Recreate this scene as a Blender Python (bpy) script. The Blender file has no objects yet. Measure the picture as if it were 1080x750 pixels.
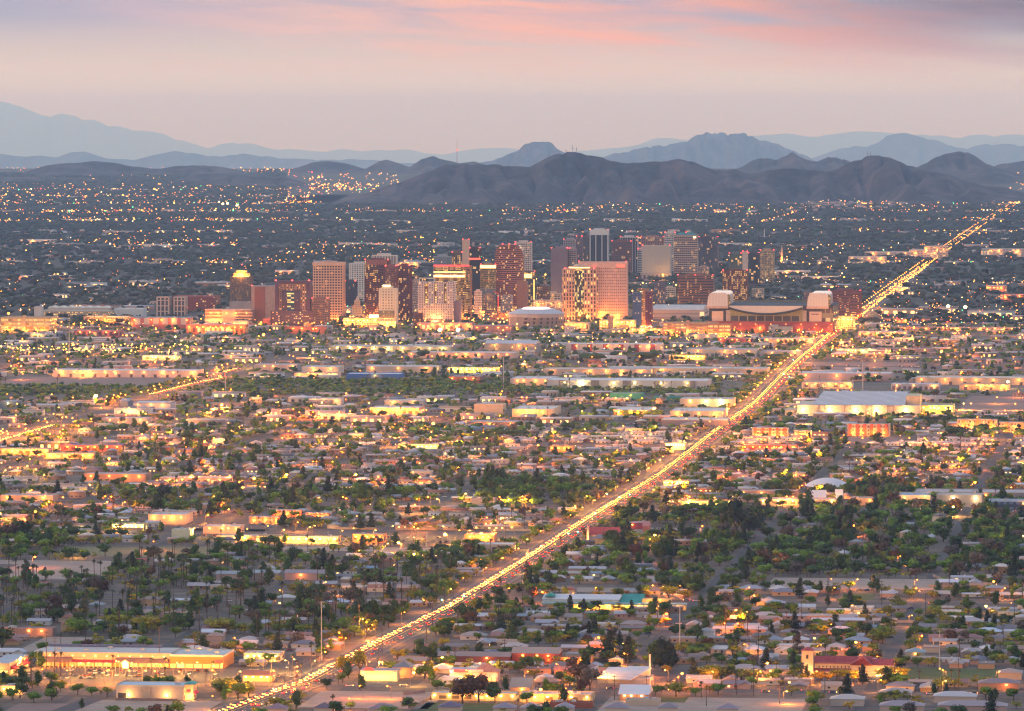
import bpy, bmesh, math, random
import numpy as np
from mathutils import Vector, noise as mnoise
SC = bpy.context.scene
COL = SC.collection
R = math.radians
# ------------------------------------------------------------------ camera
F, HC, HY, CX = 5800.0, 380.0, 113.0, 540.0      # focal length in photo pixels, height above the valley, horizon row, centre column
cam = bpy.data.cameras.new('camera'); camo = bpy.data.objects.new('camera', cam); COL.objects.link(camo)
camo.location = (0, 0, HC); camo.rotation_euler = (R(90), 0, 0)
cam.sensor_width = 36; cam.lens = F/1080*36; cam.shift_y = -(375-HY)/1080
cam.clip_start = 1; cam.clip_end = 500000
SC.camera = camo
# ------------------------------------------------------------------ sky
SUN_EL, SUN_AZ = R(8), R(-104)                     # azimuth clockwise from north (+Y)
w = bpy.data.worlds.new('World'); SC.world = w; w.use_nodes = True
nt = w.node_tree; nt.nodes.clear(); N = nt.nodes.new; L = nt.links.new
out = N('ShaderNodeOutputWorld'); add = N('ShaderNodeAddShader'); L(add.outputs[0], out.inputs[0])
sky = N('ShaderNodeTexSky'); sky.sky_type = 'NISHITA'; sky.sun_disc = False; sky.sun_elevation = SUN_EL; sky.sun_rotation = SUN_AZ
b1 = N('ShaderNodeBackground'); b1.inputs[1].default_value = 0.05; L(sky.outputs[0], b1.inputs[0]); L(b1.outputs[0], add.inputs[0])
tc = N('ShaderNodeTexCoord'); sp = N('ShaderNodeSeparateXYZ'); L(tc.outputs['Generated'], sp.inputs[0])
def math_(op, a, b=None, c=None, tree=None, clamp=False):
    t = tree or nt; n = t.nodes.new('ShaderNodeMath'); n.operation = op; n.use_clamp = clamp
    for i, v in enumerate((a, b, c)):
        if v is None: continue
        if isinstance(v, (int, float)): n.inputs[i].default_value = v
        else: t.links.new(v, n.inputs[i])
    return n.outputs[0]
def ramp_(fac, stops, tree=None, interp='LINEAR'):
    t = tree or nt; n = t.nodes.new('ShaderNodeValToRGB'); n.color_ramp.interpolation = interp
    e = n.color_ramp.elements
    while len(e) > 1: e.remove(e[0])
    e[0].position = stops[0][0]; e[0].color = (*stops[0][1], 1)
    for p, c in stops[1:]:
        k = e.new(p); k.color = (*c, 1)
    t.links.new(fac, n.inputs[0]); return n.outputs[0]
def mix_(fac, a, b, tree=None, mode='MIX'):
    t = tree or nt; n = t.nodes.new('ShaderNodeMix'); n.data_type = 'RGBA'; n.blend_type = mode; n.clamp_factor = True
    for s, v in ((n.inputs[0], fac), (n.inputs[6], a), (n.inputs[7], b)):
        if isinstance(v, (int, float)): s.default_value = v
        elif isinstance(v, tuple): s.default_value = (*v, 1) if len(v) == 3 else v
        else: t.links.new(v, s)
    return n.outputs[2]
def srgb(r, g, b):
    return tuple(((c/255)/12.92 if c <= 10 else (((c/255)+0.055)/1.055)**2.4) for c in (r, g, b))
el = sp.outputs[2]; az = math_('ARCTAN2', sp.outputs[0], sp.outputs[1])
t01 = math_('MULTIPLY', el, 1/0.03, clamp=True)                 # 0..1.7 degrees of elevation
col = ramp_(t01, [(0, srgb(222, 205, 186)), (.12, srgb(222, 203, 186)), (.24, srgb(216, 194, 182)), (.4, srgb(192, 178, 182)), (.56, srgb(150, 150, 182)), (1, srgb(130, 134, 180))])
# thin banked dusk cloud, stretched sideways
cb = N('ShaderNodeCombineXYZ'); L(math_('MULTIPLY', az, 13.0), cb.inputs[0]); L(math_('MULTIPLY_ADD', el, 120.0, math_('MULTIPLY', az, 7.0)), cb.inputs[1])
cn = N('ShaderNodeTexNoise'); cn.inputs['Scale'].default_value = 1.7; cn.inputs['Detail'].default_value = 7; cn.inputs['Roughness'].default_value = .52; cn.inputs['Distortion'].default_value = .4
L(cb.outputs[0], cn.inputs['Vector'])
azn = math_('MULTIPLY', az, 1/0.0928)                            # -1..1 across the view
up = ramp_(math_('ADD', t01, math_('MULTIPLY', azn, .06)), [(.1, (0, 0, 0)), (.28, (.4,)*3), (.46, (1, 1, 1)), (1, (1, 1, 1))])
cl = math_('MULTIPLY', math_('MULTIPLY_ADD', math_('SUBTRACT', cn.outputs[0], .5), 4.0, .66, clamp=True), up)
ctr = ramp_(math_('MULTIPLY_ADD', azn, .5, .5), [(0, (.12,)*3), (.16, (.55,)*3), (.42, (1, 1, 1)), (.74, (1, 1, 1)), (1, (.8,)*3)])
cl = math_('MULTIPLY', cl, ctr, clamp=True)
ccol = ramp_(math_('MULTIPLY_ADD', azn, .5, .5), [(0, srgb(196, 168, 190)), (.3, srgb(234, 178, 166)), (.6, srgb(244, 158, 132)), (.84, srgb(214, 138, 128)), (1, srgb(160, 112, 136))])
col = mix_(math_('MULTIPLY', cl, .85), col, ccol)
# dark bank in the upper right
cn2 = N('ShaderNodeTexNoise'); cn2.inputs['Scale'].default_value = 2.6; cn2.inputs['Detail'].default_value = 5; L(cb.outputs[0], cn2.inputs['Vector'])
rt = math_('MULTIPLY', ramp_(azn, [(.35, (0, 0, 0)), (1, (1, 1, 1))]), ramp_(t01, [(.3, (0, 0, 0)), (.6, (1, 1, 1))]))
col = mix_(math_('MULTIPLY', math_('MULTIPLY', rt, math_('MULTIPLY_ADD', cn2.outputs[0], 1.2, .2), clamp=True), 1.0), col, srgb(84, 70, 108))
# the rest of the dome: lavender overhead, warm low in the west
hi = math_('MULTIPLY', math_('SUBTRACT', el, .03), 1/.5, clamp=True)
dome = ramp_(hi, [(0, (1.2, .9, .66)), (.3, (.8, .66, .6)), (.75, (.34, .42, .58)), (1, (.3, .4, .62))])
nb = math_('MULTIPLY_ADD', sp.outputs[1], .5, .5, clamp=True); nsc = N('ShaderNodeVectorMath'); nsc.operation = 'SCALE'; L(dome, nsc.inputs[0]); L(math_('MULTIPLY_ADD', math_('POWER', nb, 3.0), 1.0, .95), nsc.inputs['Scale'])   # the afterglow belt is brightest over the northern hills
col = mix_(ramp_(el, [(.028, (0, 0, 0)), (.06, (1, 1, 1))]), col, nsc.outputs[0])
b2 = N('ShaderNodeBackground'); L(col, b2.inputs[0]); L(math_('MULTIPLY_ADD', math_('EXPONENT', math_('MULTIPLY', math_('MAXIMUM', el, 0.0), -1/.004)), -.08, 1.08), b2.inputs[1]); L(b2.outputs[0], add.inputs[1])
w.cycles.sampling_method = 'MANUAL'; w.cycles.sample_map_resolution = 512
# ------------------------------------------------------------------ sun (soft afterglow) and exposure
sl = bpy.data.lights.new('sun', 'SUN'); sl.energy = 1.15; sl.angle = R(10); sl.color = (1, .7, .52)
so = bpy.data.objects.new('sun', sl); COL.objects.link(so)
sd = Vector((math.sin(SUN_AZ)*math.cos(SUN_EL), math.cos(SUN_AZ)*math.cos(SUN_EL), math.sin(SUN_EL)+.14))
so.rotation_euler = sd.to_track_quat('Z', 'Y').to_euler(); so.location = (0, 0, 3000)
SC.view_settings.view_transform = 'Standard'; SC.view_settings.look = 'None'; SC.view_settings.exposure = 0; SC.view_settings.gamma = 1
SC.view_settings.use_curve_mapping = False
cy = SC.cycles
cy.max_bounces = 4; cy.diffuse_bounces = 2; cy.glossy_bounces = 2; cy.transmission_bounces = 2; cy.volume_bounces = 0; cy.transparent_max_bounces = 4
cy.sample_clamp_indirect = 2; cy.use_light_tree = True; cy.caustics_reflective = False; cy.caustics_refractive = False
cy.filter_width = 1.25; cy.use_denoising = True; cy.use_adaptive_sampling = True; cy.adaptive_threshold = 0.01
# ------------------------------------------------------------------ frames of reference
rng = random.Random(7); nr = np.random.default_rng(7)
TH = R(7.0); S_, C_ = math.sin(TH), math.cos(TH)                # the street grid is turned 7 degrees
def dist(py): return HC*F/(py-HY)
def G(px, py):                                                  # photo pixel -> point of the valley floor
    D = dist(py); return ((px-CX)/F*D, D)
OX, OY = G(330, 718)
def UV(x, y): dx, dy = x-OX, y-OY; return dx*S_+dy*C_, dx*C_-dy*S_
def XY(u, v): return OX+u*S_+v*C_, OY+u*C_-v*S_
def PX(x, y, z=0): return CX+F*x/y, HY+F*(HC-z)/y
# ------------------------------------------------------------------ geometry helpers
class Geo:
    def __init__(s): s.v = []; s.f = []; s.sl = []; s.sh = []
    def add(s, vs, fs, slot=0, shade=1.0):
        o = len(s.v); s.v += [tuple(map(float, p)) for p in vs]
        for i, f in enumerate(fs):
            s.f.append(tuple(o+k for k in f)); s.sl.append(slot); s.sh.append(shade[i] if hasattr(shade, '__len__') else shade)
        return s
    def box(s, x0, x1, y0, y1, z0, z1, slot=0, shade=1.0, bottom=False):
        vs = [(x0,y0,z0),(x1,y0,z0),(x1,y1,z0),(x0,y1,z0),(x0,y0,z1),(x1,y0,z1),(x1,y1,z1),(x0,y1,z1)]
        fs = [(4,5,6,7),(0,1,5,4),(1,2,6,5),(2,3,7,6),(3,0,4,7)] + ([(3,2,1,0)] if bottom else [])
        return s.add(vs, fs, slot, shade)
    def ring(s, x0, x1, y0, y1, z0, z1, t):                      # hollow rectangular band
        s.box(x0, x1, y0, y0+t, z0, z1, bottom=True); s.box(x0, x1, y1-t, y1, z0, z1, bottom=True)
        s.box(x0, x0+t, y0+t, y1-t, z0, z1, bottom=True); s.box(x1-t, x1, y0+t, y1-t, z0, z1, bottom=True); return s
    def prism_y(s, prof, y0, y1, slot=0, shade=1.0):             # profile in (x,z), extruded along y
        n = len(prof); vs = [(x, y0, z) for x, z in prof]+[(x, y1, z) for x, z in prof]
        return s.add(vs, [tuple(range(n)), tuple(range(2*n-1, n-1, -1))]+[(i, i+n, (i+1) % n+n, (i+1) % n) for i in range(n)], slot, shade)
    def prism_x(s, prof, x0, x1, slot=0, shade=1.0):             # profile in (y,z), extruded along x
        n = len(prof); vs = [(x0, y, z) for y, z in prof]+[(x1, y, z) for y, z in prof]
        return s.add(vs, [tuple(range(n-1, -1, -1)), tuple(range(n, 2*n))]+[(i, (i+1) % n, (i+1) % n+n, i+n) for i in range(n)], slot, shade)
    def prism_z(s, prof, z0, z1, slot=0, shade=1.0):
        n = len(prof); vs = [(x, y, z0) for x, y in prof]+[(x, y, z1) for x, y in prof]
        return s.add(vs, [tuple(range(n, 2*n))]+[(i, (i+1) % n, (i+1) % n+n, i+n) for i in range(n)], slot, shade)
    def hip(s, x0, x1, y0, y1, z0, z1, over=.5, slot=0, shade=1.0):
        x0 -= over; x1 += over; y0 -= over; y1 += over; w_, d_ = x1-x0, y1-y0; m = min(w_, d_)/2
        if w_ >= d_: r = [(x0+m, (y0+y1)/2, z1), (x1-m, (y0+y1)/2, z1)]; fs = [(0,1,5,4),(1,2,5),(2,3,4,5),(3,0,4)]
        else: r = [((x0+x1)/2, y0+m, z1), ((x0+x1)/2, y1-m, z1)]; fs = [(0,1,4),(1,2,5,4),(2,3,5),(3,0,4,5)]
        return s.add([(x0,y0,z0),(x1,y0,z0),(x1,y1,z0),(x0,y1,z0)]+r, fs+[(3,2,1,0)], slot, shade)
    def gable(s, x0, x1, y0, y1, z0, z1, over=.5, slot=0, shade=1.0, alongx=True):
        if alongx: s.prism_x([(y0-over, z0-.15), ((y0+y1)/2, z1), (y1+over, z0-.15)], x0-over, x1+over, slot, shade)
        else: s.prism_y([(x0-over, z0-.15), (x1+over, z0-.15), ((x0+x1)/2, z1)], y0-over, y1+over, slot, shade)
        return s
    def cone(s, p0, p1, r0, r1, n=6, slot=0, shade=1.0, cap=True):
        a, b = Vector(p0), Vector(p1); d = (b-a).normalized(); x = d.orthogonal().normalized(); y = d.cross(x); vs = []
        for c, r in ((a, r0), (b, r1)):
            for k in range(n):
                q = 2*math.pi*k/n; vs.append(c+x*math.cos(q)*r+y*math.sin(q)*r)
        return s.add(vs, [(k, (k+1) % n, (k+1) % n+n, k+n) for k in range(n)]+([tuple(range(n, 2*n))] if cap else []), slot, shade)
    def join(s, g, off=(0, 0, 0)):
        o = len(s.v); s.v += [(a+off[0], b+off[1], c+off[2]) for a, b, c in g.v]; s.f += [tuple(o+k for k in f) for f in g.f]; s.sl += g.sl; s.sh += g.sh; return s
def make_mesh(name, g, mat, smooth=False):
    me = bpy.data.meshes.new(name); me.from_pydata(g.v, [], g.f)
    if len(set(g.sh)) > 1:
        at = me.attributes.new('shade', 'FLOAT', 'FACE'); at.data.foreach_set('value', np.array(g.sh, dtype=np.float32))
    me.materials.append(mat)
    if smooth: me.polygons.foreach_set('use_smooth', [True]*len(me.polygons))
    me.update(); return me
def obj(name, data, parent=None, loc=(0, 0, 0), rz=0, color=None, scale=None):
    o = bpy.data.objects.new(name, data); COL.objects.link(o); o.location = loc; o.rotation_euler = (0, 0, rz)
    if parent is not None: o.parent = parent
    if color is not None: o.color = (*color[:3], 1)
    if scale is not None: o.scale = scale
    return o
def part(name, g, mat, parent, loc=(0, 0, 0), color=None, label=None, smooth=False):
    o = obj(name, make_mesh(name, g, mat, smooth), parent, loc, 0, color)
    if label: o['label'] = label
    return o
def tag(o, label=None, cat=None, group=None, kind=None):
    if label: o['label'] = label
    if cat: o['category'] = cat
    if group: o['group'] = group
    if kind: o['kind'] = kind
    return o
# ------------------------------------------------------------------ materials
def newmat(name):
    m = bpy.data.materials.new(name); m.use_nodes = True; t = m.node_tree; t.nodes.clear()
    o = t.nodes.new('ShaderNodeOutputMaterial'); b = t.nodes.new('ShaderNodeBsdfPrincipled'); t.links.new(b.outputs[0], o.inputs[0])
    b.inputs['Specular IOR Level'].default_value = .25
    return m, t, b
def setv(t, sock, v):
    if isinstance(v, tuple): sock.default_value = (*v, 1) if len(v) == 3 else v
    elif isinstance(v, (int, float)): sock.default_value = v
    else: t.links.new(v, sock)
def noise_(t, scale, detail=4, coord='Object', rough=.55):
    c = t.nodes.new('ShaderNodeTexCoord'); n = t.nodes.new('ShaderNodeTexNoise'); n.inputs['Scale'].default_value = scale; n.inputs['Detail'].default_value = detail; n.inputs['Roughness'].default_value = rough
    if coord == 'World':
        g = t.nodes.new('ShaderNodeNewGeometry'); t.links.new(g.outputs['Position'], n.inputs['Vector'])
    else: t.links.new(c.outputs[coord], n.inputs['Vector'])
    return n.outputs[0]
MC = {}
def paint(rgb, rough=.85, var=.18, scale=.25, metal=0):
    key = ('p', tuple(round(c, 3) for c in rgb), rough, var, scale, metal)
    if key in MC: return MC[key]
    m, t, b = newmat('painted_surface'); f = noise_(t, scale, 5)
    lo = tuple(c*(1-var) for c in rgb); hi_ = tuple(min(1, c*(1+var)) for c in rgb)
    c = ramp_(f, [(.3, lo), (.7, hi_)], t); setv(t, b.inputs['Base Color'], c); b.inputs['Roughness'].default_value = rough; b.inputs['Metallic'].default_value = metal
    MC[key] = m; return m
def objpaint(name, rough=.85, var=.2, scale=.6, attr=False):      # colour of each thing from its own object colour, faces varied by attribute
    m, t, b = newmat(name); oi = t.nodes.new('ShaderNodeObjectInfo'); f = noise_(t, scale, 4)
    k = math_('MULTIPLY_ADD', f, var*2, 1-var, tree=t)
    if attr:
        a = t.nodes.new('ShaderNodeAttribute'); a.attribute_name = 'shade'; k = math_('MULTIPLY', k, a.outputs['Fac'], tree=t)
    v = t.nodes.new('ShaderNodeVectorMath'); v.operation = 'SCALE'; t.links.new(oi.outputs['Color'], v.inputs[0]); t.links.new(k, v.inputs['Scale'])
    t.links.new(v.outputs[0], b.inputs['Base Color']); b.inputs['Roughness'].default_value = rough; return m
def colattr(name, rough=.85, emit=0.0, spec=.25):
    m, t, b = newmat(name); a = t.nodes.new('ShaderNodeAttribute'); a.attribute_name = 'col'
    t.links.new(a.outputs['Color'], b.inputs['Base Color']); b.inputs['Roughness'].default_value = rough; b.inputs['Specular IOR Level'].default_value = spec
    if emit:
        t.links.new(a.outputs['Color'], b.inputs['Emission Color']); t.links.new(math_('MULTIPLY', a.outputs['Alpha'], emit, tree=t), b.inputs['Emission Strength'])
    m.cycles.emission_sampling = 'NONE'; return m
def glow(rgb, strength):
    key = ('g', rgb, strength)
    if key in MC: return MC[key]
    m, t, b = newmat('lit_lamp'); b.inputs['Base Color'].default_value = (*rgb, 1); b.inputs['Emission Color'].default_value = (*rgb, 1); b.inputs['Emission Strength'].default_value = strength
    m.cycles.emission_sampling = 'NONE'; MC[key] = m; return m
def facade(wall, glass, cw, ch, fx=(.18, .82), fz=(.25, .8), lit=.3, power=2.5, litc=(1, .55, .16), seed=0.0, rough=.8, glassrough=.2, clump=.0):
    key = ('f', wall, glass, cw, ch, fx, fz, lit, power, litc, seed)
    if key in MC: return MC[key]
    m, t, b = newmat('window_wall'); c = t.nodes.new('ShaderNodeTexCoord'); s = t.nodes.new('ShaderNodeSeparateXYZ'); t.links.new(c.outputs['Object'], s.inputs[0])
    M = lambda op, a, b_=None, c_=None, cl=False: math_(op, a, b_, c_, tree=t, clamp=cl)
    a = M('DIVIDE', M('ADD', s.outputs[0], s.outputs[1]), cw); z = M('DIVIDE', s.outputs[2], ch)
    fa, fzz = M('FRACT', a), M('FRACT', z); ca, cz = M('FLOOR', a), M('FLOOR', z)
    mask = M('MULTIPLY', M('MULTIPLY', M('GREATER_THAN', fa, fx[0]), M('LESS_THAN', fa, fx[1])), M('MULTIPLY', M('GREATER_THAN', fzz, fz[0]), M('LESS_THAN', fzz, fz[1])))
    cc = t.nodes.new('ShaderNodeCombineXYZ'); t.links.new(ca, cc.inputs[0]); t.links.new(cz, cc.inputs[1]); cc.inputs[2].default_value = seed
    wn = t.nodes.new('ShaderNodeTexWhiteNoise'); t.links.new(cc.outputs[0], wn.inputs[0])
    c2 = t.nodes.new('ShaderNodeVectorMath'); c2.operation = 'MULTIPLY'; t.links.new(cc.outputs[0], c2.inputs[0]); c2.inputs[1].default_value = (.22, .9, 1)
    n2 = t.nodes.new('ShaderNodeTexNoise'); t.links.new(c2.outputs[0], n2.inputs['Vector']); n2.inputs['Scale'].default_value = .7
    thr = M('MULTIPLY', M('MULTIPLY_ADD', M('SUBTRACT', n2.outputs[0], .5), 3.0, 1.0, True), lit)
    on = M('MULTIPLY', M('LESS_THAN', wn.outputs[0], thr), mask)
    sc_ = t.nodes.new('ShaderNodeSeparateColor'); t.links.new(wn.outputs[1], sc_.inputs[0])
    pw = M('MULTIPLY', on, M('MULTIPLY_ADD', sc_.outputs[1], power*.5, power*.16))
    lc = mix_(M('MULTIPLY', sc_.outputs[2], .7), litc, (1, .72, .3), t)
    setv(t, b.inputs['Base Color'], mix_(mask, wall, glass, t)); setv(t, b.inputs['Roughness'], M('MULTIPLY_ADD', mask, glassrough-rough, rough))
    setv(t, b.inputs['Emission Color'], lc); setv(t, b.inputs['Emission Strength'], pw); m.cycles.emission_sampling = 'NONE'
    MC[key] = m; return m
M_CROWN = objpaint('foliage', .8, .25, .35, True); M_WALL = objpaint('house_wall', .9, .1, .5); M_ROOF = objpaint('house_roof', .9, .22, .8)
M_TRUNK = paint(srgb(86, 70, 58), .95); M_SKIRT = objpaint('dry_frond', .95, .3, 1.0, False); M_CAR = objpaint('car_paint', .35, .05, .5)
M_MASS = colattr('varied_surface', .85, 6.0); M_LEAFM = colattr('varied_foliage', .85)
M_GLASSD = paint((.03, .035, .05), .15, .1); M_DARK = paint((.05, .045, .05), .6)
SODIUM, WARM, PALE = (1, .3, .032), (1, .47, .1), (1, .68, .34)
# ------------------------------------------------------------------ merging many copies into one mesh
class Tpl:
    def __init__(s, g):
        s.V = np.array(g.v, dtype=np.float32); s.n = np.array([len(f) for f in g.f], dtype=np.int32); s.L = np.concatenate([np.array(f, dtype=np.int32) for f in g.f])
        s.sl = np.array(g.sl); s.sh = np.array(g.sh, dtype=np.float32)
def merge(name, batches, mat):                                   # batches: [(Tpl, [(x,y,z,rz,sx,sy,sz, [(r,g,b,a)...])])]
    VV, LL, TT, CC = [], [], [], []; off = 0
    for T, inst in batches:
        if not inst: continue
        m = len(inst); A = np.array([i[:7] for i in inst], dtype=np.float64); K = np.array([[(*c, 0.0) if len(c) == 3 else c for c in i[7]] for i in inst], dtype=np.float32)
        sc = T.V[None]*A[:, None, 4:7]; c, s = np.cos(A[:, 3])[:, None], np.sin(A[:, 3])[:, None]
        x = sc[..., 0]*c-sc[..., 1]*s+A[:, 0:1]; y = sc[..., 0]*s+sc[..., 1]*c+A[:, 1:2]; z = sc[..., 2]+A[:, 2:3]
        VV.append(np.stack([x, y, z], -1).reshape(-1, 3).astype(np.float32))
        nv = len(T.V); LL.append((T.L[None]+(np.arange(m)*nv)[:, None]+off).reshape(-1).astype(np.int32)); off += nv*m
        TT.append(np.tile(T.n, m)); q = K[:, T.sl]; q = q.copy(); q[..., :3] *= T.sh[None, :, None]; CC.append(q.reshape(-1, 4))
    V = np.concatenate(VV); Lp = np.concatenate(LL); Tn = np.concatenate(TT); Cc = np.concatenate(CC)
    me = bpy.data.meshes.new(name); me.vertices.add(len(V)); me.vertices.foreach_set('co', V.reshape(-1))
    me.loops.add(len(Lp)); me.loops.foreach_set('vertex_index', Lp)
    me.polygons.add(len(Tn)); st = np.concatenate([[0], np.cumsum(Tn)[:-1]]).astype(np.int32); me.polygons.foreach_set('loop_start', st)
    me.update(calc_edges=True)
    at = me.attributes.new('col', 'FLOAT_COLOR', 'FACE'); at.data.foreach_set('color', Cc.reshape(-1))
    me.materials.append(mat); o = bpy.data.objects.new(name, me); COL.objects.link(o); return o
# ------------------------------------------------------------------ lights that lamps carry
LD = {}
def lightdata(colr, power, rad=.6):
    k = (colr, power, rad)
    if k not in LD:
        d = bpy.data.lights.new('lamp_light', 'POINT'); d.color = colr; d.energy = power*1.2; d.shadow_soft_size = rad; LD[k] = d
    return LD[k]
NL = [0]
def light(x, y, z, colr, power, parent=None, rad=.6):
    NL[0] += 1; return obj('lamp_light', lightdata(colr, power, rad), parent, (x, y, z))
# ------------------------------------------------------------------ occupancy raster on the street grid (4 m cells)
U0, V0, NU, NV = -400, -3600, 3400, 1450
OCC = np.zeros((NU, NV), dtype=bool)
def cell(u, v): return int((u-U0)/4), int((v-V0)/4)
def occ_rect(u0, u1, v0, v1):
    a, b = cell(u0, v0); c, d = cell(u1, v1); OCC[max(a, 0):max(c+1, 0), max(b, 0):max(d+1, 0)] = True
def occ_free(u, v, r=0, r2=None):
    a, b = cell(u-r, v-(r2 or r)); c, d = cell(u+r, v+(r2 or r))
    if a < 0 or b < 0 or c >= NU or d >= NV: return False
    return not OCC[a:c+1, b:d+1].any()
# ------------------------------------------------------------------ landmarks used to tell look-alikes apart in labels
LM = []
def landmark(px, py, phrase): LM.append((px, py, phrase))
ORD = ['', 'second', 'third', 'fourth', 'fifth', 'sixth', 'seventh', 'eighth', 'ninth', 'tenth', 'eleventh', 'twelfth', 'thirteenth', 'fourteenth', 'fifteenth', 'sixteenth', 'seventeenth', 'eighteenth', 'nineteenth', 'twentieth']
ORD += ['twenty-'+o for o in 'first second third fourth fifth sixth seventh eighth ninth'.split()]+['thirtieth']+['thirty-'+o for o in 'first second third fourth fifth sixth seventh eighth ninth'.split()]
AUTO = []
def autolabel(o, desc, px, py): AUTO.append((o, desc, px, py))
def finish_labels():
    by = {}
    for o, d, px, py in AUTO:
        lm = min(LM, key=lambda l: (l[0]-px)**2+(2.2*(l[1]-py))**2); dx, dy = px-lm[0], py-lm[1]
        rel = (('beyond' if dy < 0 else 'in front of') if abs(dy)*2.2 > abs(dx) else ('left of' if dx < 0 else 'right of'))
        by.setdefault((d, rel, lm[2]), []).append((dx*dx+4*dy*dy, o))
    for (d, rel, l), v in by.items():
        v.sort(key=lambda t: t[0])
        for i, (_, o) in enumerate(v):
            o['label'] = f'{d} {rel} {l}' if len(v) == 1 else (f'{d}, {ORD[i]} one {rel} {l}' if i else f'{d}, first one {rel} {l}')
# ================================================================== THE SETTING
def sheet(name, pts, z, mat):                                    # flat polygon on the valley floor
    me = bpy.data.meshes.new(name); me.from_pydata([(x, y, z) for x, y in pts], [], [tuple(range(len(pts)))]); me.materials.append(mat); me.update()
    if me.polygons[0].normal.z < 0: me.flip_normals()
    return tag(obj(name, me), kind='structure')
m, t, b = newmat('valley_ground')
n1 = noise_(t, .012, 6, 'World'); n2 = noise_(t, .07, 4, 'World'); n3 = noise_(t, .0015, 3, 'World')
c1 = ramp_(n1, [(.3, (.065, .062, .04)), (.47, (.14, .105, .075)), (.6, (.2, .145, .105)), (.75, (.09, .085, .05))], t)
c2 = ramp_(n2, [(.4, (.07, .06, .055)), (.62, (.22, .17, .13))], t)
c3 = mix_(.4, c1, c2, t); geo_ = t.nodes.new('ShaderNodeNewGeometry'); sx_ = t.nodes.new('ShaderNodeSeparateXYZ'); t.links.new(geo_.outputs['Position'], sx_.inputs[0])
farm = ramp_(math_('MULTIPLY', sx_.outputs[1], 1/40000, tree=t), [(.225, (0, 0, 0)), (.26, (1, 1, 1))], t)
setv(t, b.inputs['Base Color'], mix_(math_('MULTIPLY', farm, .85, tree=t), c3, ramp_(n3, [(.35, (.02, .03, .025)), (.65, (.04, .052, .04))], t), t)); b.inputs['Roughness'].default_value = .95
M_GROUND = m
sheet('ground', [(-15500, -400), (15500, -400), (15500, 34000), (-15500, 34000)], 0, M_GROUND)
far_ground = bpy.data.meshes.new('ground'); far_ground.from_pydata([(-15500, 34000, 0), (15500, 34000, 0), (23800, 240000, -206000*.0128), (-23800, 240000, -206000*.0128)], [], [(0, 1, 2, 3)]); far_ground.materials.append(M_GROUND); tag(obj('ground', far_ground), kind='structure')   # falls away with the curve of the earth
def dirtmat(a, b_, name='dirt', sc=.06):
    m, t, b = newmat(name); n = noise_(t, sc, 7, 'World', .65); n2 = noise_(t, sc*9, 3, 'World')
    setv(t, b.inputs['Base Color'], mix_(.3, ramp_(n, [(.3, a), (.7, b_)], t), ramp_(n2, [(.35, a), (.65, b_)], t), t)); b.inputs['Roughness'].default_value = .97; return m
M_DIRT = dirtmat((.27, .2, .155), (.42, .33, .26)); M_DIRT2 = dirtmat((.2, .13, .11), (.3, .21, .17)); M_LAWN = dirtmat((.055, .085, .02), (.13, .14, .04), 'lawn')
M_DRYLAWN = dirtmat((.15, .14, .06), (.24, .21, .1), 'dry_grass'); M_ASPH = dirtmat((.075, .07, .07), (.12, .11, .11), 'asphalt', .03)
M_LOT = dirtmat((.07, .065, .065), (.12, .11, .1), 'car_park', .05); M_WALK = dirtmat((.13, .12, .11), (.2, .18, .16), 'concrete', .1)
M_BED = dirtmat((.1, .09, .065), (.2, .16, .13), 'river_bed', .02); M_WHITE = paint((.75, .75, .72), .7, .05); M_YELLOW = paint((.7, .5, .08), .7, .05)
def area(name, px0, px1, y0, y1, mat, z=.06, block=True, skew=True):   # a patch of ground between two rows of the photograph, squared to the street grid
    pts = [G(px0, y1), G(px1, y1), G(px1, y0), G(px0, y0)]
    if skew:
        (u0, v0), (u1, v1) = UV(*pts[0]), UV(*pts[1]); ub = UV(*pts[2])[0]; um = (u0+u1)/2
        pts = [XY(um, v0), XY(um, v1), XY(ub, v1), XY(ub, v0)]
        if block: occ_rect(min(um, ub), max(um, ub), v0, v1)
    return sheet(name, pts, z, mat)
# --- air
hz = Geo().box(-25500, 25500, -600, 242000, -2800, 810, bottom=True)
m = bpy.data.materials.new('haze'); m.use_nodes = True; t = m.node_tree; t.nodes.clear(); o = t.nodes.new('ShaderNodeOutputMaterial')
pv = t.nodes.new('ShaderNodeVolumePrincipled'); pv.inputs['Color'].default_value = (.36, .6, 1.0, 1); pv.inputs['Absorption Color'].default_value = (1, 1, 1, 1); pv.inputs['Density'].default_value = 1.75e-5; pv.inputs['Anisotropy'].default_value = .65
t.links.new(pv.outputs[0], o.inputs['Volume']); M_HAZE = m
HAZE = tag(obj('haze', make_mesh('haze', hz, m)), kind='stuff')
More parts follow.
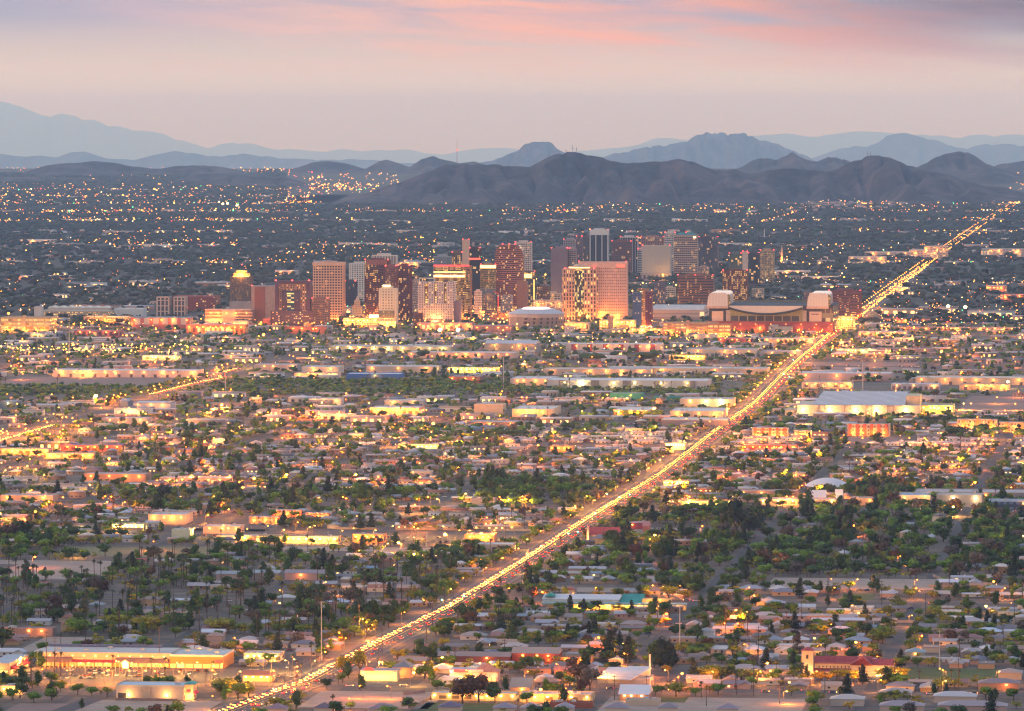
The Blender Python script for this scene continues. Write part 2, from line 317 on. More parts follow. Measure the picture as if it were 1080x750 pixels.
# --- hills: every range is a height field with its own distance, depth and gullies
m, t, b = newmat('rocky_hillside'); n = noise_(t, .004, 8, 'World', .65); n2 = noise_(t, .02, 5, 'World', .6)
setv(t, b.inputs['Base Color'], mix_(.45, ramp_(n, [(.42, (.008, .01, .018)), (.51, (.03, .026, .034)), (.6, (.13, .09, .09))], t), ramp_(n2, [(.42, (.012, .015, .018)), (.6, (.07, .052, .048))], t), t)); b.inputs['Roughness'].default_value = .97  # haze blue and relief contrast are put into the rock colour
M_HILL = m
def hills(prof, D, depth, seed, nx=260, ny=44, spur=.55, wl=520, name='hills', smooth=1):
    px = np.array([p[0] for p in prof], float); py = np.array([p[1] for p in prof], float)
    X = (px-CX)/F*D; zb = -max(0, D-34000)*.0128; Z = np.maximum(HC-(py-HY)*D/F-zb, 0); xs = np.linspace(X[0], X[-1], nx); zs = np.interp(xs, X, Z)
    k = np.hanning(5); k /= k.sum(); zs = np.convolve(np.pad(zs, 2, 'edge'), k, 'valid')
    ts = np.linspace(-1, 1, ny); V = []
    for j, tt in enumerate(ts):
        for i, x in enumerate(xs):
            a = abs(tt); y = D+tt*depth
            n_ = mnoise.noise(Vector((x/wl+seed, y/(wl*3.2), seed))); n2_ = mnoise.noise(Vector((x/wl*2.3+seed*3, y/(wl*2.2), seed+5))); n3_ = mnoise.noise(Vector((x/wl*6, y/(wl*1.1), seed+9)))
            rdg = (1-abs(n_)*2)*.6+(1-abs(n2_)*2)*.3+n3_*.25
            gl = max(0, 1-abs(mnoise.noise(Vector((x/(wl*.42)+7, y/(wl*2.2), seed+2))))*3.2)*.36+max(0, 1-abs(mnoise.noise(Vector((x/(wl*.17)+3, y/(wl*1.1), seed+4))))*3.2)*.26
            r = a*(1+spur*(.55-rdg)*1.3)
            z = zs[i]*max(0, 1-r)**1.15
            z += (n3_*zs[i]*.07+mnoise.noise(Vector((x/wl*11, y/(wl*3), seed)))*zs[i]*.05)*min(1, a*5+.25)-gl*zs[i]*min(1, a*4+.06)*(1-a)*1.5
            e = min(1, (1-a)*6); V.append((x, y, zb+z*e-12*(a > .97)-2*(1-e)-(y-D)*.0128*(D > 34000)))
    Fc = [(j*nx+i, j*nx+i+1, (j+1)*nx+i+1, (j+1)*nx+i) for j in range(ny-1) for i in range(nx-1)]
    g = Geo(); g.v = V; g.f = Fc; g.sl = [0]*len(Fc); g.sh = [1.0]*len(Fc)
    return tag(obj(name, make_mesh(name, g, M_HILL, bool(smooth))), kind='structure')
NORTH = [(300,225),(340,216),(360,211),(385,204),(410,195),(430,188),(450,181),(468,174),(485,171),(505,171),(525,172),(545,174),(558,176),(570,170),(585,162),(597,159),(612,158),(625,162),(640,167),(655,170),(672,170),(690,167),(715,166),(730,169),(745,175),(760,177),(775,178),(790,183),(800,181),(815,178),(835,175),(850,177),(870,179),(885,176),(900,168),(913,162),(925,162),(940,166),(955,172),(970,178),(985,180),(1000,183),(1020,190),(1040,196),(1060,197),(1080,203),(1110,210),(1160,222),(1200,226)]
hills(NORTH, 22600, 1500, 3.1, 900, 130, spur=.9, name='hills')
hills([(725,222),(745,214),(765,204),(785,199),(797,198),(812,206),(830,214),(850,222)], 21500, 420, 9.2, 90, 26)
hills([(628,222),(636,217),(645,214),(654,214),(664,218),(675,222)], 20900, 150, 1.2, 50, 18)
hills([(930,200),(960,180),(975,172),(990,163),(1005,158),(1015,158),(1030,165),(1050,175),(1070,181),(1100,190),(1130,200)], 28500, 1500, 5.5, 180)
hills([(760,192),(780,176),(795,168),(808,165),(820,167),(835,159),(850,166),(862,169),(875,163),(890,166),(905,174),(930,184),(960,190)], 31000, 1500, 2.2, 180)
hills([(570,182),(600,174),(635,166),(650,159),(670,155),(690,152),(710,151),(730,143),(745,138),(765,138),(785,137),(800,144),(825,153),(840,160),(860,168),(900,178)], 74000, 3400, 7.7, 220, wl=900)
hills([(820,176),(855,165),(880,157),(900,152),(915,153),(935,142),(955,139),(975,143),(1005,153),(1020,156),(1040,146),(1060,148),(1075,150),(1090,147),(1130,152),(1180,160)], 105000, 4200, 4.4, 220, wl=2600)
hills([(480,178),(505,172),(520,168),(540,160),(552,151),(570,147),(580,148),(592,157),(610,166),(640,174)], 62000, 2600, 8.8, 120, wl=800)
hills([(1040,184),(1060,172),(1080,168),(1110,166),(1150,176)], 32000, 1500, 6.1, 80)
hills([(170,200),(195,196),(215,191),(235,187.5),(270,186),(303,187),(318,191),(330,197),(345,200)], 26300, 700, 1.7, 150)
hills([(-60,186),(0,187),(40,186),(90,187.5),(110,190),(150,191),(165,194),(185,190),(200,185),(215,182),(250,183.5),(275,187),(300,193)], 27900, 800, 2.9, 220)
hills([(-60,182),(20,183),(50,173),(90,169),(115,170),(130,173),(165,178),(185,174),(215,173),(240,177),(262,182),(280,184)], 30500, 900, 3.9, 200, wl=700)
hills([(270,188),(295,182),(315,176),(330,171),(347,168),(365,171),(385,178),(400,169),(408,168),(420,172),(432,176),(445,166),(457,163),(470,168),(485,172),(500,170),(520,176),(560,182)], 32500, 1300, 6.6, 260, wl=700)
hills([(-60,164),(0,161),(40,163),(60,165),(75,160),(95,159),(115,165),(140,166),(165,160),(185,157),(205,160),(235,163),(255,160),(290,164),(330,168),(380,166),(420,170),(480,174)], 95000, 3000, 5.3, 300, wl=2600)
hills([(-80,96),(0,104),(20,107),(40,110),(65,114),(90,117),(110,124),(130,130),(150,132),(170,139),(190,146),(215,152),(232,150),(260,148),(290,153),(330,156),(380,157),(430,156),(470,160),(530,150),(560,158),(620,163)], 220000, 9000, 9.9, 300, wl=9000)
hills([(600,158),(660,150),(690,142),(720,144),(800,141),(860,139),(900,137),(950,139),(980,138.5),(1080,142),(1150,140)], 205000, 9000, 4.8, 200, wl=9000)
# --- the avenue and the other roads
AV = [(150,785),(245,750),(330,718),(400,680),(480,640),(560,590),(620,550),(700,500),(760,453),(800,424),(823,400),(846,378),(868,360),(884,346),(905,334),(950,300),(1000,263),(1040,235),(1068,218),(1080,209)]
AVW = [G(*p) for p in AV]
def densify(pts, step):
    out = []
    for (x0, y0), (x1, y1) in zip(pts, pts[1:]):
        n = max(1, int(math.hypot(x1-x0, y1-y0)/step))
        for i in range(n): out.append((x0+(x1-x0)*i/n, y0+(y1-y0)*i/n))
    out.append(pts[-1]); return out
def offset_poly(pts, d):
    out = []
    for i, (x, y) in enumerate(pts):
        a = pts[max(i-1, 0)]; b = pts[min(i+1, len(pts)-1)]; dx, dy = b[0]-a[0], b[1]-a[1]; l = math.hypot(dx, dy); out.append((x+dy/l*d, y-dx/l*d))
    return out
def ribbon(name, pts, d0, d1, z0, z, mat, thick=False):
    a, b = offset_poly(pts, d0), offset_poly(pts, d1); g = Geo(); n = len(pts)
    vs = [(x, y, z) for x, y in a]+[(x, y, z) for x, y in b]; fs = [(i, i+n, i+1+n, i+1) for i in range(n-1)]
    if thick:
        vs += [(x, y, z0) for x, y in a]+[(x, y, z0) for x, y in b]; fs += [(i, i+1, i+1+2*n, i+2*n) for i in range(n-1)]+[(i+n, i+3*n, i+1+3*n, i+1+n) for i in range(n-1)]
    g.add(vs, fs); return tag(obj(name, make_mesh(name, g, mat)), kind='structure')
AVP = densify(AVW, 60)
ribbon('avenue', AVP, -12, 12, 0, .14, M_ASPH)
ribbon('pavement', AVP, -15, -12, 0, .28, M_WALK, True); ribbon('pavement', AVP, 12, 15, 0, .28, M_WALK, True)
ribbon('centre_line', AVP[:120], -.3, .3, 0, .2, M_YELLOW)
def dashes(name, pts, off, L_=4, gap=9, zz=.2):
    g = Geo(); P = densify(pts, L_+gap)
    for (x0, y0), (x1, y1) in zip(P, P[1:]):
        l = math.hypot(x1-x0, y1-y0)
        if l < 1: continue
        dx, dy = (x1-x0)/l, (y1-y0)/l; nx_, ny_ = dy, -dx; a = (x0+nx_*off, y0+ny_*off)
        g.add([(a[0]-nx_*.15, a[1]-ny_*.15, zz), (a[0]+nx_*.15, a[1]+ny_*.15, zz), (a[0]+dx*L_+nx_*.15, a[1]+dy*L_+ny_*.15, zz), (a[0]+dx*L_-nx_*.15, a[1]+dy*L_-ny_*.15, zz)], [(0, 1, 2, 3)])
    return tag(obj(name, make_mesh(name, g, M_WHITE)), kind='structure')
for k in (-7.6, -3.9, 3.9, 7.6): dashes('lane_marking', AVW[:8], k)
for x, y in densify(AVW, 3):
    u, v = UV(x, y); occ_rect(u-2, u+2, v-17, v+17)
def ew_road(py, px0=-60, px1=1140, w_=18, z=.1, name='road', mat=M_ASPH):
    u = UV(*G(540, py))[0]; v0 = UV(*G(px0, py))[1]; v1 = UV(*G(px1, py))[1]
    occ_rect(u-w_/2-5, u+w_/2+5, v0, v1); g = densify([XY(u, v0), XY(u, v1)], 300)
    ribbon(name, g, -w_/2, w_/2, 0, z, mat); return u, v0, v1
EW = {}
for py, x0, x1, w_ in ((726,-60,1140,20),(632,-60,1140,16),(534,-60,1140,22),(470,-60,1140,18),(384.5,-60,1140,34),(352,-60,1140,20),(332,-60,1140,18),(447,-60,700,14),(574,150,640,14)):
    EW[py] = ew_road(py, x0, x1, w_)
dashes('lane_marking', [XY(EW[726][0], EW[726][1]), XY(EW[726][0], EW[726][2])], 0, zz=.16)
def ns_road(v, u0, u1, w_=16, z=.08):
    occ_rect(u0, u1, v-w_/2-4, v+w_/2+4); ribbon('road', [XY(u0, v), XY(u1, v)], -w_/2, w_/2, 0, z, M_ASPH)
SEV = UV(*G(0, 465))[1]                                          # avenue on the far left
ns_road(SEV, -300, 4700, 20); ns_road(805, -300, 7000, 16)
ribbon('side_road', [G(20,770), G(66,750), G(122,728)], -7, 7, 0, .12, M_ASPH)
for p in densify([G(20,770), G(66,750), G(122,728)], 4): occ_rect(UV(*p)[0]-3, UV(*p)[0]+3, UV(*p)[1]-9, UV(*p)[1]+9)
# --- open ground
area('dirt_lot', 312, 452, 730, 747, M_DIRT, .05); area('dirt_lot', 618, 838, 737, 762, M_DIRT, .05); area('dirt_lot', 70, 215, 739.5, 752, M_DIRT, .05)
area('dirt_lot', 0, 60, 742, 752, M_DIRT2, .05)
area('dirt_lot', 14, 74, 672, 688, M_DIRT, .05); area('dirt_lot', -20, 98, 596, 611, M_DIRT, .05); area('dirt_lot', 806, 984, 611, 621, M_DIRT, .05)
area('dirt_lot', 558, 700, 620.5, 624.5, M_DIRT, .05)
area('lawn', 950, 1056, 706, 719, M_LAWN, .05); area('lawn', 430, 520, 742, 757, M_LAWN, .05); area('lawn', 893, 920, 626, 633, M_LAWN, .05); area('lawn', 690, 722, 735, 741, M_LAWN, .06)
area('park_field', 50, 130, 577, 586, M_DRYLAWN, .05); area('park_field', 130, 218, 577, 588, M_DRYLAWN, .05); area('dirt_road', -20, 130, 592, 595.5, M_DIRT, .05)
area('dirt_lot', 270, 350, 463, 468, M_DIRT2, .05); area('dirt_lot', -20, 168, 398, 407.5, M_DIRT2, .05); area('dirt_lot', 1008, 1100, 418, 437, M_DIRT2, .05)
area('dirt_lot', 660, 735, 557, 566, M_DIRT, .05); area('dirt_lot', 830, 960, 382, 391, M_DIRT2, .06, True); area('dirt_lot', 855, 950, 461.5, 467, M_DIRT2, .05)
area('dirt_lot', 290, 470, 578, 581.5, M_DIRT, .05)
area('river_bed', -60, 1140, 402, 415.5, M_BED, .04, False)
area('car_park', 18, 232, 705, 722, M_LOT, .05); area('car_park', 700, 812, 561, 566, M_LOT, .05); area('car_park', 690, 716, 706, 725, M_LOT, .05)
area('car_park', 150, 540, 561, 573, M_LOT, .05); area('car_park', 250, 330, 694, 720, M_LOT, .05); area('car_park', 375, 440, 717, 722.5, M_LOT, .05)
area('car_park', 160, 280, 548, 560, M_LOT, .05)
def sidestreets():
    g = Geo()
    for k in range(-3, 62):
        u = 40+k*76.0; x0, y0 = XY(u, 0); D = y0
        if u > 4900: break
        v0, v1 = -.105*D+60, .1*D-OX+60
        a, b_ = v0-120, v1
        g.add([(*XY(u-4, a), .03), (*XY(u-4, b_), .03), (*XY(u+4, b_), .03), (*XY(u+4, a), .03)], [(0, 1, 2, 3)])
        aa, bb = cell(u, a), cell(u, b_); OCC[aa[0]-1:aa[0]+2, max(aa[1], 0):bb[1]] = True
    for v in range(-1160, 900, 170):
        g.add([(*XY(-350, v-4), .03+.015), (*XY(-350, v+4), .045), (*XY(3000, v+4), .045), (*XY(3000, v-4), .045)], [(0, 1, 2, 3)])
        a, b_ = cell(-350, v), cell(3000, v); OCC[max(a[0], 0):b_[0], a[1]-1:a[1]+2] = True
    tag(obj('streets', make_mesh('streets', g, M_LOT)), kind='structure')
SPEC_OCC = OCC.copy()
sidestreets()
# ================================================================== BUILDINGS
def site(name, label, cat, px0, px1, yb, depth, group=None, lm=None, z=0):
    x0, y0 = G(px0, yb); x1 = G(px1, yb)[0]; azm = math.atan2((x0+x1)/2, y0); side = depth*math.sin(TH-azm)
    W = max(((x1-x0)-side)/C_, 2); xc = x0+W*C_/2; r = obj(name, None, None, (xc, y0, z), -TH)
    r.empty_display_size = 2; tag(r, label, cat, group); u, v = UV(xc, y0); occ_rect(u-5, u+depth+4, v-W/2-5, v+W/2+5)
    if lm: landmark((px0+px1)/2, yb, lm)
    return r, W, y0
GL = {}
def blob(colr, strength, r=.5):                                  # small lamp lens
    k = ('b', colr, strength, r)
    if k not in GL: g = Geo().box(-r, r, -r*.7, r*.7, -r*.5, r*.5, bottom=True); GL[k] = make_mesh('lens', g, glow(colr, strength))
    return GL[k]
def red_light(p, x, y, z, r=.8): obj('warning_light', blob((1, .03, .03), 25, r), p, (x, y, z))
def tower(name, label, px0, px1, yb, yt, depth, wall, glass=(.04, .045, .06), floors=None, bays=10, band=.42, pier=.22, lit=.25, power=3.0, litc=WARM, pent=True, reds=2, cat='tower', lm=None, proud=.5, roofc=(.3, .27, .25), mat=None, base=None, side_pier=True):
    p, W, D = site(name, label, cat, px0, px1, yb, depth, lm=lm); H = (yb-yt)/F*D
    floors = floors or max(3, int(H/4.0)); fh = H/floors; hw = W/2; wm = paint(wall, .85, .12, .08); cw = W/bays
    gm = mat or facade(tuple(glass), tuple(glass), cw, fh, (.06, .94), (.1, .9), lit*.72, power, litc, seed=rng.random()*50)
    if band == 0 and pier == 0: gm = mat or facade(tuple(wall), tuple(glass), cw, fh, (.2, .8), (.25, .75), lit, power, litc, seed=rng.random()*50)
    q = proud if (band or pier) else 0
    part('glazing' if q else 'wall', Geo().box(-hw+q, hw-q, q, depth-q, 0, H-.2), gm, p)
    if band:
        bm_ = make_mesh('floor_band', Geo().ring(-hw, hw, 0, depth, 0, fh*band, q+.1), wm)
        for k in range(floors): obj('floor_band', bm_, p, (0, 0, k*fh+fh*(1-band)/2 if k else 0))
    if pier:
        pw = cw*pier; pm = make_mesh('pier', Geo().box(-pw/2, pw/2, -.12, q+.1, 0, H), wm); nb = min(bays, 30)
        for k in range(bays+1): obj('pier', pm, p, (-hw+k*cw+(pw/2 if k == 0 else -pw/2 if k == bays else 0), 0, 0))
        if side_pier:
            ns = max(2, int(depth/cw)); pm2 = make_mesh('pier', Geo().box(-q-.1, .12, -pw/2, pw/2, 0, H), wm)
            for k in range(ns+1):
                yy = depth*k/ns+(pw/2 if k == 0 else -pw/2 if k == ns else 0); obj('pier', pm2, p, (hw, yy, 0)); obj('pier', pm2, p, (-hw, yy, 0), math.pi)
    part('roof', Geo().box(-hw+.05, hw-.05, .05, depth-.05, H-.15, H+.35, bottom=True), paint(roofc), p)
    part('parapet', Geo().ring(-hw-.1, hw+.1, -.1, depth+.1, H-.3, H+1.5, .7), wm, p)
    if pent: part('penthouse', Geo().box(-hw*.55, hw*.5, depth*.25, depth*.8, H+.3, H+4.5), wm, p)
    for k in range(reds): red_light(p, (-hw+1, hw-1, 0)[k % 3], 1, H+2.2)
    if base:
        light(0, -6, 8, SODIUM, base*.5, p, 2); light(-hw*.6, -5, 5, WARM, base*.3, p, 2); light(hw*.6, -5, 5, SODIUM, base*.3, p, 2)
    return p, W, H, D
TAN, PINK, MAROON, PURP, GREY, BEIGE, BROWN, WHT = (.42, .3, .22), (.55, .34, .28), (.13, .05, .05), (.1, .06, .09), (.3, .27, .29), (.5, .42, .35), (.2, .12, .09), (.62, .58, .54)
GB = (.025, .03, .05)
# back row first
tower('office_tower', 'slim grey concrete slab tower with blank side behind the purple slab', 594, 610, 283, 253, 22, GREY, bays=6, band=.5, pier=.3, lit=.08)
p, W, H, D = tower('office_tower', 'tallest dark glass tower with white framed top edge', 622, 642.5, 283, 243, 26, (.6, .58, .56), GB, bays=3, band=0, pier=.14, lit=.04, pent=True, lm='the tallest tower', reds=2)
part('crown_frame', Geo().ring(-W/2-.3, W/2+.3, -.3, 26.3, H-11, H+1.6, .5), paint((.65, .63, .6)), p)
tower('office_tower', 'dark bronze gridded tower against the tallest tower', 613, 634, 282, 249.5, 20, (.13, .1, .1), (.05, .04, .05), bays=14, band=.3, pier=.2, lit=.1, reds=0)
tower('office_tower', 'narrow purple tower half hidden by the bronze gridded tower', 607.5, 615, 284, 250, 20, (.16, .09, .12), bays=4, lit=.12)
tower('office_tower', 'dark tower with pale vertical fins behind a maroon tower', 654, 673.5, 290, 250.5, 20, (.5, .47, .47), GB, bays=7, band=0, pier=.16, lit=.05)
tower('office_tower', 'maroon banded tower with softly lit top corner', 645, 667, 292, 255, 24, (.16, .065, .07), (.05, .03, .05), bays=10, band=.4, pier=.08, lit=.12, lm='the maroon banded tower')
tower('office_block', 'small white balconied block beside the maroon banded tower', 672.5, 679, 290, 263.5, 16, WHT, bays=3, band=.55, pier=.0, lit=.06, cat='apartment block')
tower('office_tower', 'pinkish top floor block with lit windows behind beige library wall', 676, 701, 288, 250.5, 18, (.34, .17, .15), bays=10, band=.4, pier=.3, lit=.35)
p, W, H, D = tower('civic_building', 'broad blank beige windowless upper wall on dark pillared base', 677, 708, 296, 259.5, 26, BEIGE, mat=facade((.44, .38, .33), (.36, .3, .27), 1.6, 1.6, (.3, .7), (.3, .7), 0, 0), band=0, pier=0, bays=12, pent=False, cat='civic building', lm='the windowless beige block')
part('podium', Geo().box(-W/2-3, W/2+3, -7, 4, 0, 17), facade((.34, .28, .27), (.06, .05, .07), 9, 17, (.25, .75), (.2, .7), .1, 1), p)
tower('office_tower', 'white banded tower tucked behind the green-roofed tower', 701, 713, 290, 246, 20, (.55, .52, .5), bays=6, band=.5, pier=.1, lit=.1)
p, W, H, D = tower('office_tower', 'tan striped tower with sloping teal metal roof', 710.5, 736.5, 293, 248.5, 26, (.48, .34, .28), (.06, .03, .035), floors=19, bays=12, band=.45, pier=.06, lit=.16, pent=False, lm='the teal-roofed tower', reds=0)
part('roof_cap', Geo().hip(-W/2+2, W/2-2, 2, 24, H+.4, H+7, 0), paint((.03, .2, .2), .5), p); red_light(p, 0, 13, H+7.5)
part('lit_sign', Geo().box(W/2-9, W/2-3, -.3, -.05, H-5, H-2.5), glow((1, .8, .4), 5), p)
tower('office_block', 'low wide dark office block to the side of the teal-roofed tower', 737, 758, 286, 250.5, 20, (.09, .07, .1), bays=14, band=.45, pier=.0, lit=.14)
tower('office_tower', 'green glass tower joined to a pale concrete stair slab', 769, 783, 300, 268, 20, (.1, .12, .1), (.05, .08, .06), bays=6, band=.2, pier=.08, lit=.3)
tower('stair_tower', 'pale concrete stair slab between two green glass towers', 783, 789, 301, 266, 12, (.55, .43, .36), band=0, pier=0, bays=2, lit=0, mat=paint((.55, .43, .36)), cat='tower', pent=False)
tower('office_tower', 'black glass tower between pale stair slab and gold tower', 789, 801.5, 300, 267.5, 20, (.04, .045, .06), GB, bays=5, band=.12, pier=.06, lit=.12)
tower('office_tower', 'small gold-brown tower with flat top beyond the stadium', 801.5, 817, 298, 264.5, 20, (.42, .28, .16), bays=9, band=.4, pier=.3, lit=.45, lm='the small gold-brown tower')
# middle row
tower('apartment_tower', 'tall purple-grey blank slab with one recessed centre joint', 581, 600, 318, 262.5, 20, (.2, .15, .19), mat=paint((.19, .14, .18), .85, .1, .05), band=0, pier=.08, bays=2, proud=.4, lm='the purple-grey slab')
tower('apartment_tower', 'balconied block joined to the side of the purple-grey slab', 600, 608.5, 318, 263, 18, (.3, .24, .26), bays=3, band=.4, pier=.15, lit=.18, reds=1)
tower('office_tower', 'white and tan slab tower peering past the arched hotel', 543, 561.5, 310, 256, 18, (.56, .47, .44), bays=8, band=.4, pier=.35, lit=.18)
tower('office_tower', 'blue-grey louvred low tower behind the red-rimmed block', 457, 477, 312, 271, 16, (.3, .33, .38), (.12, .14, .18), bays=16, band=0, pier=.4, lit=.05, reds=0)
tower('office_tower', 'brown lit block beside the slim tan lift shaft', 476.5, 489, 318, 267, 18, (.14, .07, .05), bays=6, band=.3, pier=.3, lit=.5)
tower('lift_tower', 'slim plain tan shaft rising above the skyline', 487.5, 495.5, 322, 253.5, 12, (.58, .4, .3), mat=paint((.58, .4, .3), .85, .06), band=0, pier=0, bays=1, reds=2, pent=False, lm='the slim tan shaft')
p, W, H, D = tower('hotel_tower', 'black glass hotel tower with one glowing red storey', 495, 508, 328, 262.5, 20, (.05, .045, .06), GB, bays=7, band=.2, pier=.05, lit=.18, lm='the black hotel tower')
part('red_band', Geo().box(-W/2-.2, W/2+.2, -.3, 0, H*.825, H*.825+3), glow((1, .05, .03), 4), p); part('roof_mast', Geo().box(-W*.3, -W*.1, 6, 12, H, H+12), paint((.3, .28, .3)), p)
p, W, H, D = tower('office_tower', 'gold lit tower with green glass beside the black hotel tower', 506.5, 524.5, 331, 280, 22, (.35, .22, .1), (.07, .09, .05), bays=10, band=.4, pier=.1, lit=.5, power=2.5)
part('lit_cornice', Geo().box(-W/2-.3, W/2+.3, -.5, -.1, H-5, H+.5), glow((1, .62, .2), 3.5), p); part('lower_panel', Geo().box(-W/2-.3, W/2+.3, -.6, -.15, H*.3, H*.52), facade((.2, .2, .22), (.09, .1, .12), 3, 3.5, (.1, .9), (.3, .8), .05, 1), p)
# arched red hotel with rounded shoulders
p, W, D = site('hotel_tower', 'red-brown banded tower with rounded arched shoulders', 'tower', 522, 553, 331, 24, lm='the arched red tower')
H = (331-258)/F*D; hw = W/2
def arch(x0, x1, zt, sh, n=8):
    pr = [(x0, 0), (x1, 0)]; r = (x1-x0)*sh
    for k in range(n+1): a = math.pi/2*k/n; pr.append((x1-r+r*math.cos(a), zt-r*1.6+r*1.6*math.sin(a)))
    for k in range(n+1): a = math.pi/2+math.pi/2*k/n; pr.append((x0+r+r*math.cos(a), zt-r*1.6+r*1.6*math.sin(a)))
    return pr
part('wall', Geo().prism_y(arch(-hw, hw, H, .24), 0, 24), facade((.36, .15, .11), (.1, .035, .035), 2.0, 3.6, (0, 1), (.4, 1), .04, 3, WARM, 4), p)
part('centre_bay', Geo().prism_y(arch(-hw*.66, hw*.5, H-1.5, .1), -1.2, -.02), facade((.24, .08, .075), (.06, .02, .03), 2.2, 3.6, (.05, .95), (.35, .9), .13, 3, WARM, 9), p)
fbm = make_mesh('floor_band', Geo().box(-hw*.66, hw*.5, -1.5, -1.18, 0, .9, bottom=True), paint((.42, .18, .14)))
for k in range(3, int(H/3.6)-2): obj('floor_band', fbm, p, (0, 0, k*3.6))
part('lit_base', Geo().box(-hw+1, hw-1, -3, -1.6, 0, 14), facade((.4, .22, .12), (.2, .1, .05), 3, 4.6, (.1, .9), (.2, .8), .8, 4, WARM, 3), p)
for x in (-hw*.5, 0, hw*.4): red_light(p, x, 10, H+1)
p, W, H, D = tower('office_tower', 'dark tower with yellow glowing crown behind the crane', 550.5, 565.5, 326, 287, 20, (.12, .08, .07), bays=6, band=.35, pier=.1, lit=.5, pent=False)
part('crown_band', Geo().box(-W/2-.3, W/2*.5, -.5, -.1, H*.84, H*.95), glow((1, .7, .15), 4), p); part('edge_light', Geo().box(W/2-2.4, W/2-1, -.5, -.1, 4, H*.8), glow((1, .6, .15), 3), p)
tower('building_shaft', 'plain brown concrete core lit red along one edge', 545, 557, 335, 297.5, 16, (.25, .13, .1), mat=paint((.25, .13, .1)), band=0, pier=0, bays=2, cat='tower', reds=0, pent=False)
# domed crown tower far left
p, W, H, D = tower('hotel_tower', 'brown brick hotel tower under a glowing gold crown', 242.5, 267.5, 323, 292.5, 24, (.2, .11, .07), bays=13, band=.45, pier=.45, lit=.35, power=2.5, pent=False, reds=0, lm='the gold-crowned tower')
part('crown', Geo().box(-W*.36, W*.36, 3, 21, H+.4, H+8).box(-W*.24, W*.24, 6, 18, H+8, H+13), facade((.7, .38, .1), (.3, .15, .05), 2.6, 8, (.3, .7), (.1, .7), .6, 3), p)
part('crown_uplight', Geo().box(-W*.37, W*.37, 2.4, 2.9, H+1, H+2.2), glow((1, .55, .1), 6), p); part('mast', Geo().cone((0, 12, H+13), (0, 12, H+24), .5, .2, 5), M_DARK, p); light(0, -2, H+6, WARM, 60000, p, 2); red_light(p, 0, 12, H+24)
# front row
p, W, D = site('office_block', 'blank rust-brown slab framed by two paler grey bands', 'office block', 265, 291.5, 343, 26, lm='the blank rust slab'); H = (343-302)/F*D; hw = W/2
part('wall', Geo().box(-hw, hw, .6, 26, 0, H), paint((.36, .27, .25)), p); part('rust_panel', Geo().box(-hw*.72, hw*.22, -.3, .58, 0, H-1), paint((.26, .1, .07), .9, .12, .1), p)
part('roof', Geo().box(-hw-.3, hw+.3, .3, 26.3, H, H+1), paint(GREY), p); part('roof_antenna', Geo().cone((0, 8, H+1), (-3, 8, H+5), .4, 1.6, 6).cone((3, 8, H+1), (3, 8, H+6), .3, .2, 5), M_WHITE, p); red_light(p, -hw+1, 1, H+1.5)
p, W, D = site('office_tower', 'dark purple tower with stepped portal and lit centre', 'tower', 287, 332, 345, 30, lm='the purple portal tower'); H = (345-297)/F*D; k_ = D/F; hw = 19*k_
X = lambda px: (px-309.5)*k_; Z = lambda py: (345-py)*k_
pm = paint((.1, .045, .07), .7, .1, .08)
part('tower_wall', Geo().box(X(291), X(295), 1, 28, 0, H).box(X(324.5), X(328.5), 1, 28, 0, H).box(X(295), X(324.5), 1, 28, Z(299.5), H), pm, p)
part('portal_screen', Geo().box(X(295), X(324.5), 4, 26, 0, Z(299.5)-.02), facade((.36, .2, .14), (.04, .04, .07), 3.6, 3.7, (.25, .75), (.1, .75), .22, 3, WARM, 21), p)
part('centre_wall', Geo().box(X(298.5), X(304), 1.5, 3.98, 0, Z(306)).box(X(311.5), X(318), 1.5, 3.98, 0, Z(306)), facade((.09, .045, .07), (.04, .035, .06), 3, 3.7, (.2, .8), (.3, .7), .08, 3, WARM, 23), p)
part('centre_glass', Geo().box(X(304)+.05, X(311.5)-.05, 2.4, 3.9, 0, Z(307)), facade((.02, .05, .1), (.02, .06, .12), 12, 3.7, (0, 1), (.3, .9), .5, 3, (1, .6, .1), 5), p)
fm = make_mesh('portal_fin', Geo().box(-.5, .5, 3, 3.96, Z(306)+.05, Z(300.5)), paint((.45, .26, .18)))
for k in range(9): obj('portal_fin', fm, p, (X(296.5)+k*(X(323)-X(296.5))/8, 0, 0))
part('podium', Geo().box(X(287), X(332), -3, .95, 0, Z(328)), facade((.12, .06, .09), (.05, .04, .06), 3.4, 3.4, (.2, .8), (.3, .7), .3, 3.4, WARM, 31), p)
part('podium', Geo().box(X(279), X(287)-.05, -6, 6, 0, Z(336)), paint((.3, .09, .1)), p)
part('roof', Geo().box(X(291)-.3, X(328.5)+.3, .7, 28.3, H+.02, H+1.2), paint((.08, .05, .07)), p)
for x in (292, 309.5, 327.5): red_light(p, X(x), 1, H+2, 1.1)
tower('office_tower', 'low brown office block between purple portal and tan grid towers', 328.5, 348, 345, 316, 20, (.24, .13, .1), bays=9, band=.5, pier=.25, lit=.3, lm='the low brown office block')
tower('office_tower', 'navy glass tower beside the tan grid tower', 363.5, 377, 326, 297.5, 20, (.06, .06, .1), GB, bays=8, band=.35, pier=.05, lit=.05)
p, W, H, D = tower('office_tower', 'tall tan gridded tower with arched windows under its roofline', 330, 364.5, 340, 278.5, 30, (.56, .38, .28), (.06, .04, .04), floors=22, bays=11, band=.4, pier=.3, lit=.1, lm='the tall tan grid tower', base=30000, reds=3)
part('cornice', Geo().ring(-W/2-.8, W/2+.8, -.8, 30.8, H-2, H+3, 1.2), paint((.58, .42, .33)), p); part('roof_dome', Geo().cone((0, 15, H+.4), (0, 15, H+6), 9, 7, 12), paint(GREY), p)
